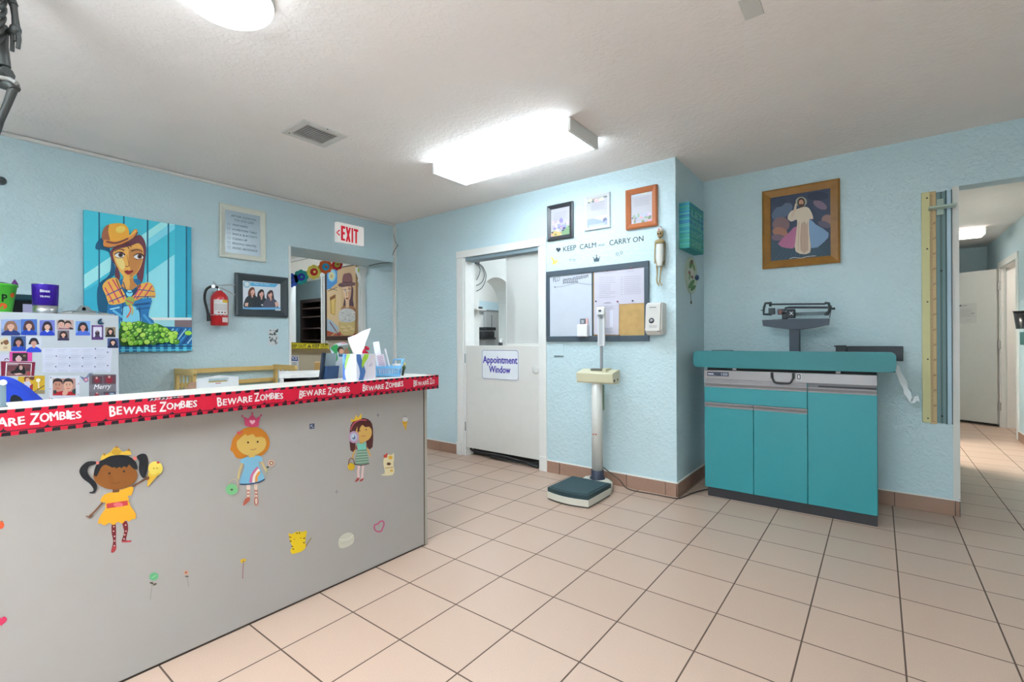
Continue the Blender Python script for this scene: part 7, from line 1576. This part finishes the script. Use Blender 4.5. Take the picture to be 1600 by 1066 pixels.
F.text('X', mxx - .011, mzz - .010, mxx + .012, .022, P(206, 212, 216), bold=.03)
b.add(F.v, F.f, F.mats[0]); p, q_ = BM(355, 275), BM(402, 335); b.box(p[0], q_[0], yb2 - .02, yb2 + .02, q_[1], p[1], bev=.002); part('poise', b, t3)
b = MB(P(96, 76, 76)); p, q_ = BM(318, 248), BM(385, 294); b.box(p[0], q_[0], yb2 - .02, yb2 + .01, q_[1], p[1], P(70, 66, 70)); p, q_ = BM(330, 256), BM(356, 290); b.box(p[0], q_[0], yb2 - .024, yb2 - .018, q_[1], p[1], P(140, 84, 76)); p, q_ = BM(236, 240), BM(290, 292); b.box(p[0], q_[0], yb2 - .018, yb2 + .01, q_[1], p[1], P(40, 56, 62)); part('counterweight', b, t3)
# black headboard bar at the right back of the tray
yb3 = 4.115
p, q_ = onY(1323, 541, yb3), onY(1411.5, 541, yb3); zlo = onY(1411.5, 564.5, yb3).z
t4 = thing('headboard_bar', 'long black headboard bar with a clamp behind the right end of the teal tray', 'scale part', ((p.x + q_.x) / 2, yb3, .948))
b = MB(P(34, 40, 48, rough=.4)); b.box(p.x, q_.x, yb3, yb3 + .03, zlo, p.z, bev=.004); part('bar', b, t4)
b = MB(BLACK); c0, c1 = onY(1306, 540, yb3 - .02), onY(1322, 547, yb3 - .02); b.box(c0.x, c1.x, yb3 - .02, yb3 + .02, c1.z - .02, c0.z + .001, bev=.003); b.box(c0.x - .02, c1.x, yb3 - .01, yb3 + .01, c1.z - .03, c1.z - .012); b.box(c0.x - .01, c0.x + .012, yb3 - .022, yb3 - .01, c0.z - .01, c0.z); part('clamp', b, t4)
b = MB(P(34, 40, 48)); b.box(p.x + .02, p.x + .05, yb3 + .002, yb3 + .028, .948, zlo + .01); part('bracket', b, t4)
# white strap
ys2 = 3.98; pts = [(1399, 572), (1403, 580), (1411.5, 597), (1416, 610), (1419.4, 618), (1425.5, 626), (1430, 623.5), (1436, 622.5)]
b = MB(P(232, 238, 242, rough=.7)); c_ = [onY(u, v, ys2) for (u, v) in pts]; c_ = [Vector(k) for k in smooth_open([tuple(k) for k in c_], 4)]; V = []
for i, k in enumerate(c_):
    dv = (c_[min(i + 1, len(c_) - 1)] - c_[max(i - 1, 0)]).normalized(); nrm = Vector((-dv.z, 0, dv.x)) * (.015 + .003 * math.sin(i)); V += [k + nrm + Vector((0, -.002, 0)), k - nrm + Vector((0, -.002, 0)), k - nrm + Vector((0, .002, 0)), k + nrm + Vector((0, .002, 0))]
n = len(c_); b.add(V, [(i * 4 + j, i * 4 + (j + 1) % 4, i * 4 + 4 + (j + 1) % 4, i * 4 + 4 + j) for i in range(n - 1) for j in range(4)])
single('white_strap', b, 'white strap hanging from the right end of the teal tray', 'strap')

# ================================================================== HALLWAY THINGS
F = None
b = MB(P(206, 204, 200)); 
def on_leaf(s, d, z): return rot @ Vector((s, d, z)) + hp
q1 = .87 - .06; 
def leaf_s(u, v):   # distance along the open door of a pixel
    d = ray(u, v); n_ = rot @ Vector((0, 1, 0)); o = hp + n_ * .0205; tt = (o - CP).dot(n_) / d.dot(n_); pnt = CP + d * tt; e = rot @ Vector((1, 0, 0)); return (pnt - hp).dot(e), pnt.z
s0, zt_ = leaf_s(1497, 475); s1, zb_ = leaf_s(1526, 505)
V = [on_leaf(s, d, z) for d in (.0203, .0213) for (s, z) in ((s0, zb_), (s1, zb_), (s1, zt_), (s0, zt_))]
b.add(V, [(0, 3, 2, 1), (4, 5, 6, 7), (0, 1, 5, 4), (1, 2, 6, 5), (2, 3, 7, 6), (3, 0, 4, 7)])
def lrect(a, c, e, g_, m, k=.0216):   # fractions of the sheet
    b.add([on_leaf(s0 + (s1 - s0) * x, k, zt_ + (zb_ - zt_) * y) for (x, y) in ((a, c), (e, c), (e, g_), (a, g_))], [(0, 1, 2, 3)], m)
lrect(.06, .07, .18, .13, P(60, 60, 66)); lrect(.2, .09, .5, .12, P(150, 148, 150))
for k in range(9): lrect(.08, .30 + k * .045, .75 + .06 * (k % 3), .312 + k * .045, P(176, 174, 174))
lrect(.72, .5, .88, .53, P(120, 118, 120)); lrect(.45, .82, .7, .84, P(176, 174, 174))
single('door_notice', b, 'paper notice taped on the open white door in the hallway', 'paper')
# black wall bin at the right edge and small dark box below
yw_ = 7.45; xw_ = 1.25
q0 = onX(1600, 485, 1.16); ztop = onY(1590, 487, yw_).z; zbot = onY(1592, 514, yw_).z
t = thing('wall_bin', 'black plastic bin hung on the hallway wall at the right edge of the photo', 'bin', (1.16, yw_, zbot))
b = MB(P(30, 30, 32, rough=.25)); x_l = onY(1583, 488, yw_).x; x_b = onY(1587.5, 514, yw_).x
n = 28; cxx = 1.248; V = []
for (z, r_, sx) in ((zbot, cxx - x_b, 1), (ztop, cxx - x_l, 1), (ztop, (cxx - x_l) * .93, 1), (zbot + .01, (cxx - x_b) * .9, 1)):
    for k in range(n): a = math.pi / 2 + math.pi * k / (n - 1); V.append((cxx + r_ * math.cos(a), yw_ + r_ * 1.0 * math.sin(a), z + (.03 * (1 - abs(math.cos(a))) if False else 0)))
F_ = [(i * n + k, i * n + k + 1, (i + 1) * n + k + 1, (i + 1) * n + k) for i in range(3) for k in range(n - 1)]
b.add(V, F_, None, True); b.add(V[:n], [tuple(range(n))]); b.add(V[3 * n:], [tuple(range(n))]); part('body', b, t)
b = MB(P(20, 20, 22, rough=.2)); b.tube([(cxx + (cxx - x_l) * 1.02 * math.cos(math.pi / 2 + math.pi * k / 20), yw_ + (cxx - x_l) * 1.02 * math.sin(math.pi / 2 + math.pi * k / 20), ztop) for k in range(21)], .006, n=6); part('rim', b, t)
g0, g1 = onX(1597.5, 519, 1.235), onX(1603, 538, 1.235)
b = MB(P(40, 84, 84)); b.box(1.215, 1.25, g1.y - .05, g0.y, onX(1598, 539, 1.235).z, onX(1598, 519, 1.235).z, bev=.004); single('wall_box', b, 'small dark teal box on the hallway wall under the black bin', 'box')

# ================================================================== CEILING THINGS
a0, a1, y0, y1 = -3.012, -2.728, 1.500, 1.800
t = thing('ceiling_vent', 'white louvred air vent in the ceiling left of the fluorescent light', 'air vent', ((a0 + a1) / 2, (y0 + y1) / 2, ZC - .012))
VW = P(206, 203, 198)
b = MB(VW); w = .045
b.box(a0, a1, y0, y0 + w, ZC - .008, ZC, bev=.002); b.box(a0, a1, y1 - w, y1, ZC - .008, ZC, bev=.002); b.box(a0, a0 + w, y0 + w, y1 - w, ZC - .008, ZC, bev=.002); b.box(a1 - w, a1, y0 + w, y1 - w, ZC - .008, ZC, bev=.002); part('frame', b, t)
b = MB(P(46, 46, 46)); b.box(a0 + w, a1 - w, y0 + w, y1 - w, ZC - .0012, ZC - .0004); part('duct', b, t)
for k in range(8):
    x = a0 + w + .004 + (a1 - a0 - 2 * w - .008) * (k + .5) / 8; b = MB(VW)
    b.box(x - .0018, x + .0018, y0 + w, y1 - w, ZC - .0065, ZC - .0015); part('slat', b, t)
b = MB(P(70, 70, 70)); q = onZ(452, 208, ZC - .009); b.cyl((q.x, q.y, ZC - .010), (q.x, q.y, ZC - .008), .005, n=8); q = onZ(512, 202, ZC - .009); b.cyl((q.x, q.y, ZC - .010), (q.x, q.y, ZC - .008), .005, n=8); part('screw', b, t)
q = [onZ(1155, 8, ZC), onZ(1166, 31, ZC), onZ(1195, 20, ZC), onZ(1187, 2, ZC)]
b = MB(P(206, 203, 198)); b.box(-.437, -.366, 2.04, 2.178, ZC - .004, ZC, bev=.001); single('ceiling_plate', b, 'small white cover plate on the ceiling at the top edge of the photo', 'cover plate')

# ---- dark skeleton decoration hanging near the camera, cut by the left edge
d_ = 1.62
def K(u, v, dd=0.0): return D(u, v, d_ + dd)
t = thing('hanging_skeleton', 'dark hanging skeleton decoration cut off by the top left edge of the photo', 'halloween decoration', tuple(K(-14, 200)))
SKB = mat((58, 60, 58), .45, noise=.2, name='dark_bone'); SKL_ = mat((150, 150, 146), .5, name='worn_bone')
cu = -14
b = MB(SKB); b.tube([K(cu, -62), K(cu, -30), K(cu - 1, 30), K(cu, 80), K(cu, 108)], [.012, .018, .016, .016, .018], n=10)
for k in range(7):
    v = -30 + k * 13; w_ = 22 - abs(k - 2.5) * 1.2
    for s_ in (1, -1): b.tube(smooth_open([tuple(K(cu, v - 4)), tuple(K(cu + s_ * w_ * .8, v, .03)), tuple(K(cu + s_ * w_, v + 8, -.01)), tuple(K(cu + s_ * w_ * .6, v + 16, -.05)), tuple(K(cu, v + 12, -.06))], 3), .0075, n=6)
b.tube([K(cu - 16, 40), K(cu - 4, 70), K(cu + 2, 104)], .02, n=8); b.tube([K(cu + 14, 40), K(cu + 16, 70), K(cu + 20, 104)], [.022, .018, .018], n=8); part('torso', b, t)
b = MB(SKB); b.ball(K(cu, -92), .05, .055, .065); b.ball(K(cu, -68), .035, .035, .03)
for s_ in (1, -1): b.ball(K(cu + s_ * 9, -95, -.05), .012, .012, .014, BLACK)
part('skull', b, t)
b = MB(SKB); b.ball(K(cu, 116), .060, .035, .022); b.tube([K(cu - 26, 112), K(cu, 120), K(cu + 28, 114)], [.02, .016, .022], n=8); part('pelvis', b, t)
b = MB(SKL_); b.tube([K(cu - 34, 128, -.02), K(cu - 20, 122, -.02), K(cu + 4, 119, -.04), K(cu + 20, 122, -.02), K(cu + 30, 124, -.02), K(cu + 40, 130, -.02)], .007, n=6); part('hip_wire', b, t)
for s_ in (1, -1):
    b = MB(SKB); f_ = lambda u: cu + s_ * (u - cu)
    b.tube([K(f_(-2), 128), K(f_(20), 134), K(f_(23), 140)], [.02, .022, .016], n=8); b.tube([K(f_(21), 138), K(f_(11), 164), K(f_(0), 188), K(f_(-6), 204)], [.013, .011, .011, .012], n=8); b.tube([K(f_(0), 200), K(f_(6), 250), K(f_(4), 292)], [.014, .010, .010], n=8) if s_ < 0 else b.tube([K(-6, 204), K(-14, 226)], [.012, .012], n=8)
    part('leg', b, t)
    b = MB(SKB); b.tube([K(f_(6), -34), K(f_(14), -10), K(f_(21), 8)], [.016, .012, .013], n=8); b.tube([K(f_(21), 8), K(f_(23.5), 26), K(f_(25), 42)], [.010, .009, .011], n=8); b.ball(K(f_(24), 47), .020, .016, .020)
    b.tube([K(f_(22), 46), K(f_(14), 52), K(f_(11), 50)], [.012, .010, .008], n=7)
    for (p0, p1, p2) in (((20, 52), (19.5, 66), (19, 80)), ((28, 50), (30, 62), (28, 76)), ((24, 52), (24, 58), (24, 64))): b.tube([K(f_(p0[0]), p0[1]), K(f_(p1[0]), p1[1]), K(f_(p2[0]), p2[1])], [.008, .006, .006], n=6)
    part('arm', b, t)
b = MB(P(90, 90, 88)); top_ = K(cu, -118); b.cyl(top_, (top_.x, top_.y, ZC), .002, n=5); part('hanging_string', b, t)
